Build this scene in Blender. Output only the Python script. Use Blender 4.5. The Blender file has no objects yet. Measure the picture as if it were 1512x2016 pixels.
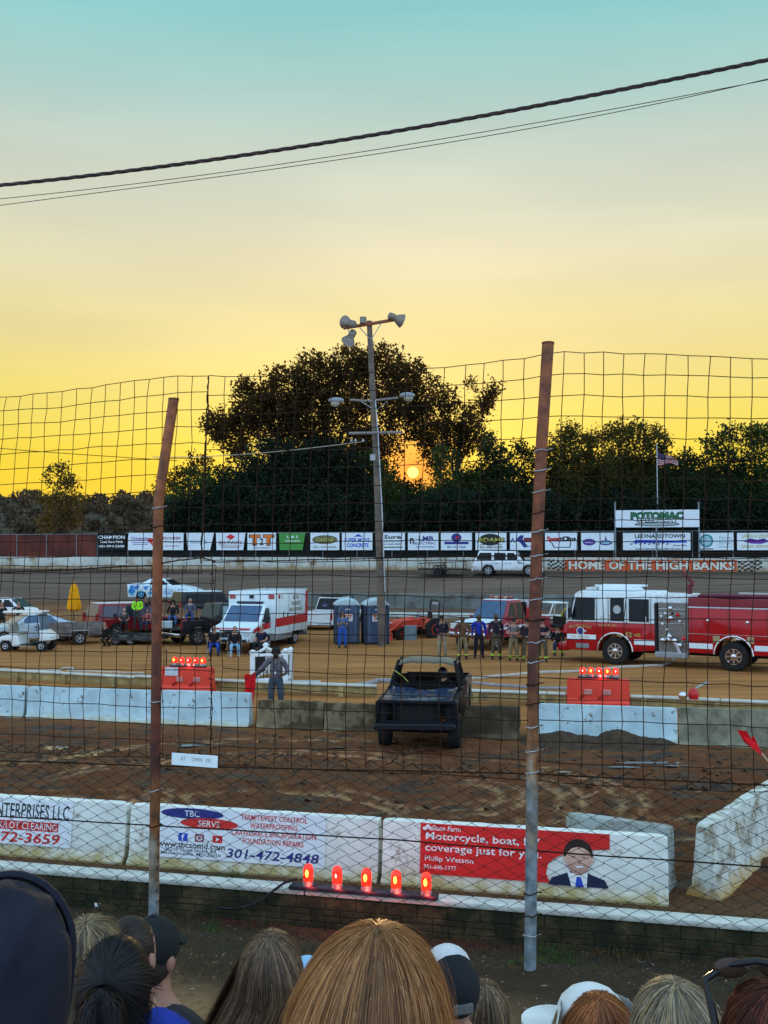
import bpy, bmesh, math, random
import numpy as np
from mathutils import Vector, Matrix
R = random.Random(11)
NR = np.random.default_rng(5)
S = bpy.context.scene
COL = S.collection
PI = math.pi
H = 4.5                      # eye height above the infield
F = 2016.0                   # focal length in pixels of the 1512x2016 photograph
TH = math.atan(79.0 / F)     # camera looks up a little
SL = 0.236                   # the fence, walls and track all run at this slope to the view
AL = -math.atan(SL)          # heading of that run


def ray(px, py):
    x = (px - 756) / F
    u = (1008 - py) / F
    return Vector((x, math.cos(TH) - u * math.sin(TH), math.sin(TH) + u * math.cos(TH)))


def P(px, py, Y):
    d = ray(px, py)
    t = Y / d.y
    return Vector((d.x * t, Y, H + d.z * t))


def G(px, py, z=0.0):
    d = ray(px, py)
    t = (z - H) / d.z
    return Vector((d.x * t, d.y * t, z))


def N(px, py, n):            # on the upright plane Y + SL*X = n
    d = ray(px, py)
    t = n / (d.y + SL * d.x)
    return Vector((d.x * t, d.y * t, H + d.z * t))


def hgt(n):                  # terrain profile across the run
    pts = [(-50, 1.2), (0, 1.0), (6, .62), (10.6, .40), (12.6, -.30), (13.32, -.36), (13.40, -.02), (48, 0), (58, .35), (66, .95),
           (72, 1.46), (80, 2.5), (84, 3.02), (88, 3.0), (95, 1.2), (120, .6), (5000, .2)]
    return np.interp(n, [p[0] for p in pts], [p[1] for p in pts])


# ---------------------------------------------------------------- materials
MATS = {}


def _rgb(c):
    return (c[0], c[1], c[2], 1.0)


def mat(name, col, rough=.6, metal=0.0, var=.18, vs=6.0, bump=0.0, bs=40.0, col2=None, c2at=.55, c2w=.12, c2s=3.0,
        emit=None, es=0.0, spec=.25, coat=0.0, trans=0.0, low=None, lowz=.3, attr=None, tgain=None):
    """Principled material whose colour wanders a little; col2 = stains of another colour; low = splashed mud near the wheels."""
    if name in MATS:
        return MATS[name]
    m = bpy.data.materials.new(name)
    m.use_nodes = True
    nt = m.node_tree
    ns, lk = nt.nodes, nt.links
    b = ns['Principled BSDF']
    b.inputs['Roughness'].default_value = rough
    b.inputs['Metallic'].default_value = metal
    b.inputs['Specular IOR Level'].default_value = spec
    if coat:
        b.inputs['Coat Weight'].default_value = coat * .5
        b.inputs['Coat Roughness'].default_value = .08
    tc = ns.new('ShaderNodeTexCoord')
    n1 = ns.new('ShaderNodeTexNoise')
    n1.inputs['Scale'].default_value = vs
    n1.inputs['Detail'].default_value = 5
    lk.new(tc.outputs['Object'], n1.inputs['Vector'])
    mr = ns.new('ShaderNodeMapRange')
    mr.inputs['From Min'].default_value = .3
    mr.inputs['From Max'].default_value = .7
    mr.inputs['To Min'].default_value = 1 - var
    mr.inputs['To Max'].default_value = 1 + var
    lk.new(n1.outputs['Fac'], mr.inputs['Value'])
    mx = ns.new('ShaderNodeMix')
    mx.data_type = 'RGBA'
    mx.blend_type = 'MULTIPLY'
    mx.inputs['Factor'].default_value = 1
    if attr:
        at = ns.new('ShaderNodeAttribute')
        at.attribute_name = attr
        lk.new(at.outputs['Color'], mx.inputs['A'])
    else:
        mx.inputs['A'].default_value = _rgb(col)
    lk.new(mr.outputs['Result'], mx.inputs['B'])
    out = mx.outputs['Result']

    def over(out, colour, scale, at_, w, zlim=None):
        n2 = ns.new('ShaderNodeTexNoise')
        n2.inputs['Scale'].default_value = scale
        n2.inputs['Detail'].default_value = 7
        n2.inputs['Roughness'].default_value = .65
        lk.new(tc.outputs['Object'], n2.inputs['Vector'])
        val = n2.outputs['Fac']
        if zlim is not None:
            sp = ns.new('ShaderNodeSeparateXYZ')
            lk.new(tc.outputs['Object'], sp.inputs[0])
            q = ns.new('ShaderNodeMapRange')
            q.inputs['From Min'].default_value = zlim
            q.inputs['From Max'].default_value = 0
            q.inputs['To Min'].default_value = -.25
            q.inputs['To Max'].default_value = .28
            lk.new(sp.outputs['Z'], q.inputs['Value'])
            a = ns.new('ShaderNodeMath')
            a.operation = 'ADD'
            lk.new(val, a.inputs[0])
            lk.new(q.outputs['Result'], a.inputs[1])
            val = a.outputs[0]
        r2 = ns.new('ShaderNodeMapRange')
        r2.inputs['From Min'].default_value = at_ - w
        r2.inputs['From Max'].default_value = at_ + w
        lk.new(val, r2.inputs['Value'])
        m2 = ns.new('ShaderNodeMix')
        m2.data_type = 'RGBA'
        lk.new(r2.outputs['Result'], m2.inputs['Factor'])
        lk.new(out, m2.inputs['A'])
        m2.inputs['B'].default_value = _rgb(colour)
        return m2.outputs['Result']
    if col2:
        out = over(out, col2, c2s, c2at, c2w)
    if low:
        out = over(out, low, 4.0, .55, .2, lowz)
    lk.new(out, b.inputs['Base Color'])
    if bump:
        n3 = ns.new('ShaderNodeTexNoise')
        n3.inputs['Scale'].default_value = bs
        n3.inputs['Detail'].default_value = 6
        lk.new(tc.outputs['Object'], n3.inputs['Vector'])
        bp = ns.new('ShaderNodeBump')
        bp.inputs['Strength'].default_value = bump
        bp.inputs['Distance'].default_value = .02
        lk.new(n3.outputs['Fac'], bp.inputs['Height'])
        lk.new(bp.outputs['Normal'], b.inputs['Normal'])
    if emit:
        b.inputs['Emission Color'].default_value = _rgb(emit)
        b.inputs['Emission Strength'].default_value = es
    if trans:
        tr = ns.new('ShaderNodeBsdfTranslucent')
        if tgain:                                          # leaves pass more, and yellower, light than they reflect
            tg = ns.new('ShaderNodeVectorMath')
            tg.operation = 'MULTIPLY'
            lk.new(out, tg.inputs[0])
            tg.inputs[1].default_value = tgain
            lk.new(tg.outputs[0], tr.inputs['Color'])
        else:
            lk.new(out, tr.inputs['Color'])
        ad = ns.new('ShaderNodeMixShader')
        ad.inputs[0].default_value = trans
        o = ns['Material Output']
        lk.new(b.outputs[0], ad.inputs[1])
        lk.new(tr.outputs[0], ad.inputs[2])
        lk.new(ad.outputs[0], o.inputs['Surface'])
    MATS[name] = m
    return m


# ---------------------------------------------------------------- mesh builder
class MB:
    def __init__(s):
        s.v, s.f, s.m, s.mi = [], [], [], 0

    def add(s, vs, fs, M=None):
        o = len(s.v)
        if M is not None:
            vs = [M @ Vector(p) for p in vs]
        s.v += [(p[0], p[1], p[2]) for p in vs]
        s.f += [tuple(i + o for i in f) for f in fs]
        s.m += [s.mi] * len(fs)
        return s

    def bm(s, b, M=None):
        b.verts.index_update()
        s.add([v.co.copy() for v in b.verts], [[v.index for v in f.verts] for f in b.faces], M)
        b.free()
        return s

    def box(s, c, d, b=0.0, M=None, seg=1):
        if b <= 0:
            x, y, z = d[0] / 2, d[1] / 2, d[2] / 2
            vs = [(c[0] + i * x, c[1] + j * y, c[2] + k * z) for i in (-1, 1) for j in (-1, 1) for k in (-1, 1)]
            return s.add(vs, [(0, 1, 3, 2), (4, 6, 7, 5), (0, 4, 5, 1), (2, 3, 7, 6), (0, 2, 6, 4), (1, 5, 7, 3)], M)
        q = bmesh.new()
        bmesh.ops.create_cube(q, size=1)
        for v in q.verts:
            v.co = Vector((c[0] + v.co.x * d[0], c[1] + v.co.y * d[1], c[2] + v.co.z * d[2]))
        bmesh.ops.bevel(q, geom=list(q.edges), offset=min(b, min(d) * .45), segments=seg, affect='EDGES', profile=.5)
        return s.bm(q, M)

    def hexa(s, p, b=0.0, M=None):
        """eight corners: bottom 4 then top 4, both counter-clockwise seen from above"""
        q = bmesh.new()
        vs = [q.verts.new(x) for x in p]
        for f in ((3, 2, 1, 0), (4, 5, 6, 7), (0, 1, 5, 4), (1, 2, 6, 5), (2, 3, 7, 6), (3, 0, 4, 7)):
            q.faces.new([vs[i] for i in f])
        if b > 0:
            bmesh.ops.bevel(q, geom=list(q.edges), offset=b, segments=2, affect='EDGES', profile=.5)
        return s.bm(q, M)

    def prism(s, poly, y0, y1, b=0.0, M=None, seg=2, inset=None):
        """profile in (x, z) extruded along y; inset = function (x,z)->shift of the sides towards the middle"""
        q = bmesh.new()
        ins = inset or (lambda x, z: 0.0)
        sg = 1 if y1 > y0 else -1
        a = [q.verts.new((x, y0 + sg * ins(x, z), z)) for x, z in poly]
        c = [q.verts.new((x, y1 - sg * ins(x, z), z)) for x, z in poly]
        n = len(poly)
        fa = q.faces.new(a)
        fc = q.faces.new(list(reversed(c)))
        for i in range(n):
            j = (i + 1) % n
            q.faces.new((a[j], a[i], c[i], c[j]))
        bmesh.ops.recalc_face_normals(q, faces=list(q.faces))
        if b > 0:
            es = [e for e in q.edges if fa in e.link_faces or fc in e.link_faces]
            bmesh.ops.bevel(q, geom=es, offset=b, segments=seg, affect='EDGES', profile=.5, clamp_overlap=True)
        return s.bm(q, M)

    def tube(s, pts, r, sides=6, M=None, cap=True):
        pts = [Vector(p) for p in pts]
        n = len(pts)
        rs = r if isinstance(r, (list, tuple)) else [r] * n
        up = None
        vs, fs = [], []
        for i in range(n):
            t = (pts[min(i + 1, n - 1)] - pts[max(i - 1, 0)])
            if t.length < 1e-9:
                t = Vector((0, 0, 1))
            t.normalize()
            if up is None:
                up = Vector((0, 0, 1)) if abs(t.z) < .9 else Vector((1, 0, 0))
            a = t.cross(up)
            if a.length < 1e-6:
                a = t.orthogonal()
            a.normalize()
            c = a.cross(t)
            up = c
            for k in range(sides):
                an = 2 * PI * k / sides
                vs.append(pts[i] + (a * math.cos(an) + c * math.sin(an)) * rs[i])
        for i in range(n - 1):
            for k in range(sides):
                k2 = (k + 1) % sides
                fs.append((i * sides + k, i * sides + k2, (i + 1) * sides + k2, (i + 1) * sides + k))
        if cap:
            fs.append(tuple(range(sides - 1, -1, -1)))
            fs.append(tuple((n - 1) * sides + k for k in range(sides)))
        return s.add(vs, fs, M)

    def lathe(s, prof, seg=16, M=None):
        """profile of (radius, height) turned about z"""
        vs, fs = [], []
        n = len(prof)
        for r, z in prof:
            for k in range(seg):
                a = 2 * PI * k / seg
                vs.append((r * math.cos(a), r * math.sin(a), z))
        for i in range(n - 1):
            for k in range(seg):
                k2 = (k + 1) % seg
                fs.append((i * seg + k, i * seg + k2, (i + 1) * seg + k2, (i + 1) * seg + k))
        fs.append(tuple(range(seg - 1, -1, -1)))
        fs.append(tuple((n - 1) * seg + k for k in range(seg)))
        return s.add(vs, fs, M)

    def ell(s, c, r, seg=12, rings=8, M=None):
        vs, fs = [], []
        for i in range(rings + 1):
            t = PI * i / rings
            for k in range(seg):
                a = 2 * PI * k / seg
                vs.append((c[0] + r[0] * math.sin(t) * math.cos(a), c[1] + r[1] * math.sin(t) * math.sin(a), c[2] + r[2] * math.cos(t)))
        for i in range(rings):
            for k in range(seg):
                k2 = (k + 1) % seg
                fs.append((i * seg + k2, i * seg + k, (i + 1) * seg + k, (i + 1) * seg + k2))
        return s.add(vs, fs, M)

    def slab(s, pts, nrm, th, M=None):
        """flat polygon of real thickness: pts, pushed th along nrm"""
        n = Vector(nrm).normalized() * th
        k = len(pts)
        a = [Vector(p) for p in pts]
        vs = a + [p + n for p in a]
        fs = [tuple(range(k - 1, -1, -1)), tuple(range(k, 2 * k))]
        for i in range(k):
            j = (i + 1) % k
            fs.append((i, j, k + j, k + i))
        return s.add(vs, fs, M)

    def build(s, name, mats, parent=None, smooth=None, M=None):
        me = bpy.data.meshes.new(name)
        v = s.v if M is None else [tuple(M @ Vector(p)) for p in s.v]
        me.from_pydata(v, [], s.f)
        if not isinstance(mats, (list, tuple)):
            mats = [mats]
        for m in mats:
            me.materials.append(m)
        if len(mats) > 1:
            me.polygons.foreach_set('material_index', s.m)
        if smooth is not None:
            me.polygons.foreach_set('use_smooth', [True] * len(me.polygons))
            me.set_sharp_from_angle(angle=math.radians(smooth))
        me.update()
        return link(name, me, parent)


def link(name, me, parent=None):
    o = bpy.data.objects.new(name, me)
    COL.objects.link(o)
    if parent is not None:
        o.parent = parent
    return o


def tag(o, label=None, cat=None, group=None, kind=None):
    if label:
        o['label'] = label
    if cat:
        o['category'] = cat
    if group:
        o['group'] = group
    if kind:
        o['kind'] = kind
    return o


def thing(name, label, cat, loc=(0, 0, 0), rz=0.0, group=None):
    o = bpy.data.objects.new(name, None)
    COL.objects.link(o)
    o.empty_display_size = .2
    o.location = loc
    o.rotation_euler = (0, 0, rz)
    return tag(o, label, cat, group)


def struct(o):
    o['kind'] = 'structure'
    return o


def copy_tree(o, parent=None):
    c = o.copy()
    COL.objects.link(c)
    c.parent = parent
    for ch in list(o.children):
        copy_tree(ch, c)
    return c


# ---------------------------------------------------------------- lettering
_TX = {}


def _text(body, bold):
    k = (body, bold)
    if k not in _TX:
        cu = bpy.data.curves.new('t', 'FONT')
        cu.body = body
        cu.resolution_u = 2
        cu.offset = bold
        cu.align_x = 'CENTER'
        o = bpy.data.objects.new('t', cu)
        COL.objects.link(o)
        dg = bpy.context.evaluated_depsgraph_get()
        e = o.evaluated_get(dg)
        me = e.to_mesh()
        vs = [v.co.copy() for v in me.vertices]
        fs = [tuple(p.vertices) for p in me.polygons]
        e.to_mesh_clear()
        bpy.data.objects.remove(o)
        bpy.data.curves.remove(cu)
        x0 = min(v.x for v in vs); x1 = max(v.x for v in vs)
        y0 = min(v.y for v in vs); y1 = max(v.y for v in vs)
        _TX[k] = ([((v.x - (x0 + x1) / 2) / (x1 - x0), (v.y - (y0 + y1) / 2) / max(y1 - y0, 1e-6)) for v in vs], fs)
    return _TX[k]


def text(mb, body, M, w, h, bold=.012, slant=0.0, arc=0.0, th=.0):
    """letters fitted to w x h, centred, lying in the local XZ plane facing -y"""
    vs, fs = _text(body, bold)
    pts = []
    for x, y in vs:
        X, Z = x * w + slant * y * h, y * h
        if arc:
            Z -= arc * (2 * x) ** 2
        pts.append((X, 0, Z))
    # winding of a font mesh is +z up; in XZ facing -y that is the same order
    mb.add(pts, fs, M)
    return mb


T = Matrix.Translation


def Rz(a):
    return Matrix.Rotation(a, 4, 'Z')


def Rx(a):
    return Matrix.Rotation(a, 4, 'X')


def Ry(a):
    return Matrix.Rotation(a, 4, 'Y')


def flat_oval(mb, M, rx, rz, n=28):
    mb.add([(rx * math.cos(2 * PI * k / n), 0, rz * math.sin(2 * PI * k / n)) for k in range(n)], [tuple(range(n))], M)


def flat_rect(mb, M, w, h):
    mb.add([(-w / 2, 0, -h / 2), (w / 2, 0, -h / 2), (w / 2, 0, h / 2), (-w / 2, 0, h / 2)], [(0, 1, 2, 3)], M)


def flat_poly(mb, M, pts):
    mb.add([(x, 0, z) for x, z in pts], [tuple(range(len(pts)))], M)
# ---------------------------------------------------------------- camera, sky, sun
SUN_AZ = math.atan((813 - 756) / F)                       # right of the view
SUN_EL = math.asin(ray(813, 930).normalized().z)
SUND = Vector((math.sin(SUN_AZ) * math.cos(SUN_EL), math.cos(SUN_AZ) * math.cos(SUN_EL), math.sin(SUN_EL)))
cam = bpy.data.cameras.new('camera')
cam.sensor_fit = 'VERTICAL'
cam.sensor_height = 36
cam.lens = 36 * F / 2016
cam.clip_start = .05
cam.clip_end = 9000
co = bpy.data.objects.new('camera', cam)
COL.objects.link(co)
co.location = (0, 0, H)
co.rotation_euler = (PI / 2 + TH, 0, 0)
S.camera = co
S.view_settings.view_transform = 'Standard'
S.view_settings.look = 'None'
S.view_settings.exposure = 0
S.view_settings.gamma = 1
S.cycles.max_bounces = 6
S.cycles.transparent_max_bounces = 4
S.cycles.use_denoising = True
S.cycles.sample_clamp_indirect = 4

sl = bpy.data.lights.new('sun', 'SUN')
sl.energy = 2.0
sl.angle = math.radians(.6)
sl.color = (1.0, .62, .28)
so = bpy.data.objects.new('sun', sl)
COL.objects.link(so)
so.rotation_euler = (-SUND).to_track_quat('-Z', 'Y').to_euler()

W = bpy.data.worlds.new("World")
S.world = W
W.use_nodes = True
wt = W.node_tree
wn, wl = wt.nodes, wt.links
bg = wn['Background']


def wm(op, a, b=None, clamp=False):
    n = wn.new('ShaderNodeMath')
    n.operation = op
    n.use_clamp = clamp
    for i, x in enumerate((a, b)):
        if x is None:
            continue
        if isinstance(x, (int, float)):
            n.inputs[i].default_value = x
        else:
            wl.new(x, n.inputs[i])
    return n.outputs[0]


sky = wn.new('ShaderNodeTexSky')
sky.sky_type = 'NISHITA'
sky.sun_disc = False
sky.sun_elevation = SUN_EL
sky.sun_rotation = SUN_AZ
sky.air_density = 1.0
sky.dust_density = 2.0
sky.ozone_density = 1.5
tcw = wn.new('ShaderNodeTexCoord')
spw = wn.new('ShaderNodeSeparateXYZ')
wl.new(tcw.outputs['Generated'], spw.inputs[0])
el = spw.outputs['Z']
# the evening sky itself: colour by height above the horizon, over the Nishita sky
rp = wn.new('ShaderNodeValToRGB')
cr = rp.color_ramp
cr.interpolation = 'CARDINAL'
SKYSTOPS = [(0.0, (.84, .38, .02)), (.05, (.88, .58, .025)), (.107, (.88, .69, .075)), (.188, (.80, .68, .26)), (.235, (.76, .69, .37)), (.30, (.70, .70, .52)),
            (.383, (.48, .62, .56)), (.47, (.255, .585, .595)), (.60, (.20, .50, .60)), (1.0, (.24, .46, .64))]
while len(cr.elements) < len(SKYSTOPS):
    cr.elements.new(.5)
for e, (p, c) in zip(cr.elements, SKYSTOPS):
    e.position = p
    e.color = (*c, 1)
wl.new(el, rp.inputs[0])
dp = wn.new('ShaderNodeVectorMath')
dp.operation = 'DOT_PRODUCT'
wl.new(tcw.outputs['Generated'], dp.inputs[0])
dp.inputs[1].default_value = SUND
cosd = dp.outputs['Value']
# aureole round the sun and the disc itself
om = wm('SUBTRACT', 1.0, cosd)
aur = wm('POWER', 2.718, wm('MULTIPLY', om, -22.0))
aur2 = wm('POWER', 2.718, wm('MULTIPLY', om, -1300.0))
disc = wm('LESS_THAN', om, 1 - math.cos(math.radians(.31)))
# the dome overhead and behind is added bright blue fill for surfaces facing the camera
back = wn.new('ShaderNodeMapRange')
back.interpolation_type = 'SMOOTHSTEP'
back.inputs['From Min'].default_value = .80
back.inputs['From Max'].default_value = -.2
wl.new(cosd, back.inputs['Value'])


def wmix(blend, f, a, b):
    n = wn.new('ShaderNodeMix')
    n.data_type = 'RGBA'
    n.blend_type = blend
    for key, x in (('Factor', f), ('A', a), ('B', b)):
        if isinstance(x, (int, float)):
            n.inputs[key].default_value = x
        elif isinstance(x, tuple):
            n.inputs[key].default_value = (*x, 1)
        else:
            wl.new(x, n.inputs[key])
    return n.outputs['Result']


def wscale(c, f):
    n = wn.new('ShaderNodeVectorMath')
    n.operation = 'SCALE'
    wl.new(c, n.inputs[0])
    if isinstance(f, (int, float)):
        n.inputs['Scale'].default_value = f
    else:
        wl.new(f, n.inputs['Scale'])
    return n.outputs[0]


BACKC = (.88, 1.24, 1.65)
base = wmix('MIX', back.outputs['Result'], rp.outputs['Color'], BACKC)
c = wmix('ADD', 1.0, base, wscale(wmix('MIX', 0.0, (1.0, .55, .12), (1, 1, 1)), wm('MULTIPLY', aur, .12)))
c = wmix('MIX', wm('MULTIPLY', aur2, .95, True), c, (1.05, .27, .012))
c = wmix('ADD', 1.0, c, wscale(wmix('MIX', 0.0, (1.0, .55, .10), (1, 1, 1)), wm('MULTIPLY', disc, 2.6)))
# mottling of thin cloud
nz = wn.new('ShaderNodeTexNoise')
nz.inputs['Scale'].default_value = 3.0
nz.inputs['Detail'].default_value = 6
mp = wn.new('ShaderNodeMapping')
mp.inputs['Scale'].default_value = (1, 1, 5)
wl.new(tcw.outputs['Generated'], mp.inputs[0])
wl.new(mp.outputs[0], nz.inputs['Vector'])
mo = wn.new('ShaderNodeMapRange')
mo.inputs['From Min'].default_value = .3
mo.inputs['From Max'].default_value = .7
mo.inputs['To Min'].default_value = .94
mo.inputs['To Max'].default_value = 1.06
wl.new(nz.outputs['Fac'], mo.inputs['Value'])
c = wscale(c, mo.outputs['Result'])
nis = wscale(sky.outputs['Color'], .0065)
c = wmix('ADD', 1.0, c, nis)
wl.new(c, bg.inputs['Color'])
bg.inputs['Strength'].default_value = 1.0


# ---------------------------------------------------------------- the ground
def _hash(ix, iy, s):
    h = (ix.astype(np.int64) * 374761393 + iy.astype(np.int64) * 668265263 + s * 1442695041) & 0x7fffffff
    h = (h ^ (h >> 13)) * 1274126177 & 0x7fffffff
    return (h ^ (h >> 16)) / 0x7fffffff


def vnoise(x, y, s=0):
    ix, iy = np.floor(x), np.floor(y)
    fx, fy = x - ix, y - iy
    fx = fx * fx * (3 - 2 * fx)
    fy = fy * fy * (3 - 2 * fy)
    a = _hash(ix, iy, s); b = _hash(ix + 1, iy, s); c_ = _hash(ix, iy + 1, s); d = _hash(ix + 1, iy + 1, s)
    return (a * (1 - fx) + b * fx) * (1 - fy) + (c_ * (1 - fx) + d * fx) * fy - .5


def fbm(x, y, s=0, o=4):
    t = 0
    a = 1
    for i in range(o):
        t = t + a * vnoise(x * 2 ** i, y * 2 ** i, s + i)
        a *= .55
    return t


RUTS = []                                                # (cx, cy, radius, a0, a1, width, depth)
_c = G(975, 1575)
for r_, a0, a1 in ((1.05, -1.9, 1.2), (1.45, -1.6, 1.5), (2.1, -1.5, 1.3), (2.5, -1.3, 1.6), (3.2, -1.0, 1.0), (3.6, -.8, 1.4)):
    RUTS.append((_c.x - .9, _c.y + .3, r_, a0, a1, .15, .055))
_c = G(300, 1480)
for r_ in (5.0, 5.35, 6.7, 7.05):
    RUTS.append((_c.x + 3.0, _c.y - 5.2, r_, .9, 2.7, .15, .06))
for yy in (16.5, 18.1, 20.4):
    RUTS.append((-2 + yy, yy - 60 + .6, 60.0, 1.2, 2.0, .15, .05))
for (gx, gy, r_) in ((520, 1545, 3.0), (520, 1545, 3.5), (180, 1560, 2.2), (180, 1560, 2.7)):
    _c = G(gx, gy)
    RUTS.append((_c.x, _c.y - r_, 3.0 if r_ > 2.9 else 2.5, .3, 2.8, .15, .055))


def ground_z(X, Y):
    X = np.asarray(X, float)
    Y = np.asarray(Y, float)
    n = Y + SL * X
    z = hgt(n)
    mud = np.clip((n - 14.6) / .8, 0, 1) * np.clip((26.5 - n) / 1.5, 0, 1)
    z = z + mud * (.10 * fbm(X * .6, Y * .6, 3) + .045 * fbm(X * 2.7, Y * 2.7, 9, 3) + .05 * fbm(X * 8.3, Y * 8.3, 19, 3))
    rut = np.zeros_like(z)
    for cx, cy, r_, a0, a1, w, dpt in RUTS:
        d = np.hypot(X - cx, Y - cy)
        an = np.arctan2(Y - cy, X - cx)
        on = np.clip((an - a0) / .25, 0, 1) * np.clip((a1 - an) / .25, 0, 1)
        e = d - r_
        z = z + mud * on * dpt * (np.exp(-((e - 2 * w) / w) ** 2) * .8 + np.exp(-((e + 2 * w) / w) ** 2) * .6 - np.exp(-(e / w) ** 2))
        rut = np.maximum(rut, mud * on * np.exp(-(e / (.55 * w)) ** 2))
    inf = np.clip((n - 26) / 2, 0, 1) * np.clip((60 - n) / 6, 0, 1)
    z = z + inf * .05 * fbm(X * .5, Y * .5, 21)
    spec_ = np.clip((13.0 - n) / .6, 0, 1) * np.clip((n - 3) / 2, 0, 1)
    z = z + spec_ * (.07 * fbm(X * 1.5, Y * 1.5, 31) + .03 * fbm(X * 7, Y * 7, 33, 3))
    # soft bank of earth on the infield at the left, behind the parked cars
    z = z + .9 * np.exp(-((n - 60) / 5.0) ** 2) * np.clip((-9 - X) / 6, 0, 1) * np.clip((X + 34) / 10, 0, 1)
    return z, rut


_gx = np.arange(-9, 9, .04)
_gy = np.arange(3, 16, .04)
_GZ = ground_z(*np.meshgrid(_gx, _gy))[0].tolist()


def gz(x, y):
    i, j = int((x + 9) / .04 + .5), int((y - 3) / .04 + .5)
    if 0 <= i < len(_gx) and 0 <= j < len(_gy):
        return _GZ[j][i]
    return float(ground_z(np.array([x]), np.array([y]))[0][0])


def make_ground():
    ns_ = [-6.0]
    while ns_[-1] < 420:
        n = ns_[-1]
        st = max(.05, abs(n) * .0055)
        if 14.2 < n < 26.5:
            st = .05
        if 13.0 < n < 13.5:
            st = .06
        if n < 4:
            st = .6
        ns_.append(n + st)
    ns_ += [600, 1000, 2000, 5000]
    u = np.linspace(-1, 1, 381)
    n = np.array(ns_)[:, None]
    hw = np.abs(n) * .56 + 7
    X = u[None, :] * hw
    Y = n - SL * X
    Z, rut = ground_z(X, Y)
    nr, nc = X.shape
    vs = np.stack([X, Y, Z], -1).reshape(-1, 3)
    idx = np.arange(nr * nc).reshape(nr, nc)
    fs = np.stack([idx[:-1, :-1], idx[:-1, 1:], idx[1:, 1:], idx[1:, :-1]], -1).reshape(-1, 4)
    me = bpy.data.meshes.new('ground')
    me.vertices.add(len(vs))
    me.vertices.foreach_set('co', vs.ravel())
    me.loops.add(fs.size)
    me.loops.foreach_set('vertex_index', fs.ravel())
    me.polygons.add(len(fs))
    me.polygons.foreach_set('loop_start', np.arange(0, fs.size, 4))
    me.polygons.foreach_set('loop_total', np.full(len(fs), 4))
    me.polygons.foreach_set('use_smooth', np.ones(len(fs), bool))
    me.update()
    me.validate()
    at = me.attributes.new('rut', 'FLOAT', 'POINT')
    at.data.foreach_set('value', rut.ravel().astype(np.float32))
    m = bpy.data.materials.new('earth')
    m.use_nodes = True
    nt = m.node_tree
    N_, L = nt.nodes, nt.links
    b = N_['Principled BSDF']
    ge = N_.new('ShaderNodeNewGeometry')
    dt = N_.new('ShaderNodeVectorMath'); dt.operation = 'DOT_PRODUCT'
    L.new(ge.outputs['Position'], dt.inputs[0]); dt.inputs[1].default_value = (SL, 1, 0)

    def noise(sc, det=6, ro=.6, stretch=None):
        q = N_.new('ShaderNodeTexNoise')
        q.inputs['Scale'].default_value = sc; q.inputs['Detail'].default_value = det; q.inputs['Roughness'].default_value = ro
        if stretch:
            mpn = N_.new('ShaderNodeMapping'); mpn.inputs['Scale'].default_value = stretch
            mpn.inputs['Rotation'].default_value = (0, 0, -AL)
            L.new(ge.outputs['Position'], mpn.inputs[0]); L.new(mpn.outputs[0], q.inputs['Vector'])
        else:
            L.new(ge.outputs['Position'], q.inputs['Vector'])
        return q.outputs['Fac']

    def ma(op, a, b_, clamp=False):
        q = N_.new('ShaderNodeMath'); q.operation = op; q.use_clamp = clamp
        for i, x in enumerate((a, b_)):
            if isinstance(x, (int, float)):
                q.inputs[i].default_value = x
            else:
                L.new(x, q.inputs[i])
        return q.outputs[0]

    def mr(v, a, b_, c_=0, d=1):
        q = N_.new('ShaderNodeMapRange')
        for k, x in zip(('From Min', 'From Max', 'To Min', 'To Max'), (a, b_, c_, d)):
            q.inputs[k].default_value = x
        L.new(v, q.inputs['Value'])
        return q.outputs['Result']

    def mixc(f, a, b_):
        q = N_.new('ShaderNodeMix'); q.data_type = 'RGBA'
        for k, x in (('Factor', f), ('A', a), ('B', b_)):
            if isinstance(x, (int, float)):
                q.inputs[k].default_value = x
            elif isinstance(x, tuple):
                q.inputs[k].default_value = (*x, 1)
            else:
                L.new(x, q.inputs[k])
        return q.outputs['Result']
    nn = ma('ADD', dt.outputs['Value'], ma('MULTIPLY', ma('SUBTRACT', noise(.5), .5), 2.2))
    ramp = N_.new('ShaderNodeValToRGB')
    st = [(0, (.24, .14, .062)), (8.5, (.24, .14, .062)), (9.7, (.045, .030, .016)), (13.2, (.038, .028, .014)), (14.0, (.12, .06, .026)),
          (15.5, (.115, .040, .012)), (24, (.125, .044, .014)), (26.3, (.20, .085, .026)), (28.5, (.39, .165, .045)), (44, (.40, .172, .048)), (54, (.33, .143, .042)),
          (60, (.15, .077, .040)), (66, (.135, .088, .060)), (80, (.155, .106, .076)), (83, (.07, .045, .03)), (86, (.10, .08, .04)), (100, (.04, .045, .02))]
    while len(ramp.color_ramp.elements) < len(st):
        ramp.color_ramp.elements.new(.5)
    for e, (p, c_) in zip(ramp.color_ramp.elements, st):
        e.position = p / 100
        e.color = (*c_, 1)
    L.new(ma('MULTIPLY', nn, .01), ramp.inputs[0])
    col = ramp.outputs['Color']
    mudf = ma('MULTIPLY', mr(dt.outputs['Value'], 14.2, 15.2), mr(dt.outputs['Value'], 27, 25.2))
    a1 = N_.new('ShaderNodeAttribute'); a1.attribute_name = 'rut'
    # drier crust, packed wheel marks, wet dark churned clods
    dry = mr(noise(.9, 9, .7, (1, 2.2, 1)), .52, .66)
    col = mixc(ma('MULTIPLY', ma('MULTIPLY', dry, mudf), .75), col, (.20, .083, .032))
    wet = mr(noise(.75, 10, .74, (1, 2.0, 1)), .515, .575)
    wetm = ma('MULTIPLY', wet, mudf)
    col = mixc(ma('MULTIPLY', wetm, .85), col, (.022, .011, .007))
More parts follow.
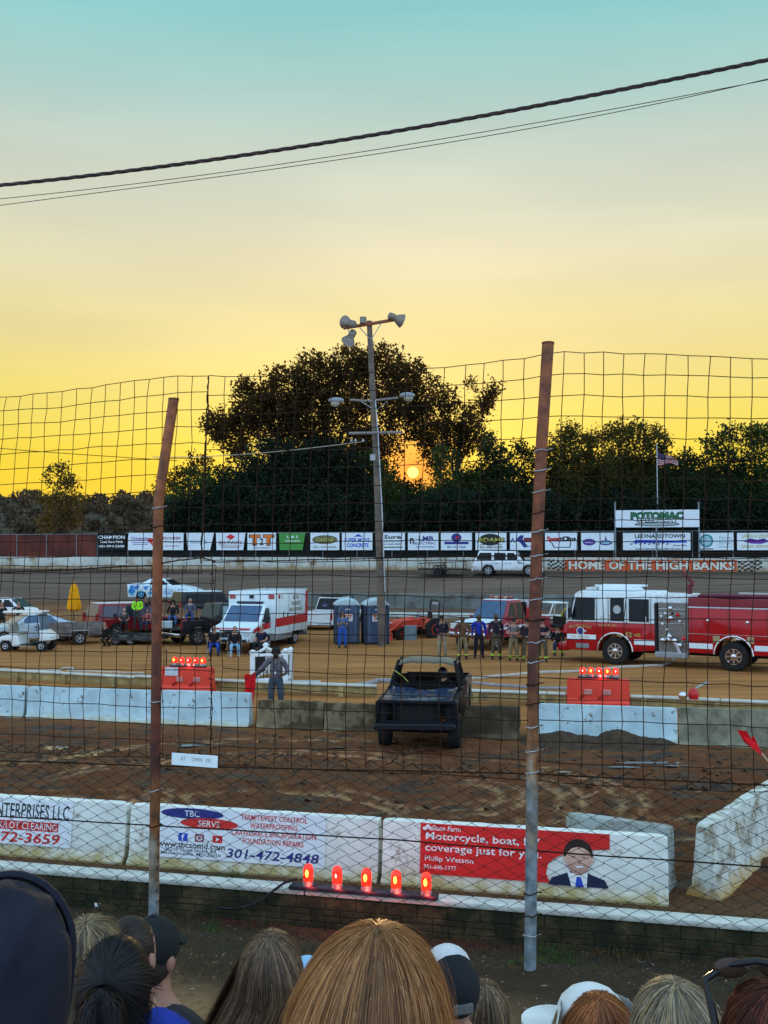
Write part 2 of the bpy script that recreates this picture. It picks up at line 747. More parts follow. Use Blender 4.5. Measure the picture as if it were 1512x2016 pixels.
    rutn = ma('MULTIPLY', a1.outputs['Fac'], mr(noise(2.5), .38, .52))
    col = mixc(ma('MULTIPLY', rutn, .58), col, (.55, .32, .15))
    # streaks along the track and the infield
    stk = noise(.6, 7, .62, (.25, 2.2, 1))
    far = mr(dt.outputs['Value'], 26, 30)
    v = mr(stk, .35, .68, .62, 1.22)
    sc = N_.new('ShaderNodeVectorMath'); sc.operation = 'SCALE'
    L.new(col, sc.inputs[0])
    one = N_.new('ShaderNodeMix'); one.data_type = 'FLOAT'
    L.new(far, one.inputs['Factor']); one.inputs['A'].default_value = 1.0; L.new(v, one.inputs['B'])
    L.new(one.outputs['Result'], sc.inputs['Scale'])
    col = sc.outputs[0]
    # grit everywhere
    g2 = mr(noise(14, 6, .7), .3, .7, .65, 1.3)
    sc2 = N_.new('ShaderNodeVectorMath'); sc2.operation = 'SCALE'
    L.new(col, sc2.inputs[0]); L.new(g2, sc2.inputs['Scale'])
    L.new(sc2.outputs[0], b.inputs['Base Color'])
    rg = ma('SUBTRACT', .95, ma('MULTIPLY', wetm, .60))
    L.new(rg, b.inputs['Roughness'])
    b.inputs['Specular IOR Level'].default_value = .22
    bp = N_.new('ShaderNodeBump'); bp.inputs['Strength'].default_value = .9; bp.inputs['Distance'].default_value = .05
    L.new(ma('ADD', noise(7, 8, .7), ma('MULTIPLY', noise(30, 4, .7), .3)), bp.inputs['Height'])
    L.new(bp.outputs['Normal'], b.inputs['Normal'])
    me.materials.append(m)
    o = bpy.data.objects.new('ground', me)
    COL.objects.link(o)
    return struct(o)


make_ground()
# ---------------------------------------------------------------- people
def skin_mesh(nodes, edges, radii, root, sub=1):
    """one smooth surface grown over a little skeleton (baked to plain mesh data)"""
    me = bpy.data.meshes.new('s')
    keys = list(nodes)
    ix = {k: i for i, k in enumerate(keys)}
    me.from_pydata([tuple(nodes[k]) for k in keys], [(ix[a], ix[b]) for a, b in edges], [])
    o = bpy.data.objects.new('s', me)
    COL.objects.link(o)
    m = o.modifiers.new('s', 'SKIN')
    m.use_smooth_shade = True
    for k in keys:
        r = radii[k]
        me.skin_vertices[0].data[ix[k]].radius = r if isinstance(r, tuple) else (r, r)
        me.skin_vertices[0].data[ix[k]].use_root = (k == root)
    if sub:
        u = o.modifiers.new('u', 'SUBSURF')
        u.levels = sub
        u.render_levels = sub
    dg = bpy.context.evaluated_depsgraph_get()
    e = o.evaluated_get(dg)
    t = e.to_mesh()
    vs = [tuple(v.co) for v in t.vertices]
    fs = [tuple(p.vertices) for p in t.polygons]
    e.to_mesh_clear()
    bpy.data.objects.remove(o)
    bpy.data.meshes.remove(me)
    return vs, fs


def cloth(name, col, **k):
    return mat('cloth_' + name, col, .85, var=.22, vs=9, bump=.4, bs=22, **k)


SKINS = {'light': mat('skin_light', (.50, .26, .18), .6, var=.1, trans=.22), 'tan': mat('skin_tan', (.34, .18, .11), .6, var=.1, trans=.15), 'dark': mat('skin_dark', (.10, .05, .032), .6, var=.1)}
LIME = mat('reflective_lime', (.50, .62, .06), .5, var=.1)
FACE = mat('face_features', (.035, .02, .018), .6)
SHOE = mat('boots', (.022, .02, .019), .7)

V = Vector


def pose(kind='stand', arms='down', legs=None):
    J = dict(pel=V((0, 0, .96)), wai=V((0, 0, 1.10)), che=V((0, .01, 1.30)), nkb=V((0, .02, 1.45)), nk=V((0, .005, 1.53)), hdb=V((0, -.01, 1.60)), hdt=V((0, 0, 1.70)))
    for s, k in ((-1, 'l'), (1, 'r')):
        J['sh' + k] = V((.19 * s, .01, 1.41))
        J['hip' + k] = V((.095 * s, 0, .90))
        J['kn' + k] = V((.13 * s, -.03, .50))
        J['an' + k] = V((.15 * s, .02, .09))
        J['to' + k] = V((.175 * s, -.15, .035))
        if arms == 'down':
            J['el' + k] = V((.27 * s, .03, 1.13)); J['wr' + k] = V((.27 * s, -.06, .90)); J['ha' + k] = V((.265 * s, -.09, .83))
        elif arms == 'crossed':
            J['el' + k] = V((.28 * s, -.02, 1.15)); J['wr' + k] = V((-.03 * s, -.24, 1.15 + .03 * s)); J['ha' + k] = V((-.10 * s, -.22, 1.16 + .03 * s))
        elif arms == 'front':
            J['el' + k] = V((.26 * s, .0, 1.13)); J['wr' + k] = V((.05 * s, -.21, 1.02)); J['ha' + k] = V((-.01 * s, -.23, 1.00))
        elif arms == 'phone':
            J['el' + k] = V((.24 * s, -.06, 1.13)); J['wr' + k] = V((.07 * s, -.26, 1.20)); J['ha' + k] = V((.03 * s, -.28, 1.26))
        elif arms == 'hips':
            J['el' + k] = V((.36 * s, .06, 1.17)); J['wr' + k] = V((.19 * s, -.06, 1.02)); J['ha' + k] = V((.15 * s, -.09, .98))
    if kind == 'sit':
        d = .96 - .50
        for k in J:
            if k[:2] not in ('kn', 'an', 'to'):
                J[k].z -= d
        for s, k in ((-1, 'l'), (1, 'r')):
            J['hip' + k] += V((0, -.03, .02))
            J['kn' + k] = V((.15 * s, -.44, .52)); J['an' + k] = V((.16 * s, -.47, .10)); J['to' + k] = V((.18 * s, -.64, .04))
            if arms == 'down':
                J['el' + k] = V((.27 * s, -.03, .70)); J['wr' + k] = V((.16 * s, -.27, .62)); J['ha' + k] = V((.13 * s, -.34, .62))
    if kind == 'crouch':
        for k in J:
            if k[:2] not in ('kn', 'an', 'to'):
                J[k].z -= .45
                J[k].y += -.35 * (J[k].z - .45)
        for s, k in ((-1, 'l'), (1, 'r')):
            J['kn' + k] = V((.17 * s, -.36, .46)); J['an' + k] = V((.15 * s, -.02, .10)); J['to' + k] = V((.17 * s, -.18, .035))
    return J


RB = dict(pel=.125, wai=.118, che=.135, nkb=.07, nk=.052, hdb=(.078, .088), hdt=.062, sh=.062, el=.042, wr=.030, ha=(.040, .020), hip=.088, kn=.058, an=.040, to=.034)
BODY_E = [('pel', 'wai'), ('wai', 'che'), ('che', 'nkb'), ('nkb', 'nk'), ('nk', 'hdb'), ('hdb', 'hdt')]
for _k in 'lr':
    BODY_E += [('nkb', 'sh' + _k), ('sh' + _k, 'el' + _k), ('el' + _k, 'wr' + _k), ('wr' + _k, 'ha' + _k), ('pel', 'hip' + _k), ('hip' + _k, 'kn' + _k), ('kn' + _k, 'an' + _k), ('an' + _k, 'to' + _k)]


def rad(k, bulk=1.0):
    b = RB[k] if k in RB else RB[k[:-1]]
    f_ = bulk if (k[:3] in ('pel', 'wai', 'che') or k[:2] in ('sh', 'el', 'hi', 'kn')) else 1.0
    return tuple(x * f_ for x in b) if isinstance(b, tuple) else b * f_


_PM = {}


def person(label, loc, rz, J, skin='light', top=None, sleeve='long', trousers=None, hair=(.05, .03, .02), hat=None, hs=1.75, bulk=1.12, band=None, group=None,
           hood=False, parent_extra=None, long_hair=False, helmet=None, beard=False, vest=None, visor=False, logo=None, shoes=None):
    k = hs / 1.75
    t = thing('person', label, 'person', loc, rz, group)
    t.scale = (k, k, k)
    vs, fs = skin_mesh(J, BODY_E, {x: rad(x, bulk) for x in J}, 'pel')
    mb = MB()
    mb.add(vs, fs)
    # nose, ears, fingers grown into the one body mesh
    hd = J['hdb']
    up = (J['hdt'] - J['hdb']).normalized()
    mb.mi = 0
    mb.ell(hd + V((0, .002, .032)), (.079, .096, .116), 14, 10)
    mb.ell(hd + V((0, -.094, .012)), (.014, .022, .024), 6, 5)
    for s in (-1, 1):
        mb.ell(hd + V((.082 * s, .005, .015)), (.012, .022, .032), 6, 5)
    for kk in 'lr':
        w, h_ = J['wr' + kk], J['ha' + kk]
        d = (h_ - w)
        if d.length < 1e-5:
            d = V((0, 0, -1))
        d.normalize()
        side = d.cross(V((0, 1, 0)))
        if side.length < .2:
            side = V((1, 0, 0))
        side.normalize()
        nrm = side.cross(d)
        for i in range(4):
            b_ = h_ + side * (.012 * (i - 1.5)) + d * .01
            l_ = (.060, .070, .066, .052)[i]
            mb.tube([b_, b_ + d * l_ * .5, b_ + d * l_ * .85 - nrm * .018, b_ + d * l_ * .9 - nrm * .04], [.0095, .009, .008, .006], 5)
        th_ = w.lerp(h_, .45) + side * (.03 if kk == 'l' else -.03)
        mb.tube([th_, th_ + side * (.02 if kk == 'l' else -.02) + d * .03, th_ + d * .062 + side * (.018 if kk == 'l' else -.018)], [.011, .010, .007], 5)
    body = mb.build('body', SKINS[skin], t, smooth=70)
    q = MB()
    for s in (-1, 1):
        q.ell(hd + V((.032 * s, -.086, .035)), (.012, .010, .007), 6, 4)
    q.ell(hd + V((0, -.080, -.035)), (.024, .010, .006), 6, 4)
    q.build('face_features', FACE, t)
    if top is not None:
        ks = ['pel', 'wai', 'che', 'nkb', 'shl', 'shr', 'ell', 'elr']
        n = {x: J[x].copy() for x in ks}
        n['pel'] = J['pel'] + (J['pel'] - J['wai']) * (.75 if J['knl'].z < J['hipl'].z - .2 else .1)
        n['nkt'] = J['nkb'].lerp(J['nk'], .55)
        e = [('pel', 'wai'), ('wai', 'che'), ('che', 'nkb'), ('nkb', 'nkt'), ('nkb', 'shl'), ('nkb', 'shr'), ('shl', 'ell'), ('shr', 'elr')]
        if sleeve == 'long':
            for a in 'lr':
                n['wr' + a] = J['el' + a].lerp(J['wr' + a], .93)
                e.append(('el' + a, 'wr' + a))
        else:
            for a in 'lr':
                n['el' + a] = J['sh' + a].lerp(J['el' + a], .75)
        r = {x: (rad(x, bulk) if x != 'nkt' else .058) for x in n}
        r = {x: (max(v_) if isinstance(v_, tuple) else v_) + (.020 if x[:2] in ('pe', 'wa', 'ch') else .014) for x, v_ in r.items()}
        vs, fs = skin_mesh(n, e, r, 'pel')
        MB().add(vs, fs).build('jacket' if sleeve == 'long' else 'shirt', top, t, smooth=70)
        if logo is not None:
            q = MB(); q.ell(J['che'] + V((.06, -.155 * bulk, .0)), (.028, .014, .03), 8, 5); q.build('badge', logo, t)
    if trousers is not None:
        n = {x: J[x].copy() for x in ('pel', 'hipl', 'hipr', 'knl', 'knr', 'anl', 'anr')}
        n['wst'] = J['pel'].lerp(J['wai'], .8)
        e = [('wst', 'pel'), ('pel', 'hipl'), ('pel', 'hipr'), ('hipl', 'knl'), ('hipr', 'knr'), ('knl', 'anl'), ('knr', 'anr')]
        loose = .030 if band else .016
        r = {x: (rad(x, bulk) if x != 'wst' else rad('wai', bulk)) + loose * (1.0 if x[:2] in ('kn', 'an') else .5) for x in n}
        vs, fs = skin_mesh(n, e, r, 'pel')
        MB().add(vs, fs).build('trousers', trousers, t, smooth=70)
        if band:
            for a in 'lr':
                b0 = J['an' + a].lerp(J['kn' + a], .14)
                b1 = J['an' + a].lerp(J['kn' + a], .34)
                q = MB(); q.tube([b0, b1], [.040 + loose + .012, .046 + loose + .012], 10); q.build('reflective_band', LIME, t, smooth=50)
    for a in 'lr':
        q = MB()
        an, to = J['an' + a], J['to' + a]
        d = (to - an)
        q.tube([an + V((0, .05, -.045)), an + V((0, 0, -.03)), an.lerp(to, .55), to], [.03, .052, .048, .03], 8)
        q.tube([an + V((0, 0, -.05)), an + V((0, 0, .09))], [.05, .052], 8)
        q.build('shoe', shoes or SHOE, t, smooth=60)
    hm = None
    if helmet is not None:
        q = MB(); q.ell(hd + V((0, .005, .045)), (.135, .155, .15), 14, 10); q.build('helmet', helmet, t, smooth=60)
        q = MB(); q.ell(hd + V((0, -.085, .035)), (.095, .075, .045), 12, 8); q.build('visor', mat('visor_dark', (.01, .012, .016), .08), t, smooth=60)
    elif hood:
        q = MB(); q.ell(hd + V((0, .035, .045)), (.122, .125, .15), 12, 9); q.ell(hd + V((0, .05, -.08)), (.12, .10, .09), 10, 7); q.build('hood', top, t, smooth=60)
    else:
        hmat = mat('hair_%d_%d_%d' % tuple(int(x * 99) for x in hair), hair, .7, var=.3, vs=25)
        if hair != (0, 0, 0):
            q = MB(); q.ell(hd + V((0, .022, .062)), (.092, .098, .095), 12, 8)
            q.ell(hd + V((0, .045, .0)), (.088, .07, .075), 10, 7)
            if long_hair:
                q.tube([hd + V((0, .06, .05)), hd + V((0, .085, -.08)), hd + V((0, .095, -.26)), hd + V((0, .085, -.36))], [.08, .10, .095, .045], 10)
                for s in (-1, 1):
                    q.tube([hd + V((.075 * s, .0, .06)), hd + V((.10 * s, .0, -.06)), hd + V((.10 * s, -.03, -.24)), hd + V((.085 * s, -.07, -.33))], [.03, .04, .04, .015], 8)
            q.build('hair', hmat, t, smooth=70)
        if beard:
            q = MB(); q.ell(hd + V((0, -.052, -.065)), (.066, .05, .055), 10, 7); q.build('beard', hmat, t, smooth=70)
    if hat is not None:
        q = MB(); q.ell(hd + V((0, .005, .075)), (.100, .110, .092), 14, 8)
        if visor:
            q.add(*_brim(hd + V((0, -.085, .062))))
        q.build('cap', hat, t, smooth=60)
    if vest is not None:
        n = {x: J[x].copy() for x in ('pel', 'wai', 'che', 'nkb')}
        vs, fs = skin_mesh({**n, 'shl': J['nkb'].lerp(J['shl'], .8), 'shr': J['nkb'].lerp(J['shr'], .8)}, [('pel', 'wai'), ('wai', 'che'), ('che', 'nkb'), ('nkb', 'shl'), ('nkb', 'shr')],
                           {'pel': .175, 'wai': .172, 'che': .185, 'nkb': .10, 'shl': .10, 'shr': .10}, 'pel')
        MB().add(vs, fs).build('safety_vest', vest, t, smooth=70)
    return t


def _brim(c):
    vs, fs = [], []
    n = 10
    for lay in (0, -.008):
        for i in range(n + 1):
            a = PI + PI * i / n
            vs.append((c.x + .085 * math.cos(a), c.y + .085 * math.sin(a) * .95, c.z + lay - .012))
    m = n + 1
    fs.append(tuple(range(m)))
    fs.append(tuple(range(2 * m - 1, m - 1, -1)))
    for i in range(m):
        j = (i + 1) % m
        fs.append((i, m + i, m + j, j))
    return vs, fs


def on(px, py, z=0.0):
    g = G(px, py, z)
    return (g.x, g.y, z)


TURN = cloth('turnout', (.085, .07, .04))
TURN2 = cloth('turnout_tan', (.20, .145, .08))
NAVYC = cloth('navy', (.010, .012, .026))
BLACKC = cloth('black', (.012, .012, .014))
DENIM = cloth('denim', (.045, .10, .24))
DENIMD = cloth('denim_dark', (.022, .035, .075))
KHAKI = cloth('khaki', (.27, .21, .14))
GREYC = cloth('grey', (.13, .125, .12))
BRNC = cloth('brown', (.12, .05, .028))
RBLUE = cloth('royal', (.012, .032, .34))
HIV = cloth('hi_vis', (.32, .80, .02))
CAPD = cloth('cap_dark', (.014, .014, .016))
GRP = 'firefighters standing in a row'
A_ = pose
person('person at the left end of the row in black jacket, black cap and khaki trousers', on(870, 1297), .1, A_(arms='front'), 'tan', NAVYC, trousers=KHAKI, hat=CAPD, visor=True, hs=1.82, group=GRP, logo=GREYC)
person('bare headed firefighter in a brown shirt, second in the row from the left', on(911, 1298), 0, A_(arms='hips'), 'dark', BRNC, trousers=TURN2, band=1, hs=1.78, group=GRP, logo=GREYC)
person('person in bright blue hooded jacket and dark trousers, third in the row', on(943, 1296), 0, A_(arms='down'), 'dark', RBLUE, trousers=NAVYC, hood=False, hs=1.85, bulk=1.1, group=GRP)
person('firefighter in dark blue sweatshirt and dark turnout trousers, fourth in the row', on(977, 1298),   .15, A_(arms='down'), 'dark', NAVYC, trousers=TURN, band=1, hs=1.90, bulk=1.05, group=GRP, logo=GREYC)
person('firefighter in grey tee shirt with folded arms, just left of the right fence post', on(1011, 1301), .1, A_(arms='crossed'), 'light', GREYC, 'short', TURN2, hat=CAPD, hs=1.74, group=GRP, band=1)
person('firefighter in open dark jacket over a blue shirt, half beside the right fence post', on(1038, 1302), 0, A_(arms='front'), 'light', NAVYC, 'long', TURN, hat=CAPD, visor=True, hs=1.75, group=GRP, band=1, logo=RBLUE)
person('firefighter in dark tee shirt with folded arms, just right of the right fence post', on(1068, 1303), -.2, A_(arms='crossed'), 'light', NAVYC, 'short', TURN, hat=CAPD, hs=1.76, group=GRP, band=1)
person('firefighter in black sitting on the front bumper of the red fire engine', on(1098, 1290), -.1, A_('sit', arms='down'), 'light', BLACKC, 'long', DENIMD, hat=CAPD, hs=1.78, band=1)
person('woman with long dark hair in blue top and blue trousers in front of the toilets', on(674, 1276), .1, A_(arms='phone'), 'tan', cloth('bluetop', (.06, .13, .30)), 'short', cloth('bluepants', (.02, .09, .42)), hair=(.012, .01, .012), long_hair=True, hs=1.70)
person('seated person in black shirt and blue trousers on a folding chair, left of three', on(421, 1290), .2, A_('sit'), 'tan', BLACKC, 'short', cloth('bluepants2', (.02, .07, .36)), hs=1.75, hair=(.03, .02, .02), group='people seated in folding chairs')
person('seated person in pale jeans and black jacket with lime trim, middle of three', on(462, 1292), .15, A_('sit'), 'light', BLACKC, 'long', cloth('palejeans', (.20, .40, .55)), hs=1.75, hair=(.06, .04, .03), group='people seated in folding chairs', shoes=cloth('pale_shoes', (.42, .38, .32)))
person('seated person in navy shirt leaning forward, right of three by the ambulance grille', on(515, 1290), -.35, A_('sit'), 'light', cloth('navy2', (.012, .014, .05)), 'short', BLACKC, hs=1.75, bulk=1.12, hair=(.1, .07, .05), group='people seated in folding chairs')
# left group by the trailer and pickup
person('person in a hi vis yellow green sweatshirt and grey jeans standing on the dark trailer', (*on(270, 1256)[:2], .45), .1, A_(arms='front'), 'tan', HIV, 'long', cloth('slate', (.05, .055, .07)), hat=CAPD, hs=1.76)
person('person in black hoodie standing behind the hi vis person', (on(284, 1254)[0], on(284, 1254)[1] + .3, .45), .4, A_(), 'tan', BLACKC, 'long', DENIMD, hs=1.68, hair=(.02, .015, .012))
person('person in pink red top sitting on the dark trailer edge', (*on(291, 1256)[:2], .40), -.3, A_('sit'), 'light', cloth('pinkred', (.42, .10, .11)), 'short', DENIMD, hs=1.5, hair=(.03, .02, .015))
person('person in grey top with black straps sitting on the left end of the trailer', (*on(244, 1258)[:2], .40), .2, A_('sit'), 'light', cloth('greyblk', (.06, .06, .065)), 'short', BLACKC, hs=1.6, hair=(.35, .30, .24))
person('small person in black crouching on the ground at the left of the trailer', on(212, 1273), -.5, A_('crouch'), 'light', BLACKC, 'long', BLACKC, hs=1.55, hair=(.28, .10, .06))
person('person in black hoodie and blue jeans sitting on the side of the black pickup bed', (*on(340, 1268)[:2], .85), .15, A_('sit'), 'tan', BLACKC, 'long', DENIM, hs=1.75, hood=True)
person('person in grey blue camouflage hoodie sitting up in the black pickup bed', (on(374, 1266)[0], on(374, 1266)[1], .95), .1, A_('sit'), 'light', cloth('camo', (.12, .13, .18), col2=(.04, .05, .09), c2at=.5, c2s=9), 'long', cloth('denim2', (.035, .07, .18)), hs=1.7, hair=(.2, .16, .12))
person('person in black tee shirt and white shorts beside the white wrecked car', (*on(36, 1245)[:2], 0), .3, A_(arms='hips'), 'light', BLACKC, 'short', cloth('whites', (.5, .5, .55)), hs=1.72, hair=(.02, .015, .012))
person('person in black at the left picture edge beside the white wrecked car', (*on(3, 1250)[:2], 0), .2, A_(), 'light', BLACKC, 'short', BLACKC, hs=1.78, hair=(.02, .015, .012))

# the flagman
J = A_(arms='down')
J['ell'] = V((-.36, -.04, 1.22)); J['wrl'] = V((-.56, -.10, 1.06)); J['hal'] = V((-.63, -.11, 1.03))
J['elr'] = V((.31, .0, 1.15)); J['wrr'] = V((.22, -.17, 1.06)); J['har'] = V((.18, -.22, 1.06))
fl_loc = on(543, 1408)
person('flagman with headset, dark cap and grey sweatshirt standing behind the muddy barrier', fl_loc, 0, J, 'dark', cloth('flag_grey', (.115, .10, .115)), 'long', cloth('flag_jeans', (.05, .075, .095)), hair=(.012, .01, .01), hat=CAPD, hs=1.86, bulk=1.22, beard=True)
fm = [o for o in COL.objects if o.name.startswith('person')][-1]
q = MB()
q.tube([fm['label'] and V((-.105, 0, 1.62)), V((-.105, 0, 1.74)), V((0, .0, 1.80)), V((.105, 0, 1.74)), V((.105, 0, 1.62))], .012, 6)
for s in (-1, 1):
    q.ell((.10 * s, 0, 1.625), (.028, .05, .055), 10, 8)
q.build('headset', BLACKC, fm, smooth=60)
q = MB(); q.tube([V((-.07, -.1, 1.47)), V((-.04, -.185, 1.30)), V((0, -.19, 1.16)), V((.04, -.185, 1.30)), V((.07, -.1, 1.47))], .006, 5); q.build('lanyard', BLACKC, fm)
q = MB(); q.box((0, -.205, 1.12), (.05, .012, .07), b=.005); q.build('badge', cloth('badge_white', (.6, .6, .6)), fm)
REDF = mat('red_flag_cloth', (.75, .012, .018), .8, var=.12, vs=6, trans=.35)
t = thing('signal_flag', 'red signal flag on a stick hanging from the flagman\'s hand', 'flag', (fl_loc[0] - .63 * 1.06, fl_loc[1] - .12, 1.10), 0)
q = MB(); q.tube([(.09, 0, .05), (-.16, -.02, -.10)], .010, 6); q.build('flag_stick', BLACKC, t)
vs, fs = [], []
for lay in (0, .006):
    for i in range(9):
        for j in range(13):
            u, v = i / 8, j / 12
            vs.append((-.20 + .30 * u + .03 * math.sin(v * 5), .03 * math.sin(u * 9 + v * 3) * (.3 + v) + lay - .02, .10 - .10 * (1 - u) * (1 - v) - v * .86 + .03 * math.sin(u * 7)))
for lay in (0, 1):
    for i in range(8):
        for j in range(12):
            a = lay * 117 + i * 13 + j
            fs.append((a, a + 1, a + 14, a + 13))
MB().add(vs, fs).build('flag_cloth', REDF, t, smooth=60)

# the flag poking in at the right edge in front of the fence
p0 = P(1530, 1512, 7.6)
t = thing('red_pennant', 'red pennant on a stick poking in at the right picture edge', 'flag', p0, 0)


def rel(px, py, dy=0.0):
    return P(px, py, 7.6 + dy) - p0


vs = [rel(*a) for a in ((1451, 1437, .02), (1470, 1440, -.01), (1479, 1455, .03), (1484, 1449, .0), (1490, 1462, .02), (1502, 1489, .0), (1485, 1476, -.02), (1466, 1462, .03))]
MB().slab(vs, (0, 1, .1), .004).build('flag_cloth', REDF, t)
q = MB(); q.tube([rel(1500, 1483, .004), rel(1560, 1560, .01)], .006, 6); q.build('flag_stick', mat('pale_wood', (.5, .4, .26), .7), t)
# ---------------------------------------------------------------- materials in common
WHITE = mat('white_paint', (.68, .76, .78), .55, var=.06, col2=(.45, .42, .36), c2at=.66, c2w=.05, c2s=2.2, bump=.1)
BARR = mat('barrier_paint', (.76, .77, .70), .7, var=.10, vs=3, col2=(.30, .25, .18), c2at=.63, c2w=.05, c2s=3.5, bump=.35, bs=25, low=(.36, .29, .12), lowz=.34)
BARR2 = mat('barrier_paint_scuffed', (.46, .60, .63), .7, var=.2, vs=2, col2=(.17, .14, .10), c2at=.635, c2w=.03, c2s=5, bump=.35, bs=25, low=(.42, .40, .28), lowz=.25)
BROWN = mat('barrier_muddy', (.20, .155, .085), .9, var=.3, vs=2.5, col2=(.07, .047, .024), c2at=.5, c2w=.05, c2s=1.6, bump=.5, bs=14)
GREYB = mat('barrier_concrete', (.24, .225, .16), .9, var=.3, vs=3, col2=(.12, .11, .07), c2at=.55, c2w=.1, c2s=2.5, bump=.4, bs=18)
DARKB = mat('barrier_wet_mud', (.062, .047, .028), .9, var=.35, vs=2.5, col2=(.13, .10, .06), c2at=.60, c2w=.08, c2s=2, bump=.5, bs=14)
RUST = mat('rusted_pipe', (.105, .026, .014), .7, metal=.2, var=.35, vs=9, col2=(.22, .085, .03), c2at=.56, c2w=.08, c2s=6, bump=.3, bs=60)
WIRE = mat('rusty_wire', (.028, .013, .007), .8, var=.3, spec=.1)
CHAIN = mat('chain_wire', (.010, .009, .008), .7, var=.3, spec=.15)
GALV = mat('galvanised', (.36, .37, .38), .45, metal=.7, var=.2)
BLACK = mat('black_rubber', (.018, .018, .019), .8, var=.2)
MUDM = mat('clod_mud', (.085, .048, .026), .95, var=.35, vs=4, bump=.8, bs=12)
REDL = mat('ink_red', (.62, .03, .025), .5, var=.05)
NAVY = mat('ink_navy', (.03, .035, .20), .5, var=.05)
BLUEL = mat('ink_blue', (.02, .07, .50), .5, var=.05)
INK = mat('ink_black', (.02, .02, .022), .5, var=.05)
WINK = mat('ink_white', (.80, .82, .82), .5, var=.03)
PANEL = mat('banner_vinyl', (.76, .79, .82), .4, var=.04)
REDV = mat('red_vinyl', (.66, .022, .02), .4, var=.06)


def run_point(n, s):                       # a point on the line at distance n, s metres along it
    c = math.cos(AL)
    base = Vector((0, n, 0))
    return base + Vector((math.cos(AL), math.sin(AL), 0)) * s


def run_s(px, n, z=0.0, py=None):          # how far along line n a picture column falls (at the height row py)
    d = ray(px, 1500 if py is None else py)
    t = n / (d.y + SL * d.x)
    return (d.x * t) / math.cos(AL)


JP = [(-.25, 0), (.25, 0), (.25, .04), (.165, .13), (.085, .81), (-.085, .81), (-.165, .13), (-.25, .04)]   # (across, up)


def jersey_mesh(mb, L, hgt_=.81, rough=.0, seed=0, wid=1.0, jag=0.0):
    """concrete barrier along x, L long, chipped along the edges"""
    rr = random.Random(seed)
    nx = max(8, int(L / .12))
    prof = []
    for (a, z), (a2, z2) in zip(JP, JP[1:] + JP[:1]):
        k = max(1, int(math.hypot(a2 - a, z2 - z) / .11))
        for i in range(k):
            prof.append((a + (a2 - a) * i / k, z + (z2 - z) * i / k))
    vs, fs = [], []
    m = len(prof)
    for i in range(nx + 1):
        x = -L / 2 + L * i / nx
        e = min(i, nx - i)
        for a, z in prof:
            k = hgt_ / .81
            zz = z * k
            aa = a * wid
            if e == 0:
                aa *= .93
                zz = zz * .985
            if jag and z > .6:
                zz -= jag * (.5 + .5 * math.sin(x * 2.1 + seed) * math.sin(x * 5.3 + 1 + seed)) * (z - .5)
            aa += rr.uniform(-1, 1) * rough
            zz += rr.uniform(-1, 1) * rough * (1 if z > .05 else 0)
            vs.append((x + (rr.uniform(-1, 1) * rough if e == 0 else 0), aa, zz))
    for i in range(nx):
        for k in range(m):
            k2 = (k + 1) % m
            fs.append((i * m + k, (i + 1) * m + k, (i + 1) * m + k2, i * m + k2))
    fs.append(tuple(range(m)))
    fs.append(tuple(nx * m + k for k in range(m - 1, -1, -1)))
    mb.add(vs, fs)
    return mb


BN = 14.35                                  # centre line of the near barrier row


def near_barrier(px0, px1, label, z=-.03, seed=1, m=BARR, n=BN):
    s0, s1 = run_s(px0, n - .2, py=1650), run_s(px1, n - .2, py=1650)
    p = run_point(n, (s0 + s1) / 2)
    t = thing('concrete_barrier', label, 'barrier', (p.x, p.y, z), AL, 'white concrete barriers along the near edge of the track')
    jersey_mesh(MB(), s1 - s0 - .03, .84, .004, seed).build('barrier_block', m, t, smooth=35)
    return t, s0, s1


def face(px, n=BN):                         # the sloping face of the near row: x along the banner
    return run_s(px, n - .14, py=1640)


def banner_frame(sc, n=BN):
    """an Empty-local matrix for a banner on the face: origin mid-face"""
    p = run_point(n, sc)
    return (p.x, p.y, 0)


TILT = math.atan(.08 / .68)


def banner_matrix():
    # local frame x along, z up the sloped face; the plane sits a few mm proud of the concrete
    return T((0, -.131, .47)) @ Rx(-TILT)


# ---- first barrier, with the contractor's banner running out of the picture
near_barrier(-235, 250, 'white barrier bearing the contractor banner in tall black capitals, ending by the left post', seed=3)
s0 = face(-14)
s1 = face(143)
sc = (s0 + s1) / 2
t = thing('banner', 'white banner with black ENTERPRISES LLC and red telephone number, cut by the left edge', 'banner', banner_frame(sc), AL,
          'banners on the near barriers')
W_ = s1 - s0
q = MB(); q.box((-.5, -.004, 0), (W_ + 1.04, .006, .66), M=banner_matrix()); q.build('banner_sheet', PANEL, t)
q = MB()
text(q, 'ENTERPRISES LLC', banner_matrix() @ T((-.02, -.010, .16)), W_ * .98, .21, .004); q.build('lettering', INK, t)
q = MB()
flat_rect(q, banner_matrix() @ T((-.20, -.009, -.055)), W_ * 1.0, .13); q.build('red_bar', REDL, t)
q = MB(); text(q, 'WORK/LOT CLEARING', banner_matrix() @ T((-.20, -.012, -.055)), W_ * .97, .10, .004); q.build('lettering', PANEL, t)
q = MB(); text(q, '672-3659', banner_matrix() @ T((-.06, -.010, -.225)), W_ * .85, .15, .02, slant=.15); q.build('lettering', REDL, t)

# ---- second barrier, the foundation firm
near_barrier(255, 750, 'white barrier carrying the blue and red oval service banner, right of the left fence post', seed=4)
s0, s1 = face(309), face(645)
sc = (s0 + s1) / 2
W_ = s1 - s0
t = thing('banner', 'white banner with a blue oval, a red oval and red service lines between the posts', 'banner', banner_frame(sc), AL,
          'banners on the near barriers')
BMX = banner_matrix()
k = W_ / 336.0


def bx(px, zz, y=-.010):
    return BMX @ T(((px - 477) * k, y, zz))


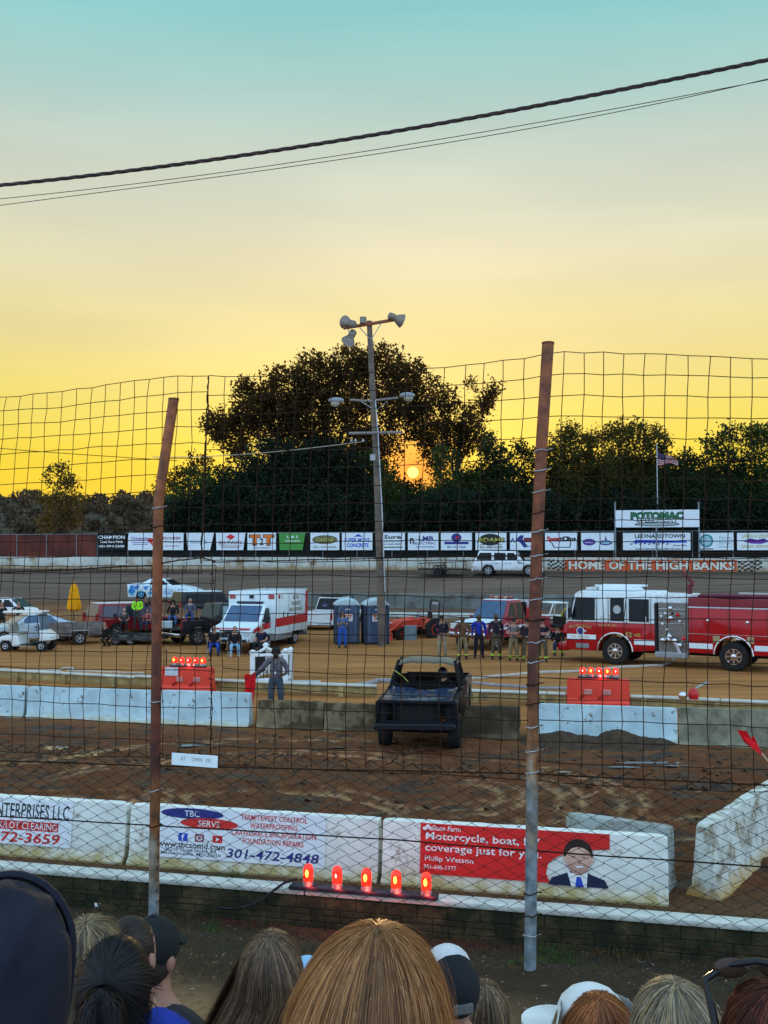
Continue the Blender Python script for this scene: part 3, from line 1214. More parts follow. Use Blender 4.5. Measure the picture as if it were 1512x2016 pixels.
q = MB(); q.box((0, -.004, 0), (W_, .006, .70), M=BMX); q.build('banner_sheet', PANEL, t)
q = MB(); flat_oval(q, bx(383, .27), 63 * k, .075); q.build('blue_oval', NAVY, t)
q = MB(); flat_oval(q, bx(418, .145, -.012), 58 * k, .075); q.build('red_oval', REDL, t)
q = MB(); text(q, 'TBC', bx(383, .27, -.014), .23, .085, .0); text(q, 'SERVS', bx(418, .145, -.016), .33, .085, .0); q.build('lettering', WINK, t)
q = MB(); flat_rect(q, bx(367, -.06), .14, .11); q.build('social_icon', BLUEL, t)
q = MB(); text(q, 'f', bx(367, -.06, -.014), .05, .09, .01); q.build('lettering', WINK, t)
q = MB(); flat_rect(q, bx(400, -.06), .14, .11); q.build('social_icon', mat('icon_pink', (.30, .10, .12), .5), t)
q = MB()
for r_ in (1,):
    q.add([(.045 * math.cos(a), -.0, .035 * math.sin(a)) for a in [2 * PI * i / 16 for i in range(16)]] +
          [(.028 * math.cos(a), -.0, .022 * math.sin(a)) for a in [2 * PI * i / 16 for i in range(16)]],
          [(i, (i + 1) % 16, 16 + (i + 1) % 16, 16 + i) for i in range(16)], bx(400, -.06, -.014))
q.build('icon_ring', WINK, t)
q = MB(); flat_rect(q, bx(436, -.06), .15, .10); q.build('social_icon', REDL, t)
q = MB(); flat_poly(q, bx(436, -.06, -.014), [(-.02, -.03), (.035, 0), (-.02, .03)]); q.build('play_mark', WINK, t)
q = MB()
text(q, 'www.tbcsomd.com', bx(384, -.165), 135 * k, .085, .012)
text(q, '26210 Three Notch Rd.', bx(384, -.235), 105 * k, .05, .004)
text(q, 'Mechanicsville, MD 20659', bx(384, -.29), 120 * k, .05, .004)
q.build('lettering', INK, t)
q = MB()
for i, (tx, w_) in enumerate((('TERMITE/PEST CONTROL', 130), ('WATERPROOFING', 92), ('CRAWLSPACE ENCAPSULATION', 164), ('FOUNDATION REPAIRS', 118))):
    text(q, tx, bx(545, .27 - .108 * i), w_ * k, .075, .012)
q.build('lettering', REDL, t)
q = MB(); text(q, '301-472-4848', bx(545, -.235), 178 * k, .13, .015, slant=.2); q.build('lettering', NAVY, t)

# ---- third barrier, the insurance banner with a portrait
near_barrier(755, 1325, 'white barrier carrying the red insurance banner, its bare end beside the gap in the row', seed=5)
s0, s1 = face(832), face(1205)
sc = (s0 + s1) / 2
W_ = s1 - s0
k = W_ / 373.0
t = thing('banner', 'red insurance banner with white lettering and a portrait of a man in a dark suit', 'banner', banner_frame(sc), AL,
          'banners on the near barriers')


def bx(px, zz, y=-.010):
    return BMX @ T(((px - 1018.5) * k, y, zz))


q = MB(); q.slab([BMX @ Vector(((px - 1018.5) * k, -.002, z)) for px, z in
                  ((832, -.32), (1090, -.32), (1083, -.20), (1087, -.08), (1100, .0), (1130, .10), (1205, .15), (1205, .34), (832, .34))], (0, -1, 0), .006)
q.build('banner_sheet', REDV, t)
q = MB()
text(q, 'State Farm', bx(885, .285, -.012), 58 * k, .065, .012, slant=.15)
text(q, 'Motorcycle, boat, RV', bx(957, .165, -.012), 228 * k, .13, .012)
text(q, 'coverage just for you.', bx(958, .015, -.012), 232 * k, .13, .012)
text(q, 'Philip Watson', bx(891, -.125, -.012), 98 * k, .085, .006)
text(q, '301-645-1277', bx(873, -.225, -.012), 66 * k, .055, .006)
for dx in (-6, 0, 6):
    flat_oval(q, bx(847 + dx, .285 + (.018 if dx == 0 else -.012), -.012), .032, .022, 14)
q.build('lettering', WINK, t)
SKIN = mat('portrait_skin', (.62, .36, .27), .6, var=.12, vs=14)
SUIT = mat('portrait_suit', (.014, .02, .06), .6, var=.1)
q = MB(); flat_poly(q, bx(1145, 0, -.009), [((px - 1145) * k, z) for px, z in ((1087, -.34), (1094, -.25), (1118, -.19), (1132, -.155), (1160, -.155), (1172, -.19), (1195, -.24), (1203, -.34))])
q.build('portrait_suit', SUIT, t)
q = MB(); flat_poly(q, bx(1145, 0, -.011), [((px - 1145) * k, z) for px, z in ((1132, -.345), (1124, -.165), (1145, -.19), (1163, -.155), (1161, -.345))]); q.build('portrait_shirt', WINK, t)
q = MB(); flat_poly(q, bx(1145, 0, -.013), [((px - 1145) * k, z) for px, z in ((1139, -.345), (1142, -.22), (1150, -.22), (1156, -.345))]); q.build('portrait_tie', BLUEL, t)
q = MB(); flat_oval(q, bx(1145, .075, -.010), 28 * k, .185); q.build('portrait_hair', mat('portrait_hair', (.03, .018, .012), .7), t)
q = MB(); flat_poly(q, bx(1146, .0, -.012), [(25 * k * math.cos(a) * (1 - .12 * max(0, -math.sin(a))), .20 * math.sin(a) * (1 if math.sin(a) < 0 else .78)) for a in [2 * PI * i / 30 for i in range(30)]])
q.build('portrait_face', SKIN, t)
q = MB(); flat_poly(q, bx(1146, .0, -.013), [(23 * k * math.cos(a), .195 * math.sin(a)) for a in [PI + .35 + (PI - .7) * i / 14 for i in range(15)]]); q.build('portrait_stubble', mat('portrait_stubble', (.47, .27, .20), .6, var=.2, vs=30), t)
q = MB()
for s in (-1, 1):
    flat_oval(q, bx(1146 + 25 * s, .0, -.0115), 3.5 * k, .035, 10)
flat_oval(q, bx(1144, .11, -.0135), 15 * k, .035, 16)
q.build('portrait_highlight', mat('portrait_light', (.70, .44, .33), .5), t)
q = MB()
for dx in (-10, 10):
    flat_oval(q, bx(1146 + dx, .03, -.014), 3.6 * k, .009, 12)
    flat_rect(q, bx(1146 + dx, .062, -.014), 10 * k, .009)
flat_poly(q, bx(1147, -.025, -.014), [(-3.5 * k, -.028), (3.5 * k, -.028), (2 * k, -.018), (-2 * k, -.018)])
q.build('portrait_features', mat('portrait_shade', (.20, .09, .06), .7), t)
q = MB(); flat_poly(q, bx(1147, -.09, -.014), [(-9 * k, .008), (9 * k, .008), (5 * k, -.012), (-5 * k, -.012)]); q.build('portrait_smile', WINK, t)

# ---- a second barrier set behind it and the one that turns away at the gap
a, b_ = N(1120, 1640, 15.2), N(1322, 1640, 14.78)
t = thing('concrete_barrier', 'weathered grey white barrier standing close behind the insurance banner barrier', 'barrier', ((a.x + b_.x) / 2, (a.y + b_.y) / 2, 0),
          math.atan2(b_.y - a.y, b_.x - a.x), 'white concrete barriers along the near edge of the track')
jersey_mesh(MB(), (b_ - a).length, .83, .006, 8).build('barrier_block', mat('barrier_old', (.42, .46, .44), .8, var=.2, vs=3, col2=(.16, .14, .1), c2at=.56, c2w=.1, bump=.4), t, smooth=35)
a = G(1385, 1765, 0)
b_ = G(1640, 1560, 0)
t = thing('concrete_barrier', 'stained white barrier turned away from the gap towards the track, orange rust at its foot', 'barrier', ((a.x + b_.x) / 2, (a.y + b_.y) / 2, -.03),
          math.atan2(b_.y - a.y, b_.x - a.x))
jersey_mesh(MB(), (b_ - a).length, .95, .008, 9, 1.0).build('barrier_block', mat('barrier_streaked', (.60, .62, .56), .8, var=.2, vs=4, col2=(.25, .20, .12), c2at=.57, c2w=.08, c2s=5, bump=.5,
                                                         low=(.42, .25, .07), lowz=.28), t, smooth=35)

# ---- block wall with its white cap in front
BLK = mat('mossy_block', (.085, .065, .03), .95, var=.4, vs=4, col2=(.025, .026, .012), c2at=.47, c2w=.1, c2s=3, bump=.6, bs=30)
sa, sb = run_s(-420, 13.3), run_s(1900, 13.3)
p = run_point(13.32, (sa + sb) / 2)
t = thing('block_wall', 'low mossy block wall with a long white cap in front of the barriers', 'wall', (p.x, p.y, -.45), AL)
L_ = sb - sa
q = MB()
rr = random.Random(2)
x = -L_ / 2
for row in range(3):
    x = -L_ / 2 - (.2 if row % 2 else 0)
    while x < L_ / 2:
        q.box((x + .2, rr.uniform(-.006, .006), .09 + .165 * row), (.394, .2, .161), b=.008)
        x += .4
q.box((0, .02, .245), (L_, .15, .47))
q.build('block_course', BLK, t)
q = MB()
x = -L_ / 2
while x < L_ / 2:
    w = rr.uniform(2.3, 3.1)
    q.box((x + w / 2, 0, .545 + rr.uniform(-.004, .004)), (w - .012, .27, .075), b=.02, seg=2)
    x += w
q.build('wall_cap', mat('cap_white', (.56, .56, .49), .7, var=.15, vs=5, col2=(.30, .27, .2), c2at=.64, c2w=.05, c2s=9, bump=.3), t, smooth=40)

# ---- strip of five red lamps on the wall cap
LAMPON = mat('red_lamp_glass', (.7, .02, .01), .15, emit=(1.0, .03, .012), es=1.25, coat=.5)
FIL = mat('lamp_glow', (1, .4, .05), .3, emit=(1.0, .42, .04), es=7)
HOT = mat('lamp_glow_pink', (1, .5, .5), .3, emit=(1.0, .35, .30), es=8)
DARKM = mat('dark_metal', (.03, .032, .045), .5, metal=.4, var=.2)


def lamp_strip(name, label, loc, rz, L, n, r, h, group, glow_i, base_h=.04):
    t = thing(name, label, 'warning lights', loc, rz, group)
    MB().box((0, 0, base_h / 2), (L, .16 if r > .04 else .12, base_h), b=.008).build('lamp_board', DARKM, t)
    for i in range(n):
        x = -L / 2 + L * (i + .62 if r > .04 else i + .5) / n
        q = MB(); q.lathe([(r * 1.15, 0), (r * 1.15, r * .5), (r * .95, r * .55), (r * .95, r * .9)], 14, T((x, 0, base_h)))
        lb = q.build('lamp_base', GALV, t, smooth=40)
        q = MB(); q.lathe([(r, 0), (r * 1.02, h * .55), (r * .98, h * .75), (r * .75, h * .92), (r * .35, h)], 16, T((x, 0, base_h + r * .9)))
        dm = q.build('lamp_dome', LAMPON, t, smooth=60)
        g = glow_i[i]
        q = MB(); q.ell((x, -r * .98, base_h + r * .9 + h * .5), (r * (.34 if g else .18), r * .16, h * (.22 if g else .13)), 10, 8)
        q.build('filament_glow', FIL if g else HOT, dm, smooth=60)
    for i in (range(n) if r > .04 and L > 1.7 and base_h == .05 and h > .2 else (n // 2,)):
        ld = bpy.data.lights.new('lamp_light', 'POINT')
        ld.energy = 3.2 if h > .2 else 6
        ld.color = (1, .05, .03)
        ld.shadow_soft_size = .05
        lo = bpy.data.objects.new('lamp_light', ld)
        COL.objects.link(lo)
        lo.parent = t
        lo.location = (-L / 2 + L * (i + .62) / n + .05, -.11, base_h + .03)
    return t


pa, pb = N(572, 1735, 13.22), N(862, 1757, 13.22)
mid = (pa + pb) / 2
lamp_strip('lamp_strip', 'dark board with five tall lit red lamps standing on the white wall cap', (mid.x, mid.y, .137), AL, (pb - pa).length, 5, .065, .215, None, (1, 0, 1, 1, 1), .05)
q = MB()
c0 = N(585, 1733, 13.2)
pts = [c0 + Vector((0, 0, .02))]
for px, py, n in ((560, 1738, 13.14), (540, 1752, 13.11), (520, 1768, 13.08), (500, 1780, 13.05), (478, 1787, 13.0), (455, 1789, 12.95), (430, 1787, 12.9)):
    pts.append(N(px, py, n))
q.tube(pts, .017, 6)
tag(q.build('power_cable', BLACK, smooth=60), 'thick black cable drooping from the lamp board over the block wall', 'cable')

# ---- rubbish on the bank
p = G(200, 1776, -.28)
t = thing('paper_cup', 'crumpled white paper cup lying by the block wall at the left', 'cup', (p.x, p.y, gz(p.x, p.y) + .05), .3)
q = MB(); q.lathe([(.045, -.09), (.062, .085), (.066, .09), (.058, .085), (.042, -.08)], 12, Ry(1.45)); q.build('cup_wall', mat('paper_white', (.72, .72, .68), .7), t, smooth=40)
q = MB(); q.box((.1, -.03, -.02), (.05, .03, .05), b=.006); q.build('torn_lid', MATS['paper_white'], t)

# ---- tall catch fence between stands and track: posts, square mesh, chain link
FN = 10.63
fence = thing('catch_fence', 'tall catch fence of rusty posts, square mesh and chain link in front of the stands', 'fence', (0, FN, 0), AL)
fp = (0, FN)


def fl(px, py):              # fence-local (along, up) of a picture point
    w = N(px, py, FN)
    return w.x / math.cos(AL), w.z


def post(pxs, r, label, ties, cloc, post_mat):
    """pxs: picture points up the post"""
    pts = []
    for px, py in pxs:
        s, z = fl(px, py)
        pts.append(Vector((s, 0, z)))
    z0 = gz(*(Vector((pts[0].x * math.cos(AL), FN + pts[0].x * math.sin(AL)))))
    pts[0].z = z0 - .15
    full = []
    for a, b_ in zip(pts, pts[1:]):
        k = 5
        for i in range(k):
            full.append(a.lerp(b_, i / k))
    full.append(pts[-1])
    q = MB(); q.tube(full, r, 14)
    o = q.build('fence_post', post_mat, fence, smooth=50)
    o['label'] = label
    q = MB()
    q.tube([pts[-1] + Vector((0, 0, -.01)), pts[-1] + Vector((0, 0, .012))], r * 1.06, 14)
    q.build('post_cap', RUST, o, smooth=50)
    for py in ties:
        for a, b_ in zip(pxs, pxs[1:]):
            if b_[1] <= py <= a[1]:
                f_ = (py - a[1]) / (b_[1] - a[1])
                s, z = fl(a[0] + (b_[0] - a[0]) * f_, py)
                rr_ = random.Random(int(py))
                pp = [Vector((s + (r + .008) * math.cos(an), (r + .008) * math.sin(an), z + .012 * math.cos(an + rr_.uniform(-1, 1)))) for an in [2 * PI * i / 14 for i in range(15)]]
                pp.append(Vector((s + r + .05, -.02, z + .02)))
                q = MB(); q.tube(pp, .006, 5)
                q.build('tie_wire', GALV if rr_.random() < .7 else WIRE, o)
    return o


# paint worn to rust further up the posts
def worn(name, lo):
    post_mat = bpy.data.materials.new(name)
    post_mat.use_nodes = True
    _n, _l = post_mat.node_tree.nodes, post_mat.node_tree.links
    _b = _n['Principled BSDF']; _b.inputs['Roughness'].default_value = .62; _b.inputs['Metallic'].default_value = .15
    _tc = _n.new('ShaderNodeTexCoord'); _sp = _n.new('ShaderNodeSeparateXYZ'); _l.new(_tc.outputs['Object'], _sp.inputs[0])
    _nz = _n.new('ShaderNodeTexNoise'); _nz.inputs['Scale'].default_value = 2.6; _nz.inputs['Detail'].default_value = 8
    _mp = _n.new('ShaderNodeMapping'); _mp.inputs['Scale'].default_value = (3, 3, .8); _l.new(_tc.outputs['Object'], _mp.inputs[0]); _l.new(_mp.outputs[0], _nz.inputs['Vector'])
    _ad = _n.new('ShaderNodeMath'); _ad.operation = 'MULTIPLY_ADD'; _l.new(_nz.outputs['Fac'], _ad.inputs[0]); _ad.inputs[1].default_value = 2.6; _l.new(_sp.outputs['Z'], _ad.inputs[2])
    _r = _n.new('ShaderNodeValToRGB'); _l.new(_ad.outputs[0], _r.inputs[0])
    _mrz = _n.new('ShaderNodeMapRange'); _mrz.inputs['From Min'].default_value = lo; _mrz.inputs['From Max'].default_value = lo + 8; _l.new(_ad.outputs[0], _mrz.inputs['Value']); _l.new(_mrz.outputs[0], _r.inputs[0])
    _st = [(0, (.24, .28, .28)), (.36, (.22, .27, .30)), (.43, (.28, .22, .15)), (.48, (.26, .09, .022)), (.56, (.085, .020, .009)), (.66, (.13, .026, .009)), (.8, (.20, .05, .013)), (1, (.24, .07, .018))]
    while len(_r.color_ramp.elements) < len(_st):
        _r.color_ramp.elements.new(.5)
    for e, (p_, c_) in zip(_r.color_ramp.elements, _st):
        e.position = p_; e.color = (*c_, 1)
    _nz2 = _n.new('ShaderNodeTexNoise'); _nz2.inputs['Scale'].default_value = 9; _nz2.inputs['Detail'].default_value = 8; _l.new(_tc.outputs['Object'], _nz2.inputs['Vector'])
    _m2 = _n.new('ShaderNodeMapRange'); _m2.inputs['From Min'].default_value = .3; _m2.inputs['From Max'].default_value = .7; _m2.inputs['To Min'].default_value = .38; _m2.inputs['To Max'].default_value = 1.3; _l.new(_nz2.outputs['Fac'], _m2.inputs['Value'])
    _sc = _n.new('ShaderNodeVectorMath'); _sc.operation = 'SCALE'; _l.new(_r.outputs['Color'], _sc.inputs[0]); _l.new(_m2.outputs[0], _sc.inputs['Scale']); _l.new(_sc.outputs[0], _b.inputs['Base Color'])

    return post_mat


post([(302, 1840), (306, 1500), (309, 1200), (312, 990), (318, 945), (330, 865), (342, 786)], .057, 'rusty post at the left, leaning to the right above a kink', (1000, 1037, 1382, 1555, 1625), 0, worn('worn_post_rusty', -1.2))
post([(1043, 1900), (1047, 1600), (1050, 1300), (1058, 1050), (1066, 880), (1079, 676)], .060, 'tall rusty post with bare grey paint low down', (888, 926, 968, 1009, 1046, 1094, 1140, 1180, 1221, 1264, 1304, 1347, 1385, 1430, 1478, 1520, 1758, 1800, 1840), 0, worn('worn_post_grey', 0.1))

SA, SB = fl(-330, 1300)[0], fl(1830, 1300)[0]


def top_z(s, pts):
    return np.interp(s, [p[0] for p in pts], [p[1] for p in pts])


TOPL = [fl(x, y) for x, y in ((-330, 800), (0, 780), (100, 770), (250, 750), (340, 743), (412, 742), (470, 745), (690, 735), (850, 722), (1000, 706), (1075, 694), (1200, 698), (1512, 708), (1830, 720))]


def mesh_panel(name, s_a, s_b, top, bot, seed, pitch=.19, wob=.012, lean=.035, r=.0043):
    rr = random.Random(seed)
    ncol = int((s_b - s_a) / pitch)
    tops = [top(s_a + i * pitch) for i in range(ncol + 1)]
    nrow = int(round((max(tops) - bot) / pitch))
    grid = []
    for i in range(ncol + 1):
        col_ = []
        ph = rr.uniform(0, 6)
        for j in range(nrow + 1):
            s = s_a + i * pitch
            z = bot + (tops[i] - bot) * j / nrow
            up = max(0, z - 3.2)
            col_.append(Vector((s + lean * up + wob * (math.sin(z * 2.2 + ph) * .8 + rr.uniform(-.7, .7)), rr.uniform(-.012, .012) + .03 * math.sin(s * 1.3 + z), z + .02 * math.sin(s * 1.7 + j) * .5 + rr.uniform(-.008, .008))))
        grid.append(col_)
    q = MB()
    for i in range(ncol + 1):
        q.tube(grid[i], r, 4, cap=False)
    for j in range(nrow + 1):
        q.tube([grid[i][j] for i in range(ncol + 1)], r, 4, cap=False)
    o = q.build(name, WIRE, fence)
    return o


mid_z = fl(756, 1108)[1]
low_z = fl(756, 1512)[1]
sj = fl(418, 1100)[0]
mesh_panel('wire_mesh', SA, sj, lambda s: float(top_z(s, TOPL)), mid_z - .12, 1, .178)['label'] = 'square wire mesh of the upper left bay'
mesh_panel('wire_mesh', sj - .16, SB, lambda s: float(top_z(s, TOPL)), mid_z + .02, 2, .200)['label'] = 'square wire mesh of the upper right bay'
mesh_panel('wire_mesh', SA, sj + .1, lambda s: mid_z - .04, low_z - .02, 3, .184, .014)['label'] = 'square wire mesh below the join at the left'
mesh_panel('wire_mesh', sj + .1, SB, lambda s: mid_z + .06, low_z - .05, 4, .200, .014)['label'] = 'square wire mesh below the join at the right'

# frayed seam of the left panel
q = MB()
rr = random.Random(8)
s, z0 = fl(411, 742)
pts = []
for j in range(40):
    z = z0 - j * .052
    pts.append(Vector((s - .01 + .035 * max(0, z - 3.2) - .035 * max(0, z0 - 3.2) + rr.uniform(-.008, .008), .012, z)))
q.tube(pts, .008, 5)
s, zz = fl(418, 1105)
for j in range(0, 60, 3):
    pts = [Vector((s + .03 * math.sin(j) + rr.uniform(-.02, .02), .01, zz - j * .035)), Vector((s + rr.uniform(-.06, .06), .0, zz - j * .035 - rr.uniform(.0, .05)))]
    q.tube(pts, .005, 4)
pts = [Vector((s + rr.uniform(-.012, .012), .0, zz + .1 - j * .05)) for j in range(45)]
q.tube(pts, .006, 5)
q.build('frayed_seam', WIRE, fence)

# chain link
q = MB()
dw = .118
zt = fl(756, 1500)[1]
zb = .16
k = 0
s = SA
dh = .062
kk = 0
rr = random.Random(4)
while s < SB:
    pts = []
    z = zt + rr.uniform(-.02, .02)
    i = 0
    while z > zb:
        sag = .02 * math.sin(s * 2 + z * 1.3)
        pts.append(Vector((s + (dw * .53 if (i + kk) % 2 else -dw * .53) + rr.uniform(-.004, .004), (.006 if (i + kk) % 2 else -.006) + .03 * math.sin(s * .9 + z), z + sag * .5)))
        z -= dh
        i += 1
    q.tube(pts, .0056, 4, cap=False)
    s += dw
    kk += 1
# knuckles along the top
q.build('chain_link', CHAIN, fence)


def strand(pxs, r, name='tension_wire', m=WIRE):
    pts = []
    for a, b_ in zip(pxs, pxs[1:]):
        for i in range(6):
            f_ = i / 6
            s, z = fl(a[0] + (b_[0] - a[0]) * f_, a[1] + (b_[1] - a[1]) * f_)
            pts.append(Vector((s, -.012, z + R.uniform(-.003, .003))))
    q = MB(); q.tube(pts, r, 5)
    return q.build(name, m, fence)


strand([(-300, 1478), (0, 1497), (300, 1507), (1045, 1523), (1512, 1545), (1800, 1560)], .008)
strand([(-300, 1590), (0, 1607), (300, 1624), (780, 1653), (1045, 1674), (1512, 1706), (1800, 1730)], .008)
strand([(-300, 1715), (0, 1742), (300, 1772), (700, 1806), (1045, 1835), (1512, 1882), (1800, 1905)], .007)
strand([(-300, 1170), (0, 1128), (300, 1113), (345, 1104), (400, 1098), (430, 1107)], .008, m=WIRE)
strand([(420, 1107), (700, 1100), (1045, 1092), (1512, 1088), (1800, 1084)], .006, m=WIRE)

# small plate wired to the fence, letters bleached away
s0, z0 = fl(338, 1497); s1, z1 = fl(428, 1497)
w = N(383, 1497, FN - .06)
t = thing('fence_sign', 'small white plate with bleached lettering hung on the fence right of the left post', 'sign', (w.x, w.y, w.z), AL - .0)
MB().box((0, 0, 0), (s1 - s0, .008, .13), b=.012, M=Ry(.022)).build('sign_plate', mat('sign_plate', (.72, .80, .84), .4, var=.06), t)
q = MB()
for x, tx, w_ in ((-.13, 'AT', .06), (.03, 'OWN', .12), (.16, 'III', .05)):
    text(q, tx, Ry(.022) @ T((x, -.007, .012)), w_, .042, .0)
q.build('lettering', mat('ink_faded', (.30, .36, .40), .6), t)

# weeds and litter on the bank
GRN = mat('weed_green', (.07, .13, .03), .8, var=.4, trans=.3)
DRYG = mat('dry_grass', (.16, .10, .04), .9, var=.4, trans=.2)
REDG = mat('red_weeds', (.15, .055, .035), .9, var=.4, trans=.2)
LIT = mat('litter_chips', (.30, .26, .2), .8, var=.3)


def tufts(mb, spots, n, h, spread, rr, w=.006):
    for (x, y) in spots:
        for i in range(n):
            a = rr.uniform(0, 2 * PI)
            d = abs(rr.gauss(0, spread))
            bx_, by_ = x + d * math.cos(a), y + d * math.sin(a)
            z = gz(bx_, by_) - .01
            hh = h * rr.uniform(.4, 1.1)
            lx, ly = rr.uniform(-.5, .5) * hh, rr.uniform(-.5, .5) * hh
            sx, sy = rr.uniform(-1, 1), rr.uniform(-1, 1)
            mb.add([(bx_ - w * sx, by_ - w * sy, z), (bx_ + w * sx, by_ + w * sy, z), (bx_ + lx * .5 + w * .7 * sx, by_ + ly * .5 + w * .7 * sy, z + hh * .6), (bx_ + lx, by_ + ly, z + hh)],
                   [(0, 1, 2), (0, 2, 3)])


def bank_spots(box, n, rr):
    out = []
    for i in range(n):
        px, py = rr.uniform(box[0], box[2]), rr.uniform(box[1], box[3])
        # bank lies between z=-.3 and z=.4: iterate on height
        z = 0
        for _ in range(6):
            g = G(px, py, z)
            z = float(hgt(g.y + SL * g.x))
        out.append((g.x, g.y))
    return out


rr = random.Random(3)
q = MB(); tufts(q, bank_spots((420, 1775, 480, 1800), 6, rr), 60, .16, .10, rr); tufts(q, bank_spots((1050, 1870, 1130, 1905), 8, rr), 50, .10, .12, rr); tufts(q, bank_spots((395, 1815, 430, 1840), 4, rr), 40, .10, .07, rr)
tufts(q, bank_spots((1000, 1890, 1040, 1910), 4, rr), 40, .08, .08, rr); tufts(q, bank_spots((0, 1790, 1512, 1880), 60, rr), 9, .07, .15, rr)
tag(q.build('weeds', GRN), 'green weeds growing along the foot of the block wall', 'weeds', kind='stuff')
q = MB(); tufts(q, bank_spots((430, 1790, 720, 1825), 60, rr), 40, .06, .14, rr); tufts(q, bank_spots((880, 1830, 1040, 1870), 25, rr), 35, .06, .14, rr); tufts(q, bank_spots((130, 1780, 420, 1850), 25, rr), 20, .05, .15, rr)
tag(q.build('withered_weeds', REDG), 'withered reddish weeds on the bank below the fence', 'weeds', kind='stuff')
q = MB(); tufts(q, bank_spots((1180, 1850, 1290, 1890), 18, rr), 40, .12, .14, rr); tufts(q, bank_spots((0, 1790, 1512, 1930), 420, rr), 26, .055, .2, rr, .005)
tag(q.build('dry_grass', DRYG), 'dry straw coloured grass and thatch on the bank', 'grass', kind='stuff')
q = MB()
for (x, y) in bank_spots((140, 1780, 1500, 2010), 420, rr):
    a = rr.uniform(0, PI)
    w, l_ = rr.uniform(.003, .010), rr.choice((.012, .02, .03, .06))
    q.box((0, 0, 0), (l_, w, .005), M=T((x, y, gz(x, y) + .004)) @ Rz(a) @ Rx(rr.uniform(-.3, .3)))
tag(q.build('litter_chips', LIT), 'pale wood chips and scraps scattered on the bank', 'litter', kind='stuff')

# ---- overhead cables
CABLE = mat('cable_sheath', (.035, .018, .016), .6, var=.2)


def overhead(name, label, pts, Y, r, twist=0.0, n=80):
    q = MB()
    out = []
    xs = [p_[0] for p_ in pts]
    ys = [p_[1] for p_ in pts]
    # quadratic-smooth through the points
    co_ = np.polyfit(xs, ys, min(3, len(pts) - 1))
    x0, x1 = -400, 1912
    for i in range(n + 1):
        px = x0 + (x1 - x0) * i / n
        py = float(np.polyval(co_, px))
        out.append(P(px, py, Y - .0012 * (px - 756)))
    if twist:
        for off in range(3):
            pp = []
            fine = 420
            for i in range(fine + 1):
                f_ = i / fine * n
                a = out[min(int(f_), n - 1)].lerp(out[min(int(f_) + 1, n)], f_ - int(f_) if f_ < n else 1)
                an = 2 * PI * off / 3 + i * .42
                pp.append(a + Vector((0, math.cos(an), math.sin(an))) * twist)
            q.tube(pp, r, 5)
    else:
        q.tube(out, r, 5)
    return tag(q.build(name, CABLE, smooth=60), label, 'cable', 'cables strung across the sky')


overhead('overhead_cable', 'thick twisted black cable, topmost of those across the sky', [(0, 365), (330, 326), (600, 288), (880, 240), (1180, 185), (1512, 118)], 11, .013, .011)
overhead('overhead_wire', 'thin wire sagging lower under the thick cable, lowest at the left edge', [(0, 406), (200, 378), (340, 354), (600, 330), (800, 298), (1000, 255), (1512, 156)], 11.2, .0045)
overhead('overhead_wire', 'thin wire just under the thick cable, crossing the lowest wire at the left', [(0, 391), (200, 370), (330, 356), (520, 326), (800, 284), (1000, 253), (1512, 157)], 11.3, .0045)
# ---------------------------------------------------------------- vehicles: x forward, y to the left, z up
GLASS = mat('dark_glass', (.008, .011, .014), .12, var=.1, spec=.18)
GLASSB = mat('sky_glass', (.02, .07, .15), .06, var=.25, vs=2, spec=.6)
GLASSL = mat('pale_glass', (.30, .42, .48), .1, var=.15, spec=.8)
CHROME = mat('chrome', (.62, .63, .65), .18, metal=1.0, var=.05)
ALLOY = mat('alloy', (.42, .43, .45), .3, metal=.8, var=.1)
TYRE = mat('tyre', (.016, .016, .016), .85, var=.25)
LAMPW = mat('lamp_lens', (.6, .62, .64), .1, var=.05, spec=.8)
LAMPR = mat('tail_lens', (.35, .012, .012), .15, var=.1, spec=.7)
TRIMB = mat('black_trim', (.014, .014, .016), .5, var=.15)


def paint(name, col, mud=None, lowz=.55, rough=.3):
    return mat('paint_' + name, col, rough, var=.05, vs=2, coat=.6, low=mud, lowz=lowz)


DIRT = (.26, .17, .095)


def wheel(parent, x, y, r, w=.24, rim=ALLOY, spokes=5, rimr=.62):
    sg = 1 if y > 0 else -1
    M = T((x, y, r)) @ Rx(-sg * PI / 2)        # lathe axis points outwards
    q = MB()
    q.lathe([(r * .60, -w / 2), (r * .93, -w / 2), (r, -w * .36), (r, w * .36), (r * .93, w / 2), (r * rimr, w / 2), (r * rimr, w * .3)], 22, M)
    o = q.build('wheel', TYRE, parent, smooth=40)
    q = MB()
    q.lathe([(r * rimr, w * .22), (r * rimr, w * .5 + .004), (r * rimr * .88, w * .5 + .004), (r * rimr * .84, w * .28), (r * .2, w * .26)], 20, M)
    q.lathe([(r * .18, w * .2), (r * .18, w * .46), (r * .10, w * .52)], 10, M)
    for k in range(spokes):
        a = 2 * PI * k / spokes
        q.box((r * rimr * .5, 0, w * .36), (r * rimr * .78, r * .15, w * .14), M=M @ Rz(a))
    q.build('rim', rim, o, smooth=40)
    return o


def arch(x, r, z0, up=True, n=9):
    """points of a wheel arch, walked from front to rear along the sill"""
    return [(x + r * math.cos(a), max(z0, z0 + r * math.sin(a))) for a in [PI * i / n for i in range(n + 1)]]


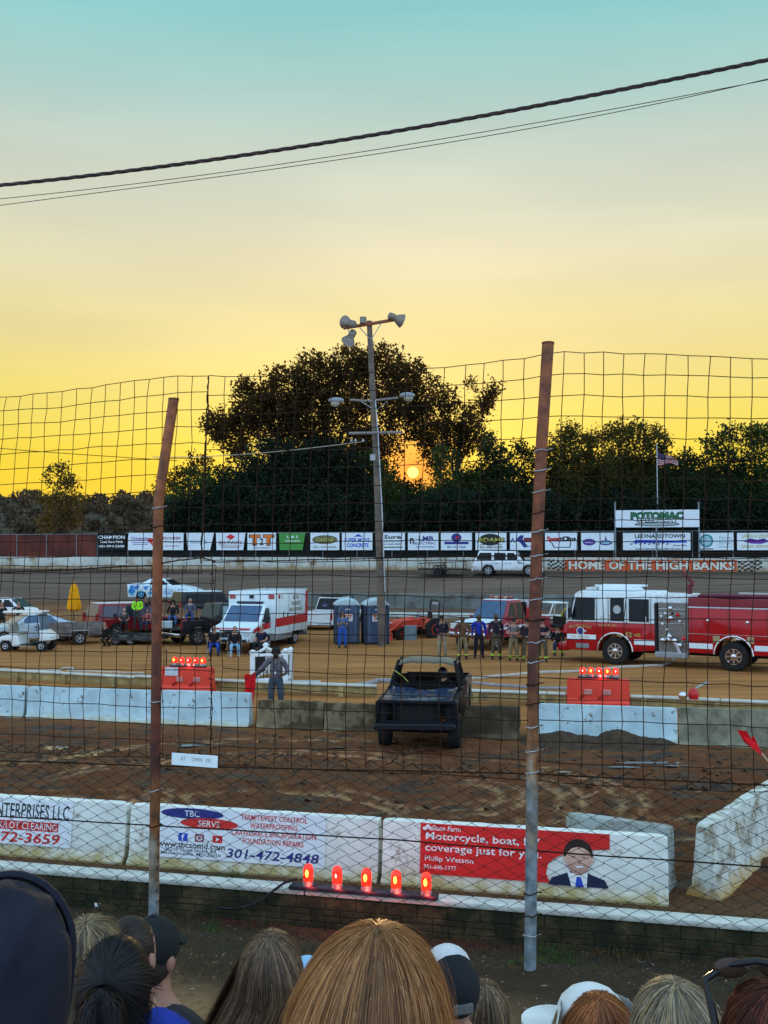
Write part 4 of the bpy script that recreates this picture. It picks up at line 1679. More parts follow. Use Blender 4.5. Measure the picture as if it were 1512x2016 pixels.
def car(name, label, cat, loc, rz, W, body, prof, gh, hw, ht, wheels, wr, sidewins, group=None, roof=None, glass=GLASS, wsg=None, rim=ALLOY, rear=True,
        head=None, tail=None, grille=None, bump=TRIMB, bev=.06, mirrors=True, door_x=(), handles=(), rimr=.62, bumpers=True, rearglass=None, bz=(.32, .55), trim=None, ww=.24):
    """prof: points of the body side above the sills from rear bottom over the top to front bottom; gh: greenhouse b0,t0,t1,b1 (front base, front top, rear top, rear base)"""
    t = thing(name, label, cat, loc, rz, group)
    z0 = prof[0][1]
    low = []
    for wx in sorted(wheels, reverse=True):
        low += arch(wx, wr + .07, z0)
    poly = list(prof) + low
    q = MB()
    zb = gh[0][1]
    q.prism(poly, -W / 2, W / 2, b=bev, inset=lambda x, z: .035 if z < .42 else (.02 if z > zb - .05 else 0.0))
    # greenhouse: tapering solid
    (b0, t0, t1, b1) = gh
    q.hexa([(b1[0], -hw, b1[1] - .04), (b0[0], -hw, b0[1] - .04), (b0[0], hw, b0[1] - .04), (b1[0], hw, b1[1] - .04),
            (t1[0], -ht, t1[1]), (t0[0], -ht, t0[1]), (t0[0], ht, t0[1]), (t1[0], ht, t1[1])], b=.05)
    bd = q.build('body', body, t, smooth=32)
    if roof is not None:
        q = MB(); q.hexa([(t1[0] + .02, -ht + .02, t1[1] - .01), (t0[0] - .02, -ht + .02, t0[1] - .01), (t0[0] - .02, ht - .02, t0[1] - .01), (t1[0] + .02, ht - .02, t1[1] - .01),
                          (t1[0] + .06, -ht + .06, t1[1] + .025), (t0[0] - .06, -ht + .06, t0[1] + .025), (t0[0] - .06, ht - .06, t0[1] + .025), (t1[0] + .06, ht - .06, t1[1] + .025)], b=.015)
        q.build('roof', roof, t, smooth=40)

    def at_side(x, z, sg, off):
        f_ = (z - zb) / (t0[1] - zb)
        return (x, sg * (hw + (ht - hw) * f_ + off), z)
    for poly_ in sidewins:
        for sg in (-1, 1):
            q = MB()
            q.slab([at_side(x, z, sg, -.01) for x, z in poly_], (0, sg, .12), .018)
            q.build('side_window', glass, t)

    def crossp(b_, tp, off, name_, gm, inset=.07, lo=.06, hi=.07):
        d = V((tp[0] - b_[0], 0, tp[1] - b_[1]))
        nrm = V((-d.z, 0, d.x)) if b_[0] < 0 or off < 0 else V((d.z, 0, -d.x))
        if nrm.x * off < 0:
            nrm = -nrm
        L_ = d.length
        d.normalize()
        p0 = V((b_[0], 0, b_[1])) + d * (lo)
        p1 = V((tp[0], 0, tp[1])) - d * (hi)
        f0, f1 = lo / L_, 1 - hi / L_
        w0 = hw + (ht - hw) * f0 - inset
        w1 = hw + (ht - hw) * f1 - inset
        q = MB()
        nn = nrm.normalized()
        q.slab([p0 + V((0, -w0, 0)) - nn * .008, p0 + V((0, w0, 0)) - nn * .008, p1 + V((0, w1, 0)) - nn * .008, p1 + V((0, -w1, 0)) - nn * .008], nn, .018)
        return q.build(name_, gm, t)
    crossp(b0, t0, 1, 'windshield', wsg or glass)
    if rear:
        crossp(b1, t1, -1, 'rear_window', rearglass or glass)
    xs = [p_[0] for p_ in prof]
    xf, xr = max(xs), min(xs)
    for wx in wheels:
        for sg in (-1, 1):
            wheel(t, wx, sg * (W / 2 - ww / 2 - .01), wr, ww, rim, rimr=rimr)
    if head:
        hx, hz, hwid, hh = head
        for sg in (-1, 1):
            MB().box((hx, sg * (W / 2 - hwid / 2 - .06), hz), (.10, hwid, hh), b=.02).build('headlight', LAMPW, t)
    if tail:
        tx, tz, twid, th_ = tail
        for sg in (-1, 1):
            MB().box((tx, sg * (W / 2 - twid / 2 - .03), tz), (.10, twid, th_), b=.02).build('taillight', LAMPR, t)
    if grille:
        gx, gz_, gw, gh_ = grille
        q = MB(); q.box((gx, 0, gz_), (.08, gw, gh_), b=.015)
        g_ = q.build('grille', TRIMB, t)
        q = MB()
        for i in range(3):
            q.box((gx + .045, 0, gz_ - gh_ * .33 + gh_ * .33 * i), (.03, gw * .96, gh_ * .10), b=.006)
        q.box((gx + .045, 0, gz_), (.034, gw * .05, gh_ * .9))
        q.build('grille_bar', CHROME if cat != 'car' else TRIMB, g_)
    if bumpers:
        MB().box((xf + .03, 0, (bz[0] + bz[1]) / 2), (.16, W * .94, bz[1] - bz[0]), b=.05, seg=2).build('front_bumper', bump, t, smooth=40)
        MB().box((xr - .03, 0, (bz[0] + bz[1]) / 2), (.16, W * .94, bz[1] - bz[0]), b=.05, seg=2).build('rear_bumper', bump, t, smooth=40)
    if mirrors:
        for sg in (-1, 1):
            q = MB(); q.box((b0[0] - .45, sg * (hw + .17), zb + .12), (.12, .2, .16), b=.03); q.box((b0[0] - .43, sg * (hw + .05), zb + .06), (.05, .14, .04))
            q.build('mirror', trim or body, t)
    for x in handles:
        for sg in (-1, 1):
            MB().box((x, sg * (W / 2 + .006), zb - .14), (.2, .03, .035), b=.008).build('door_handle', trim or TRIMB, t)
    if door_x:
        q = MB()
        for x in door_x:
            for sg in (-1, 1):
                q.box((x, sg * (W / 2 - .002), (zb + z0 + .15) / 2), (.012, .012, zb - z0 - .2))
        q.build('door_seam', TRIMB, bd)
    return t


def heading(px_dir):
    return px_dir


MUDG = dict()
# ---- silver sedan at the far left, nose to the left
l = on(52, 1268)
pS = paint('silver', (.42, .50, .56))
car('sedan', 'silver sedan parked behind the golf cart at the left', 'car', (l[0] - .3, l[1] + 1.2, 0), math.radians(215), 1.84, pS,
    [(-2.3, .22), (-2.35, .75), (-2.25, .95), (-1.5, 1.0), (.8, .98), (1.9, .82), (2.3, .68), (2.35, .3), (2.3, .22)], ((1.05, .94), (.15, 1.42), (-.75, 1.42), (-1.95, .98)), .86, .60, (1.45, -1.42), .34,
    [[(.62, .98), (-.25, .98), (-.25, 1.34), (.18, 1.36), (.35, 1.25)], [(-.35, .98), (-1.2, .98), (-.9, 1.28), (-.35, 1.34)]], glass=GLASSB, wsg=GLASSB, head=(2.2, .72, .42, .14), tail=(-2.28, .85, .4, .15), grille=(2.3, .5, .9, .14), handles=(-.1,), door_x=(.75, -.3))
# ---- white wrecked car, cut by the left edge
l = on(12, 1240)
pW = paint('white_mud', (.68, .70, .72), mud=(.10, .07, .05), lowz=.8)
w_ = car('wrecked_car', 'battered white car with black lower body at the left edge behind the silver sedan', 'car', (l[0] - .9, l[1] + 3.6, .12), math.radians(-12), 1.85, pW,
         [(-2.3, .25), (-2.35, .85), (-2.2, 1.0), (-1.3, 1.05), (.7, 1.05), (1.6, .98), (2.15, .86), (2.3, .6), (2.2, .25)], ((.95, 1.0), (.2, 1.55), (-1.0, 1.56), (-1.8, 1.05)), .85, .64, (1.4, -1.35), .34,
         [[(.62, 1.05), (-.2, 1.05), (-.2, 1.48), (.12, 1.48)], [(-.35, 1.05), (-1.35, 1.05), (-1.0, 1.46), (-.35, 1.48)]], mirrors=False, rim=TRIMB)
# ---- golf cart
l = on(55, 1281)
t = thing('golf_cart', 'white golf cart with a flat roof parked in front of the silver sedan', 'golf cart', l, math.radians(-4))
pC = paint('cart', (.70, .73, .72))
q = MB(); q.prism([(-1.15, .28), (-1.18, .62), (-.95, .72), (-.25, .74), (-.15, .34), (.62, .30), (.78, .62), (.74, .96), (.86, .95), (1.22, .70), (1.25, .52), (.95, .50), (.85, .30), (.65, .24), (-.5, .24), (-.62, .50), (-.98, .50)], -.56, .56, b=.04)
q.build('body', pC, t, smooth=35)
q = MB(); q.box((-.45, 0, .80), (.5, 1.0, .12), b=.04); q.box((-.72, 0, 1.06), (.12, 1.0, .38), b=.05); q.build('seat', mat('vinyl_tan', (.45, .43, .38), .6), t, smooth=40)
q = MB(); q.box((-.1, 0, 1.78), (1.75, 1.12, .09), b=.04, seg=2); q.build('canopy', pC, t, smooth=40)
for x, sg in ((.72, -1), (.72, 1), (-.88, -1), (-.88, 1)):
    q = MB(); q.tube([(x, .5 * sg, .7), (x - .12 if x > 0 else x, .5 * sg, 1.76)], .016, 6); q.build('canopy_post', TRIMB, t)
q = MB(); q.tube([(.62, .2, .8), (.35, .2, 1.05)], .02, 6); q.tube([(.35 + .0 * a, .2 + .16 * math.cos(a), 1.05 + .16 * math.sin(a)) for a in [2 * PI * i / 14 for i in range(15)]], .014, 5); q.build('steering_wheel', TRIMB, t)
q = MB(); q.slab([(.80, -.5, 1.0), (.80, .5, 1.0), (.66, .5, 1.7), (.66, -.5, 1.7)], (1, 0, 0), .01); q.build('windscreen', mat('thin_screen', (.10, .14, .17), .08), t)
for x in (.85, -.82):
    for sg in (-1, 1):
        wheel(t, x, .47 * sg, .25, .2, mat('rim_white', (.7, .72, .72), .4), 0, .5)
for sg in (-1, 1):
    MB().box((1.16, .38 * sg, .62), (.06, .18, .08), b=.01).build('headlight', LAMPW, t)
# ---- closed yellow parasol
l = ((147 - 756) / F * 55.6, 55.6, gz(-16.8, 55.6))
t = thing('patio_umbrella', 'closed yellow patio umbrella standing by the maroon vehicle', 'umbrella', l, 0)
YEL = mat('yellow_cloth', (.85, .38, .005), .8, var=.15, trans=.2)
s_ = 2016 / l[1]
q = MB()
vs, fs = [], []
prof = [(.05, 2.62), (.16, 2.45), (.17, 2.42), (.24, 2.0), (.32, 1.55), (.35, 1.22), (.20, 1.16)]
sg_ = 32
for r_, z in prof:
    for i in range(sg_):
        a = 2 * PI * i / sg_
        rr_ = r_ * (1 + (.16 if r_ > .1 else 0) * math.cos(a * 8) + .05 * math.sin(a * 3 + z))
        vs.append((rr_ * math.cos(a), rr_ * math.sin(a), z + (.05 * math.cos(8 * a) if z < 1.3 else 0)))
for i in range(len(prof) - 1):
    for k in range(sg_):
        fs.append((i * sg_ + k, i * sg_ + (k + 1) % sg_, (i + 1) * sg_ + (k + 1) % sg_, (i + 1) * sg_ + k))
MB().add(vs, fs).build('canopy', YEL, t, smooth=50)
q = MB(); q.tube([(0, 0, 0), (0, 0, 2.68)], .022, 8); q.lathe([(.25, 0), (.25, .06), (.05, .1)], 14); q.build('pole', TRIMB, t)
q = MB(); q.ell((0, 0, 2.68), (.035, .035, .05), 8, 6); q.build('finial', YEL, t)
# ---- maroon sport utility vehicle seen from behind its right rear
l = on(200, 1258)
pM = paint('maroon', (.20, .012, .018))
car('suv', 'maroon sport utility vehicle with a pale roof edge behind the wooden trailer', 'suv', (l[0] + 1.25, l[1] + 1.9, 0), math.radians(38), 1.95, pM,
    [(-2.5, .38), (-2.55, .8), (-2.48, 1.08), (1.0, 1.10), (1.15, 1.08), (2.35, .98), (2.5, .8), (2.5, .38)], ((1.2, 1.06), (.55, 1.80), (-2.25, 1.82), (-2.5, 1.08)), .92, .72, (1.6, -1.4), .37,
    [[(.85, 1.12), (.0, 1.12), (.0, 1.68), (.45, 1.68)], [(-.12, 1.12), (-.95, 1.12), (-.95, 1.69), (-.12, 1.68)], [(-1.08, 1.12), (-2.25, 1.12), (-2.1, 1.69), (-1.08, 1.69)]],
    roof=mat('roof_dust', (.52, .50, .50), .5, var=.2), tail=(-2.5, 1.1, .14, .45), head=(2.45, .85, .35, .2), bump=mat('bumper_grey', (.14, .14, .16), .5), handles=(-.75, .15), door_x=(.9, -.06, -1.0), glass=mat('tint', (.02, .02, .045), .08, spec=.8))
# ---- wooden stake trailer
WOODG = mat('grey_boards', (.20, .165, .145), .85, var=.3, vs=3, col2=(.10, .08, .07), c2at=.55, c2s=4)


def stake_trailer(loc, rz):
    t = thing('utility_trailer', 'grey wooden sided utility trailer with one visible wheel, left of the dark trailer', 'trailer', loc, rz)
    MB().box((0, 0, .46), (2.6, 1.45, .07), b=.01).build('bed', WOODG, t)
    for sg in (-1, 1):
        q = MB()
        for k in range(4):
            q.box((0, .73 * sg, .56 + .135 * k), (2.6, .03, .115), b=.006)
        for x in (-1.2, 0, 1.2):
            q.box((x, .757 * sg, .70), (.08, .026, .62))
        q.build('side_boards', WOODG, t)
    q = MB()
    for k in range(4):
        q.box((1.29, 0, .56 + .135 * k), (.03, 1.42, .115), b=.006)
    q.build('front_boards', WOODG, t)
    q = MB(); q.box((-1.30, 0, .78), (.03, 1.4, .5), b=.006); q.build('tailgate', WOODG, t)
    for sg in (-1, 1):
        wheel(t, .05, .90 * sg, .32, .2, ALLOY, 5)
        q = MB(); q.box((.05, .90 * sg, .70), (.85, .25, .04), b=.01); q.box((-.38, .90 * sg, .56), (.03, .25, .28)); q.box((.48, .90 * sg, .56), (.03, .25, .28)); q.build('fender', GALV, t)
    q = MB(); q.tube([(1.3, 0, .42), (2.5, 0, .42)], .05, 6); q.build('drawbar', TRIMB, t)
    for sg in (-1, 1):
        MB().box((-1.31, .6 * sg, .5), (.04, .16, .08)).build('taillight', LAMPR, t)
    return t


l = on(140, 1270)
stake_trailer((l[0], l[1] + .9, 0), math.radians(22))
# ---- dark tilt trailer the people sit on
l = on(262, 1268)
t = thing('flat_trailer', 'low dark flat trailer the people on the left sit on', 'trailer', (l[0] + .1, l[1] + .3, 0), math.radians(4))
q = MB(); q.prism([(-1.35, .28), (-1.3, .40), (1.5, .40), (1.6, .30), (.9, .22), (-.9, .22)], -.95, .95, b=.03); q.build('deck', mat('dark_deck', (.05, .05, .055), .7, var=.3), t)
q = MB(); q.tube([(-1.3, -.9, .44), (-.4, -.9, .62), (.3, -.9, .46), (1.4, -.9, .45)], .03, 6); q.tube([(-1.3, .9, .44), (1.4, .9, .45)], .03, 6); q.build('rail', TRIMB, t)
for sg in (-1, 1):
    for x in (-.85, -.15):
        wheel(t, x, .82 * sg, .24, .18, ALLOY, 5)
q = MB(); q.tube([(1.5, 0, .34), (2.4, 0, .40)], .04, 6); q.build('drawbar', TRIMB, t)


# ---- pickups
def pickup(label, loc, rz, body, group=None, glass=GLASS, Lr=-2.9, tailgate_open=False, roof=None, rearglass=None, W=2.0, H_=1.95, lift=0.0, bump=CHROME, bedmat=None, wsg=None, name='pickup_truck', rim=ALLOY, mud=None, crew=True):
    t = car(name, label, 'pickup truck', loc, rz, W, body,
            [(-.75, .45 + lift), (-.75, 1.22 + lift), (1.05, 1.22 + lift), (1.25, 1.20 + lift), (2.75, 1.10 + lift), (2.88, .95 + lift), (2.88, .45 + lift)], ((1.35, 1.18 + lift), (.55, H_ + lift), (-.55, H_ + lift), (-.78, 1.20 + lift)), .93, .74, (1.98,), .40,
            [[(.95, 1.24 + lift), (.12, 1.24 + lift), (.12, H_ - .12 + lift), (.46, H_ - .12 + lift)], [(.0, 1.24 + lift), (-.62, 1.24 + lift), (-.5, H_ - .12 + lift), (.0, H_ - .12 + lift)]], group=group, glass=glass, roof=roof, rearglass=rearglass,
            head=(2.84, .98 + lift, .34, .26), grille=(2.87, .95 + lift, 1.1, .36), bump=bump, handles=(.25, -.55), door_x=(1.0, .06), bumpers=False, wsg=wsg, rim=rim)
    bm = bedmat or body
    z0, z1 = .55 + lift, 1.22 + lift
    for sg in (-1, 1):
        q = MB()
        ar = [(-2.0 + .47 * math.cos(a), max(z0, .45 + lift + .47 * math.sin(a))) for a in [PI * i / 9 for i in range(10)]]
        q.prism([(Lr, z0), (Lr, z1), (-.80, z1), (-.80, z0)] + ar, sg * (W / 2 - .10), sg * (W / 2), b=.02)
        q.build('bed_side', bm, t, smooth=35)
    q = MB(); q.box((-1.85, 0, .80 + lift), (2.1, W - .2, .05)); q.build('bed_floor', TRIMB, t)
    q = MB()
    if tailgate_open:
        q.box((Lr - .26, 0, .80 + lift), (.55, W - .12, .06), b=.02)
    else:
        q.box((Lr + .03, 0, (z0 + z1) / 2 + .05), (.07, W - .22, z1 - z0 - .1), b=.02)
    q.build('tailgate', bm, t, smooth=35)
    for sg in (-1, 1):
        wheel(t, -2.0, sg * (W / 2 - .13), .40, .25, rim)
        MB().box((Lr + .02, sg * (W / 2 - .09), 1.0 + lift), (.07, .15, .36), b=.015).build('taillight', LAMPR, t)
    MB().box((2.95, 0, .62 + lift), (.16, W * .95, .22), b=.04, seg=2).build('front_bumper', bump, t, smooth=40)
    MB().box((Lr - .10, 0, .52 + lift), (.16, W * .92, .2), b=.04, seg=2).build('rear_bumper', bump, t, smooth=40)
    return t


pK = paint('black', (.012, .013, .018))
l = on(352, 1272)
bp = pickup('black pickup truck with its tailgate down and people in the bed, left of the ambulance', (l[0] + 1.7, l[1] + 2.4, 0), math.radians(42), pK, tailgate_open=True, rearglass=mat('greenish_glass', (.02, .035, .03), .06), glass=GLASSL, W=2.0)
t = thing('cooler', 'white and grey cooler standing on the lowered tailgate of the black pickup', 'cooler', (l[0] - .55, l[1] - .15, .86), math.radians(8))
MB().box((0, 0, .14), (.52, .32, .26), b=.03, seg=2).build('cooler_box', mat('cooler_grey', (.34, .42, .44), .5), t, smooth=40)
MB().box((0, 0, .30), (.54, .34, .08), b=.02, seg=2).build('lid', WHITE, t, smooth=40)
q = MB(); q.tube([(-.27, -.1, .2), (-.27, -.18, .32), (.27, -.18, .32), (.27, -.1, .2)], .012, 5); q.build('handle', TRIMB, t)
t = thing('fuel_can', 'red fuel can on the tailgate of the black pickup, right of the cooler', 'fuel can', (l[0] + .25, l[1] - .05, .86), math.radians(10))
q = MB(); q.prism([(-.13, 0), (-.13, .30), (-.05, .38), (.13, .38), (.13, 0)], -.10, .10, b=.02); q.build('can_body', mat('fuel_red', (.55, .02, .03), .5), t, smooth=40)
q = MB(); q.tube([(-.1, 0, .36), (-.16, 0, .46)], .02, 6); q.tube([(-.02, 0, .39), (-.02, 0, .44), (.1, 0, .44), (.1, 0, .39)], .014, 5); q.build('spout_and_handle', mat('can_trim', (.5, .1, .1), .5), t)

# white pickup behind, mostly hidden
pWh = paint('white', (.72, .74, .75))
l = on(405, 1230)
car('suv', 'white roofed dark sport utility vehicle just behind the black pickup and ambulance', 'suv', (l[0] - .1, l[1] + 2.0, .15), math.radians(35), 1.95, pK,
    [(-2.4, .38), (-2.45, .8), (-2.4, 1.1), (1.0, 1.10), (1.15, 1.08), (2.3, .98), (2.4, .8), (2.4, .38)], ((1.2, 1.06), (.55, 1.86), (-2.15, 1.88), (-2.4, 1.08)), .92, .76, (1.6, -1.4), .37,
    [[(.85, 1.12), (.0, 1.12), (.0, 1.72), (.45, 1.72)], [(-.12, 1.12), (-2.15, 1.12), (-2.0, 1.72), (-.12, 1.72)]], roof=WHITE, tail=(-2.4, 1.1, .14, .4))
# white pickup right of the ambulance, tail towards us
l = on(632, 1249)
t = pickup('white pickup truck with a club decal in the rear window, between ambulance and toilets', (l[0] + .62, l[1] + 2.5, 0), math.radians(72), pWh, rearglass=GLASS, glass=GLASS)
q = MB()
for a in (0.5, 1.57, 2.64, 0, PI):
    q.tube([(-.735, .32, 1.42), (-.695, .32 + .17 * math.cos(a), 1.50 + .17 * math.sin(a))], .012, 4)
q.build('window_decal', mat('decal', (.25, .22, .45), .5), t)
q = MB(); q.box((-.1, 0, 2.02), (1.0, 1.3, .07), b=.03); q.build('roof_rack', TRIMB, t)

# ---- race car beyond
l = on(328, 1178, 1.35)
pR = paint('race', (.62, .74, .80), rough=.4)
RB1 = mat('race_blue', (.03, .20, .55), .4, var=.2)
RB2 = mat('race_cyan', (.10, .42, .66), .4, var=.2)
rz_ = math.radians(-13)
t = car('race_car', 'white and blue patterned race car parked at the track edge behind the pickup', 'race car', (l[0], l[1], 1.32), rz_, 1.85, pR,
        [(-2.45, .12), (-2.5, 1.02), (-2.3, 1.06), (-1.0, 1.0), (.9, .95), (1.8, .80), (2.4, .58), (2.5, .3), (2.4, .12)], ((.85, .92), (.1, 1.36), (-.9, 1.38), (-1.7, 1.0)), .85, .62, (1.5, -1.45), .34,
        [[(.45, .98), (-.2, .98), (-.2, 1.28), (.05, 1.28)], [(-.3, .98), (-1.25, .98), (-.95, 1.28), (-.3, 1.28)]], mirrors=False, rim=RB2, bumpers=False)
q = MB()
for sg in (-1, 1):
    y = sg * .932
    for pts in ([(-2.4, .35), (-1.9, .9), (-2.2, .95)], [(-2.1, .3), (-1.55, .88), (-1.75, .95), (-2.3, .5)], [(-1.3, .85), (-.85, .9), (-1.1, .62)], [(.95, .30), (1.3, .7), (1.5, .62)], [(-.9, .5), (-.6, .85), (-.45, .8), (-.7, .4)]):
        q.slab([(x, y, z) for x, z in pts], (0, sg, 0), .004)
q.build('paint_scheme', RB1, t)
q = MB()
for sg in (-1,):
    text(q, 'T', T((-.15, -.933, .62)), .25, .3, .02); text(q, 'R21', T((.55, -.933, .55)), .55, .32, .02)
q.build('lettering', RB1, t)
q = MB()
for pts in ([(-2.45, .7), (-2.2, .25), (-1.95, .3)], [(-1.0, .35), (-.7, .6), (-.55, .3)]):
    q.slab([(x, -.932, z) for x, z in pts], (0, -1, 0), .004)
q.build('paint_scheme', RB2, t)

# ---- muddy white sport utility vehicle and trailer on the far track
pFar = paint('white_dusty', (.66, .70, .74), mud=(.34, .24, .15), lowz=1.0)


def far_on(px, n, dy=0):
    d = ray(px, 1130)
    k = n / (d.y + SL * d.x)
    x, y = d.x * k, d.y * k
    return (x, y, float(hgt(n)))


lx = far_on(1001, 81.5)
car('suv', 'white sport utility vehicle with dusty lower body driving on the far track', 'suv', lx, AL + .0, 2.0, pFar,
    [(-2.6, .40), (-2.65, .85), (-2.58, 1.12), (1.0, 1.14), (1.2, 1.12), (2.45, 1.02), (2.62, .82), (2.62, .40)], ((1.3, 1.1), (.6, 1.88), (-2.15, 1.92), (-2.6, 1.12)), .94, .76, (1.65, -1.45), .40,
    [[(.9, 1.2), (.0, 1.2), (.0, 1.75), (.5, 1.75)], [(-.12, 1.2), (-1.0, 1.2), (-1.0, 1.76), (-.12, 1.75)], [(-1.2, 1.2), (-2.3, 1.2), (-2.12, 1.76), (-1.2, 1.76)]], tail=(-2.6, 1.15, .12, .3), head=(2.55, .9, .35, .2), bump=pFar, handles=(.2, -.8), door_x=(.95, -.05, -1.1), rim=ALLOY)
q = MB(); text(q, 'PS', T((1.0, -1.004, .98)), .35, .16, .02)
_t = [o for o in COL.objects if o.name.startswith('suv') and o.type == 'EMPTY'][-1]
q.build('lettering', INK, _t)
q = MB()
for sg in (-1, 1):
    q.tube([(-2.0, sg * .62, 1.97), (.4, sg * .62, 1.95)], .03, 6)
q.build('roof_rail', TRIMB, _t)
lx = far_on(871, 81.0)
t = thing('flat_trailer', 'open black steel trailer with railings on the far track behind the white vehicle', 'trailer', lx, AL)
MB().box((0, 0, .55), (3.6, 1.7, .12), b=.02).build('deck', TRIMB, t)
for sg in (-1, 1):
    q = MB(); q.tube([(-1.8, .84 * sg, .6), (-1.8, .84 * sg, .98), (1.8, .84 * sg, 1.15), (1.8, .84 * sg, .6)], .03, 5)
    for x in (-.9, 0, .9):
        q.tube([(x, .84 * sg, .6), (x, .84 * sg, 1.04 + x * .05)], .025, 5)
    q.build('railing', TRIMB, t)
    wheel(t, -.2, .95 * sg, .34, .22, TRIMB, 5)
    q = MB(); q.tube([(-.2 + .48 * math.cos(a), .95 * sg, .36 + .48 * math.sin(a)) for a in [PI * i / 10 for i in range(11)]], .045, 6); q.build('fender', TRIMB, t)
q = MB(); q.tube([(1.8, .6, .5), (3.0, 0, .5), (1.8, -.6, .5)], .05, 6); q.tube([(3.0, 0, .5), (3.3, 0, .5)], .05, 6); q.build('drawbar', TRIMB, t)
# ---------------------------------------------------------------- ambulance
l = on(468, 1287)
fr = Vector((l[0], l[1], 0))                              # middle of the front bumper
yaw = math.radians(180 + 74)                              # nose towards us and a little left
hd_ = Vector((math.cos(yaw), math.sin(yaw), 0))
c_ = fr - hd_ * 3.35 + Vector((-.38, 0, 0))
RED = mat('paint_red', (.50, .012, .018), .3, var=.06, coat=.6)
pA = mat('paint_amb', (.66, .77, .80), .3, var=.04, coat=.6)
t = thing('ambulance', 'white box ambulance with a red side stripe parked behind the three seated people', 'ambulance', (c_.x, c_.y, 0), yaw)
q = MB()
q.prism([(.85, .45), (.85, 1.95), (1.05, 2.10), (1.35, 2.08), (2.15, 1.30), (3.15, 1.10), (3.30, .92), (3.32, .50)] + arch(2.35, .47, .45), -1.0, 1.0, b=.07, inset=lambda x, z: .12 if z > 1.8 else (.02 if z < .6 else 0))
q.build('cab', pA, t, smooth=35)
q = MB(); q.box((-1.28, 0, 1.66), (4.25, 2.40, 2.02), b=.05, seg=2)
q.build('box_body', pA, t, smooth=40)
q = MB(); q.prism([(-3.40, .40), (-3.40, .68), (.84, .68), (.84, .40)] + arch(-1.75, .49, .40), -1.19, 1.19, b=.02); q.build('skirt', mat('skirt_grey', (.20, .20, .20), .5), t, smooth=35)
q = MB(); q.slab([(2.12, -.84, 1.36), (2.12, .84, 1.36), (1.42, .78, 2.03), (1.42, -.78, 2.03)], (.7, 0, .7), .015); q.build('windshield', GLASSB, t)
for sg in (-1, 1):
    q = MB(); q.slab([(1.95, sg * 1.0, 1.32), (1.0, sg * 1.0, 1.32), (1.0, sg * .90, 1.92), (1.38, sg * .90, 1.92)], (0, sg, .1), .012); q.build('side_window', GLASS, t)
    q = MB(); q.box((1.95, sg * 1.22, 1.45), (.12, .22, .34), b=.04); q.box((1.95, sg * 1.06, 1.40), (.05, .2, .05)); q.build('mirror', TRIMB, t)
    q = MB(); q.box((3.28, sg * .80, .88), (.10, .28, .20), b=.02); q.build('headlight', LAMPW, t)
    q = MB(); q.box((.86, sg * .98, 2.42), (.05, .30, .20), b=.02); q.build('warning_lamp', LAMPR, t)
    wheel(t, 2.35, sg * .86, .40, .26, mat('steel_rim', (.5, .5, .5), .35, metal=.6), 4)
    wheel(t, -1.75, sg * 1.03, .41, .30, MATS['steel_rim'], 4)
    q = MB()
    q.slab([(.845, sg * 1.202, 1.02), (-3.38, sg * 1.202, 1.02), (-3.38, sg * 1.202, 1.46), (.845, sg * 1.202, 1.42)], (0, sg, 0), .006)
    q.slab([(3.1, sg * 1.003, .92), (1.0, sg * 1.003, 1.0), (1.0, sg * 1.003, 1.30), (2.0, sg * 1.003, 1.25), (2.9, sg * 1.003, 1.07)], (0, sg, 0), .006)
    q.build('stripe', RED, t)
    q = MB(); q.slab([(-3.02, sg * 1.202, 1.36), (-3.38, sg * 1.202, 1.36), (-3.38, sg * 1.202, 2.6), (-3.12, sg * 1.202, 2.6)], (0, sg, 0), .006); q.build('rear_stripe', RED, t)
    for x in (.45, .12):
        MB().box((x, sg * 1.21, 2.42), (.20, .04, .18), b=.012).build('side_lamp', LAMPR if x > .3 else LAMPW, t)
    MB().box((-2.9, sg * 1.21, 2.42), (.2, .06, .18), b=.012).build('side_lamp', LAMPW, t)
    q = MB()
    for x0, x1 in ((.35, -.75), (-.9, -2.55)):
        for x in (x0, x1):
            q.box((x, sg * 1.201, 1.6), (.014, .006, 1.7))
    q.box((-.1, sg * 1.215, 1.55), (.05, .03, .25)); q.box((-.62, sg * 1.215, 1.5), (.05, .03, .22))
    q.build('compartment_door_seams', TRIMB, t)
q = MB()
MX = T((-1.75, 1.206, 0)) @ Rz(PI)
for tx, z, w in (('RIDGE', 2.32, .8), ('VOLUNTEER', 2.02, 1.2), ('RESCUE SQUAD', 1.72, 1.6)):
    text(q, tx, MX @ T((0, -.004, z)), w, .2, .02)
q.build('lettering', mat('ink_gold', (.30, .22, .12), .5), t)
q = MB(); text(q, 'RIDGE', T((-1.75, -1.21, 2.32)), .8, .2, .02); q.build('lettering', MATS['ink_gold'], t)
MB().box((.90, 0, 2.42), (.05, .22, .16), b=.02).build('centre_lamp', DARKM, t)
q = MB(); q.box((1.06, 0, 2.16), (.22, 1.3, .11), b=.03)
q.build('light_bar', mat('bar_dark', (.03, .035, .06), .2), t, smooth=40)
q = MB(); q.box((3.33, 0, .90), (.06, 1.0, .38), b=.02); g_ = q.build('grille', CHROME, t)
q = MB()
for i in range(3):
    q.box((3.37, 0, .80 + .11 * i), (.02, .9, .05))
q.build('grille_slot', TRIMB, g_)
MB().box((3.38, 0, .55), (.2, 1.9, .24), b=.05, seg=2).build('front_bumper', CHROME, t, smooth=40)
q = MB(); q.slab([(3.25, -.92, 1.06), (3.25, .92, 1.06), (3.12, .92, 1.115), (3.12, -.92, 1.115)], (.4, 0, .9), .01); q.build('hood_stripe', RED, t)
q = MB(); q.tube([(-1.0, .0, 2.66), (-1.0, 0, 3.0)], .012, 5); q.build('aerial', TRIMB, t)

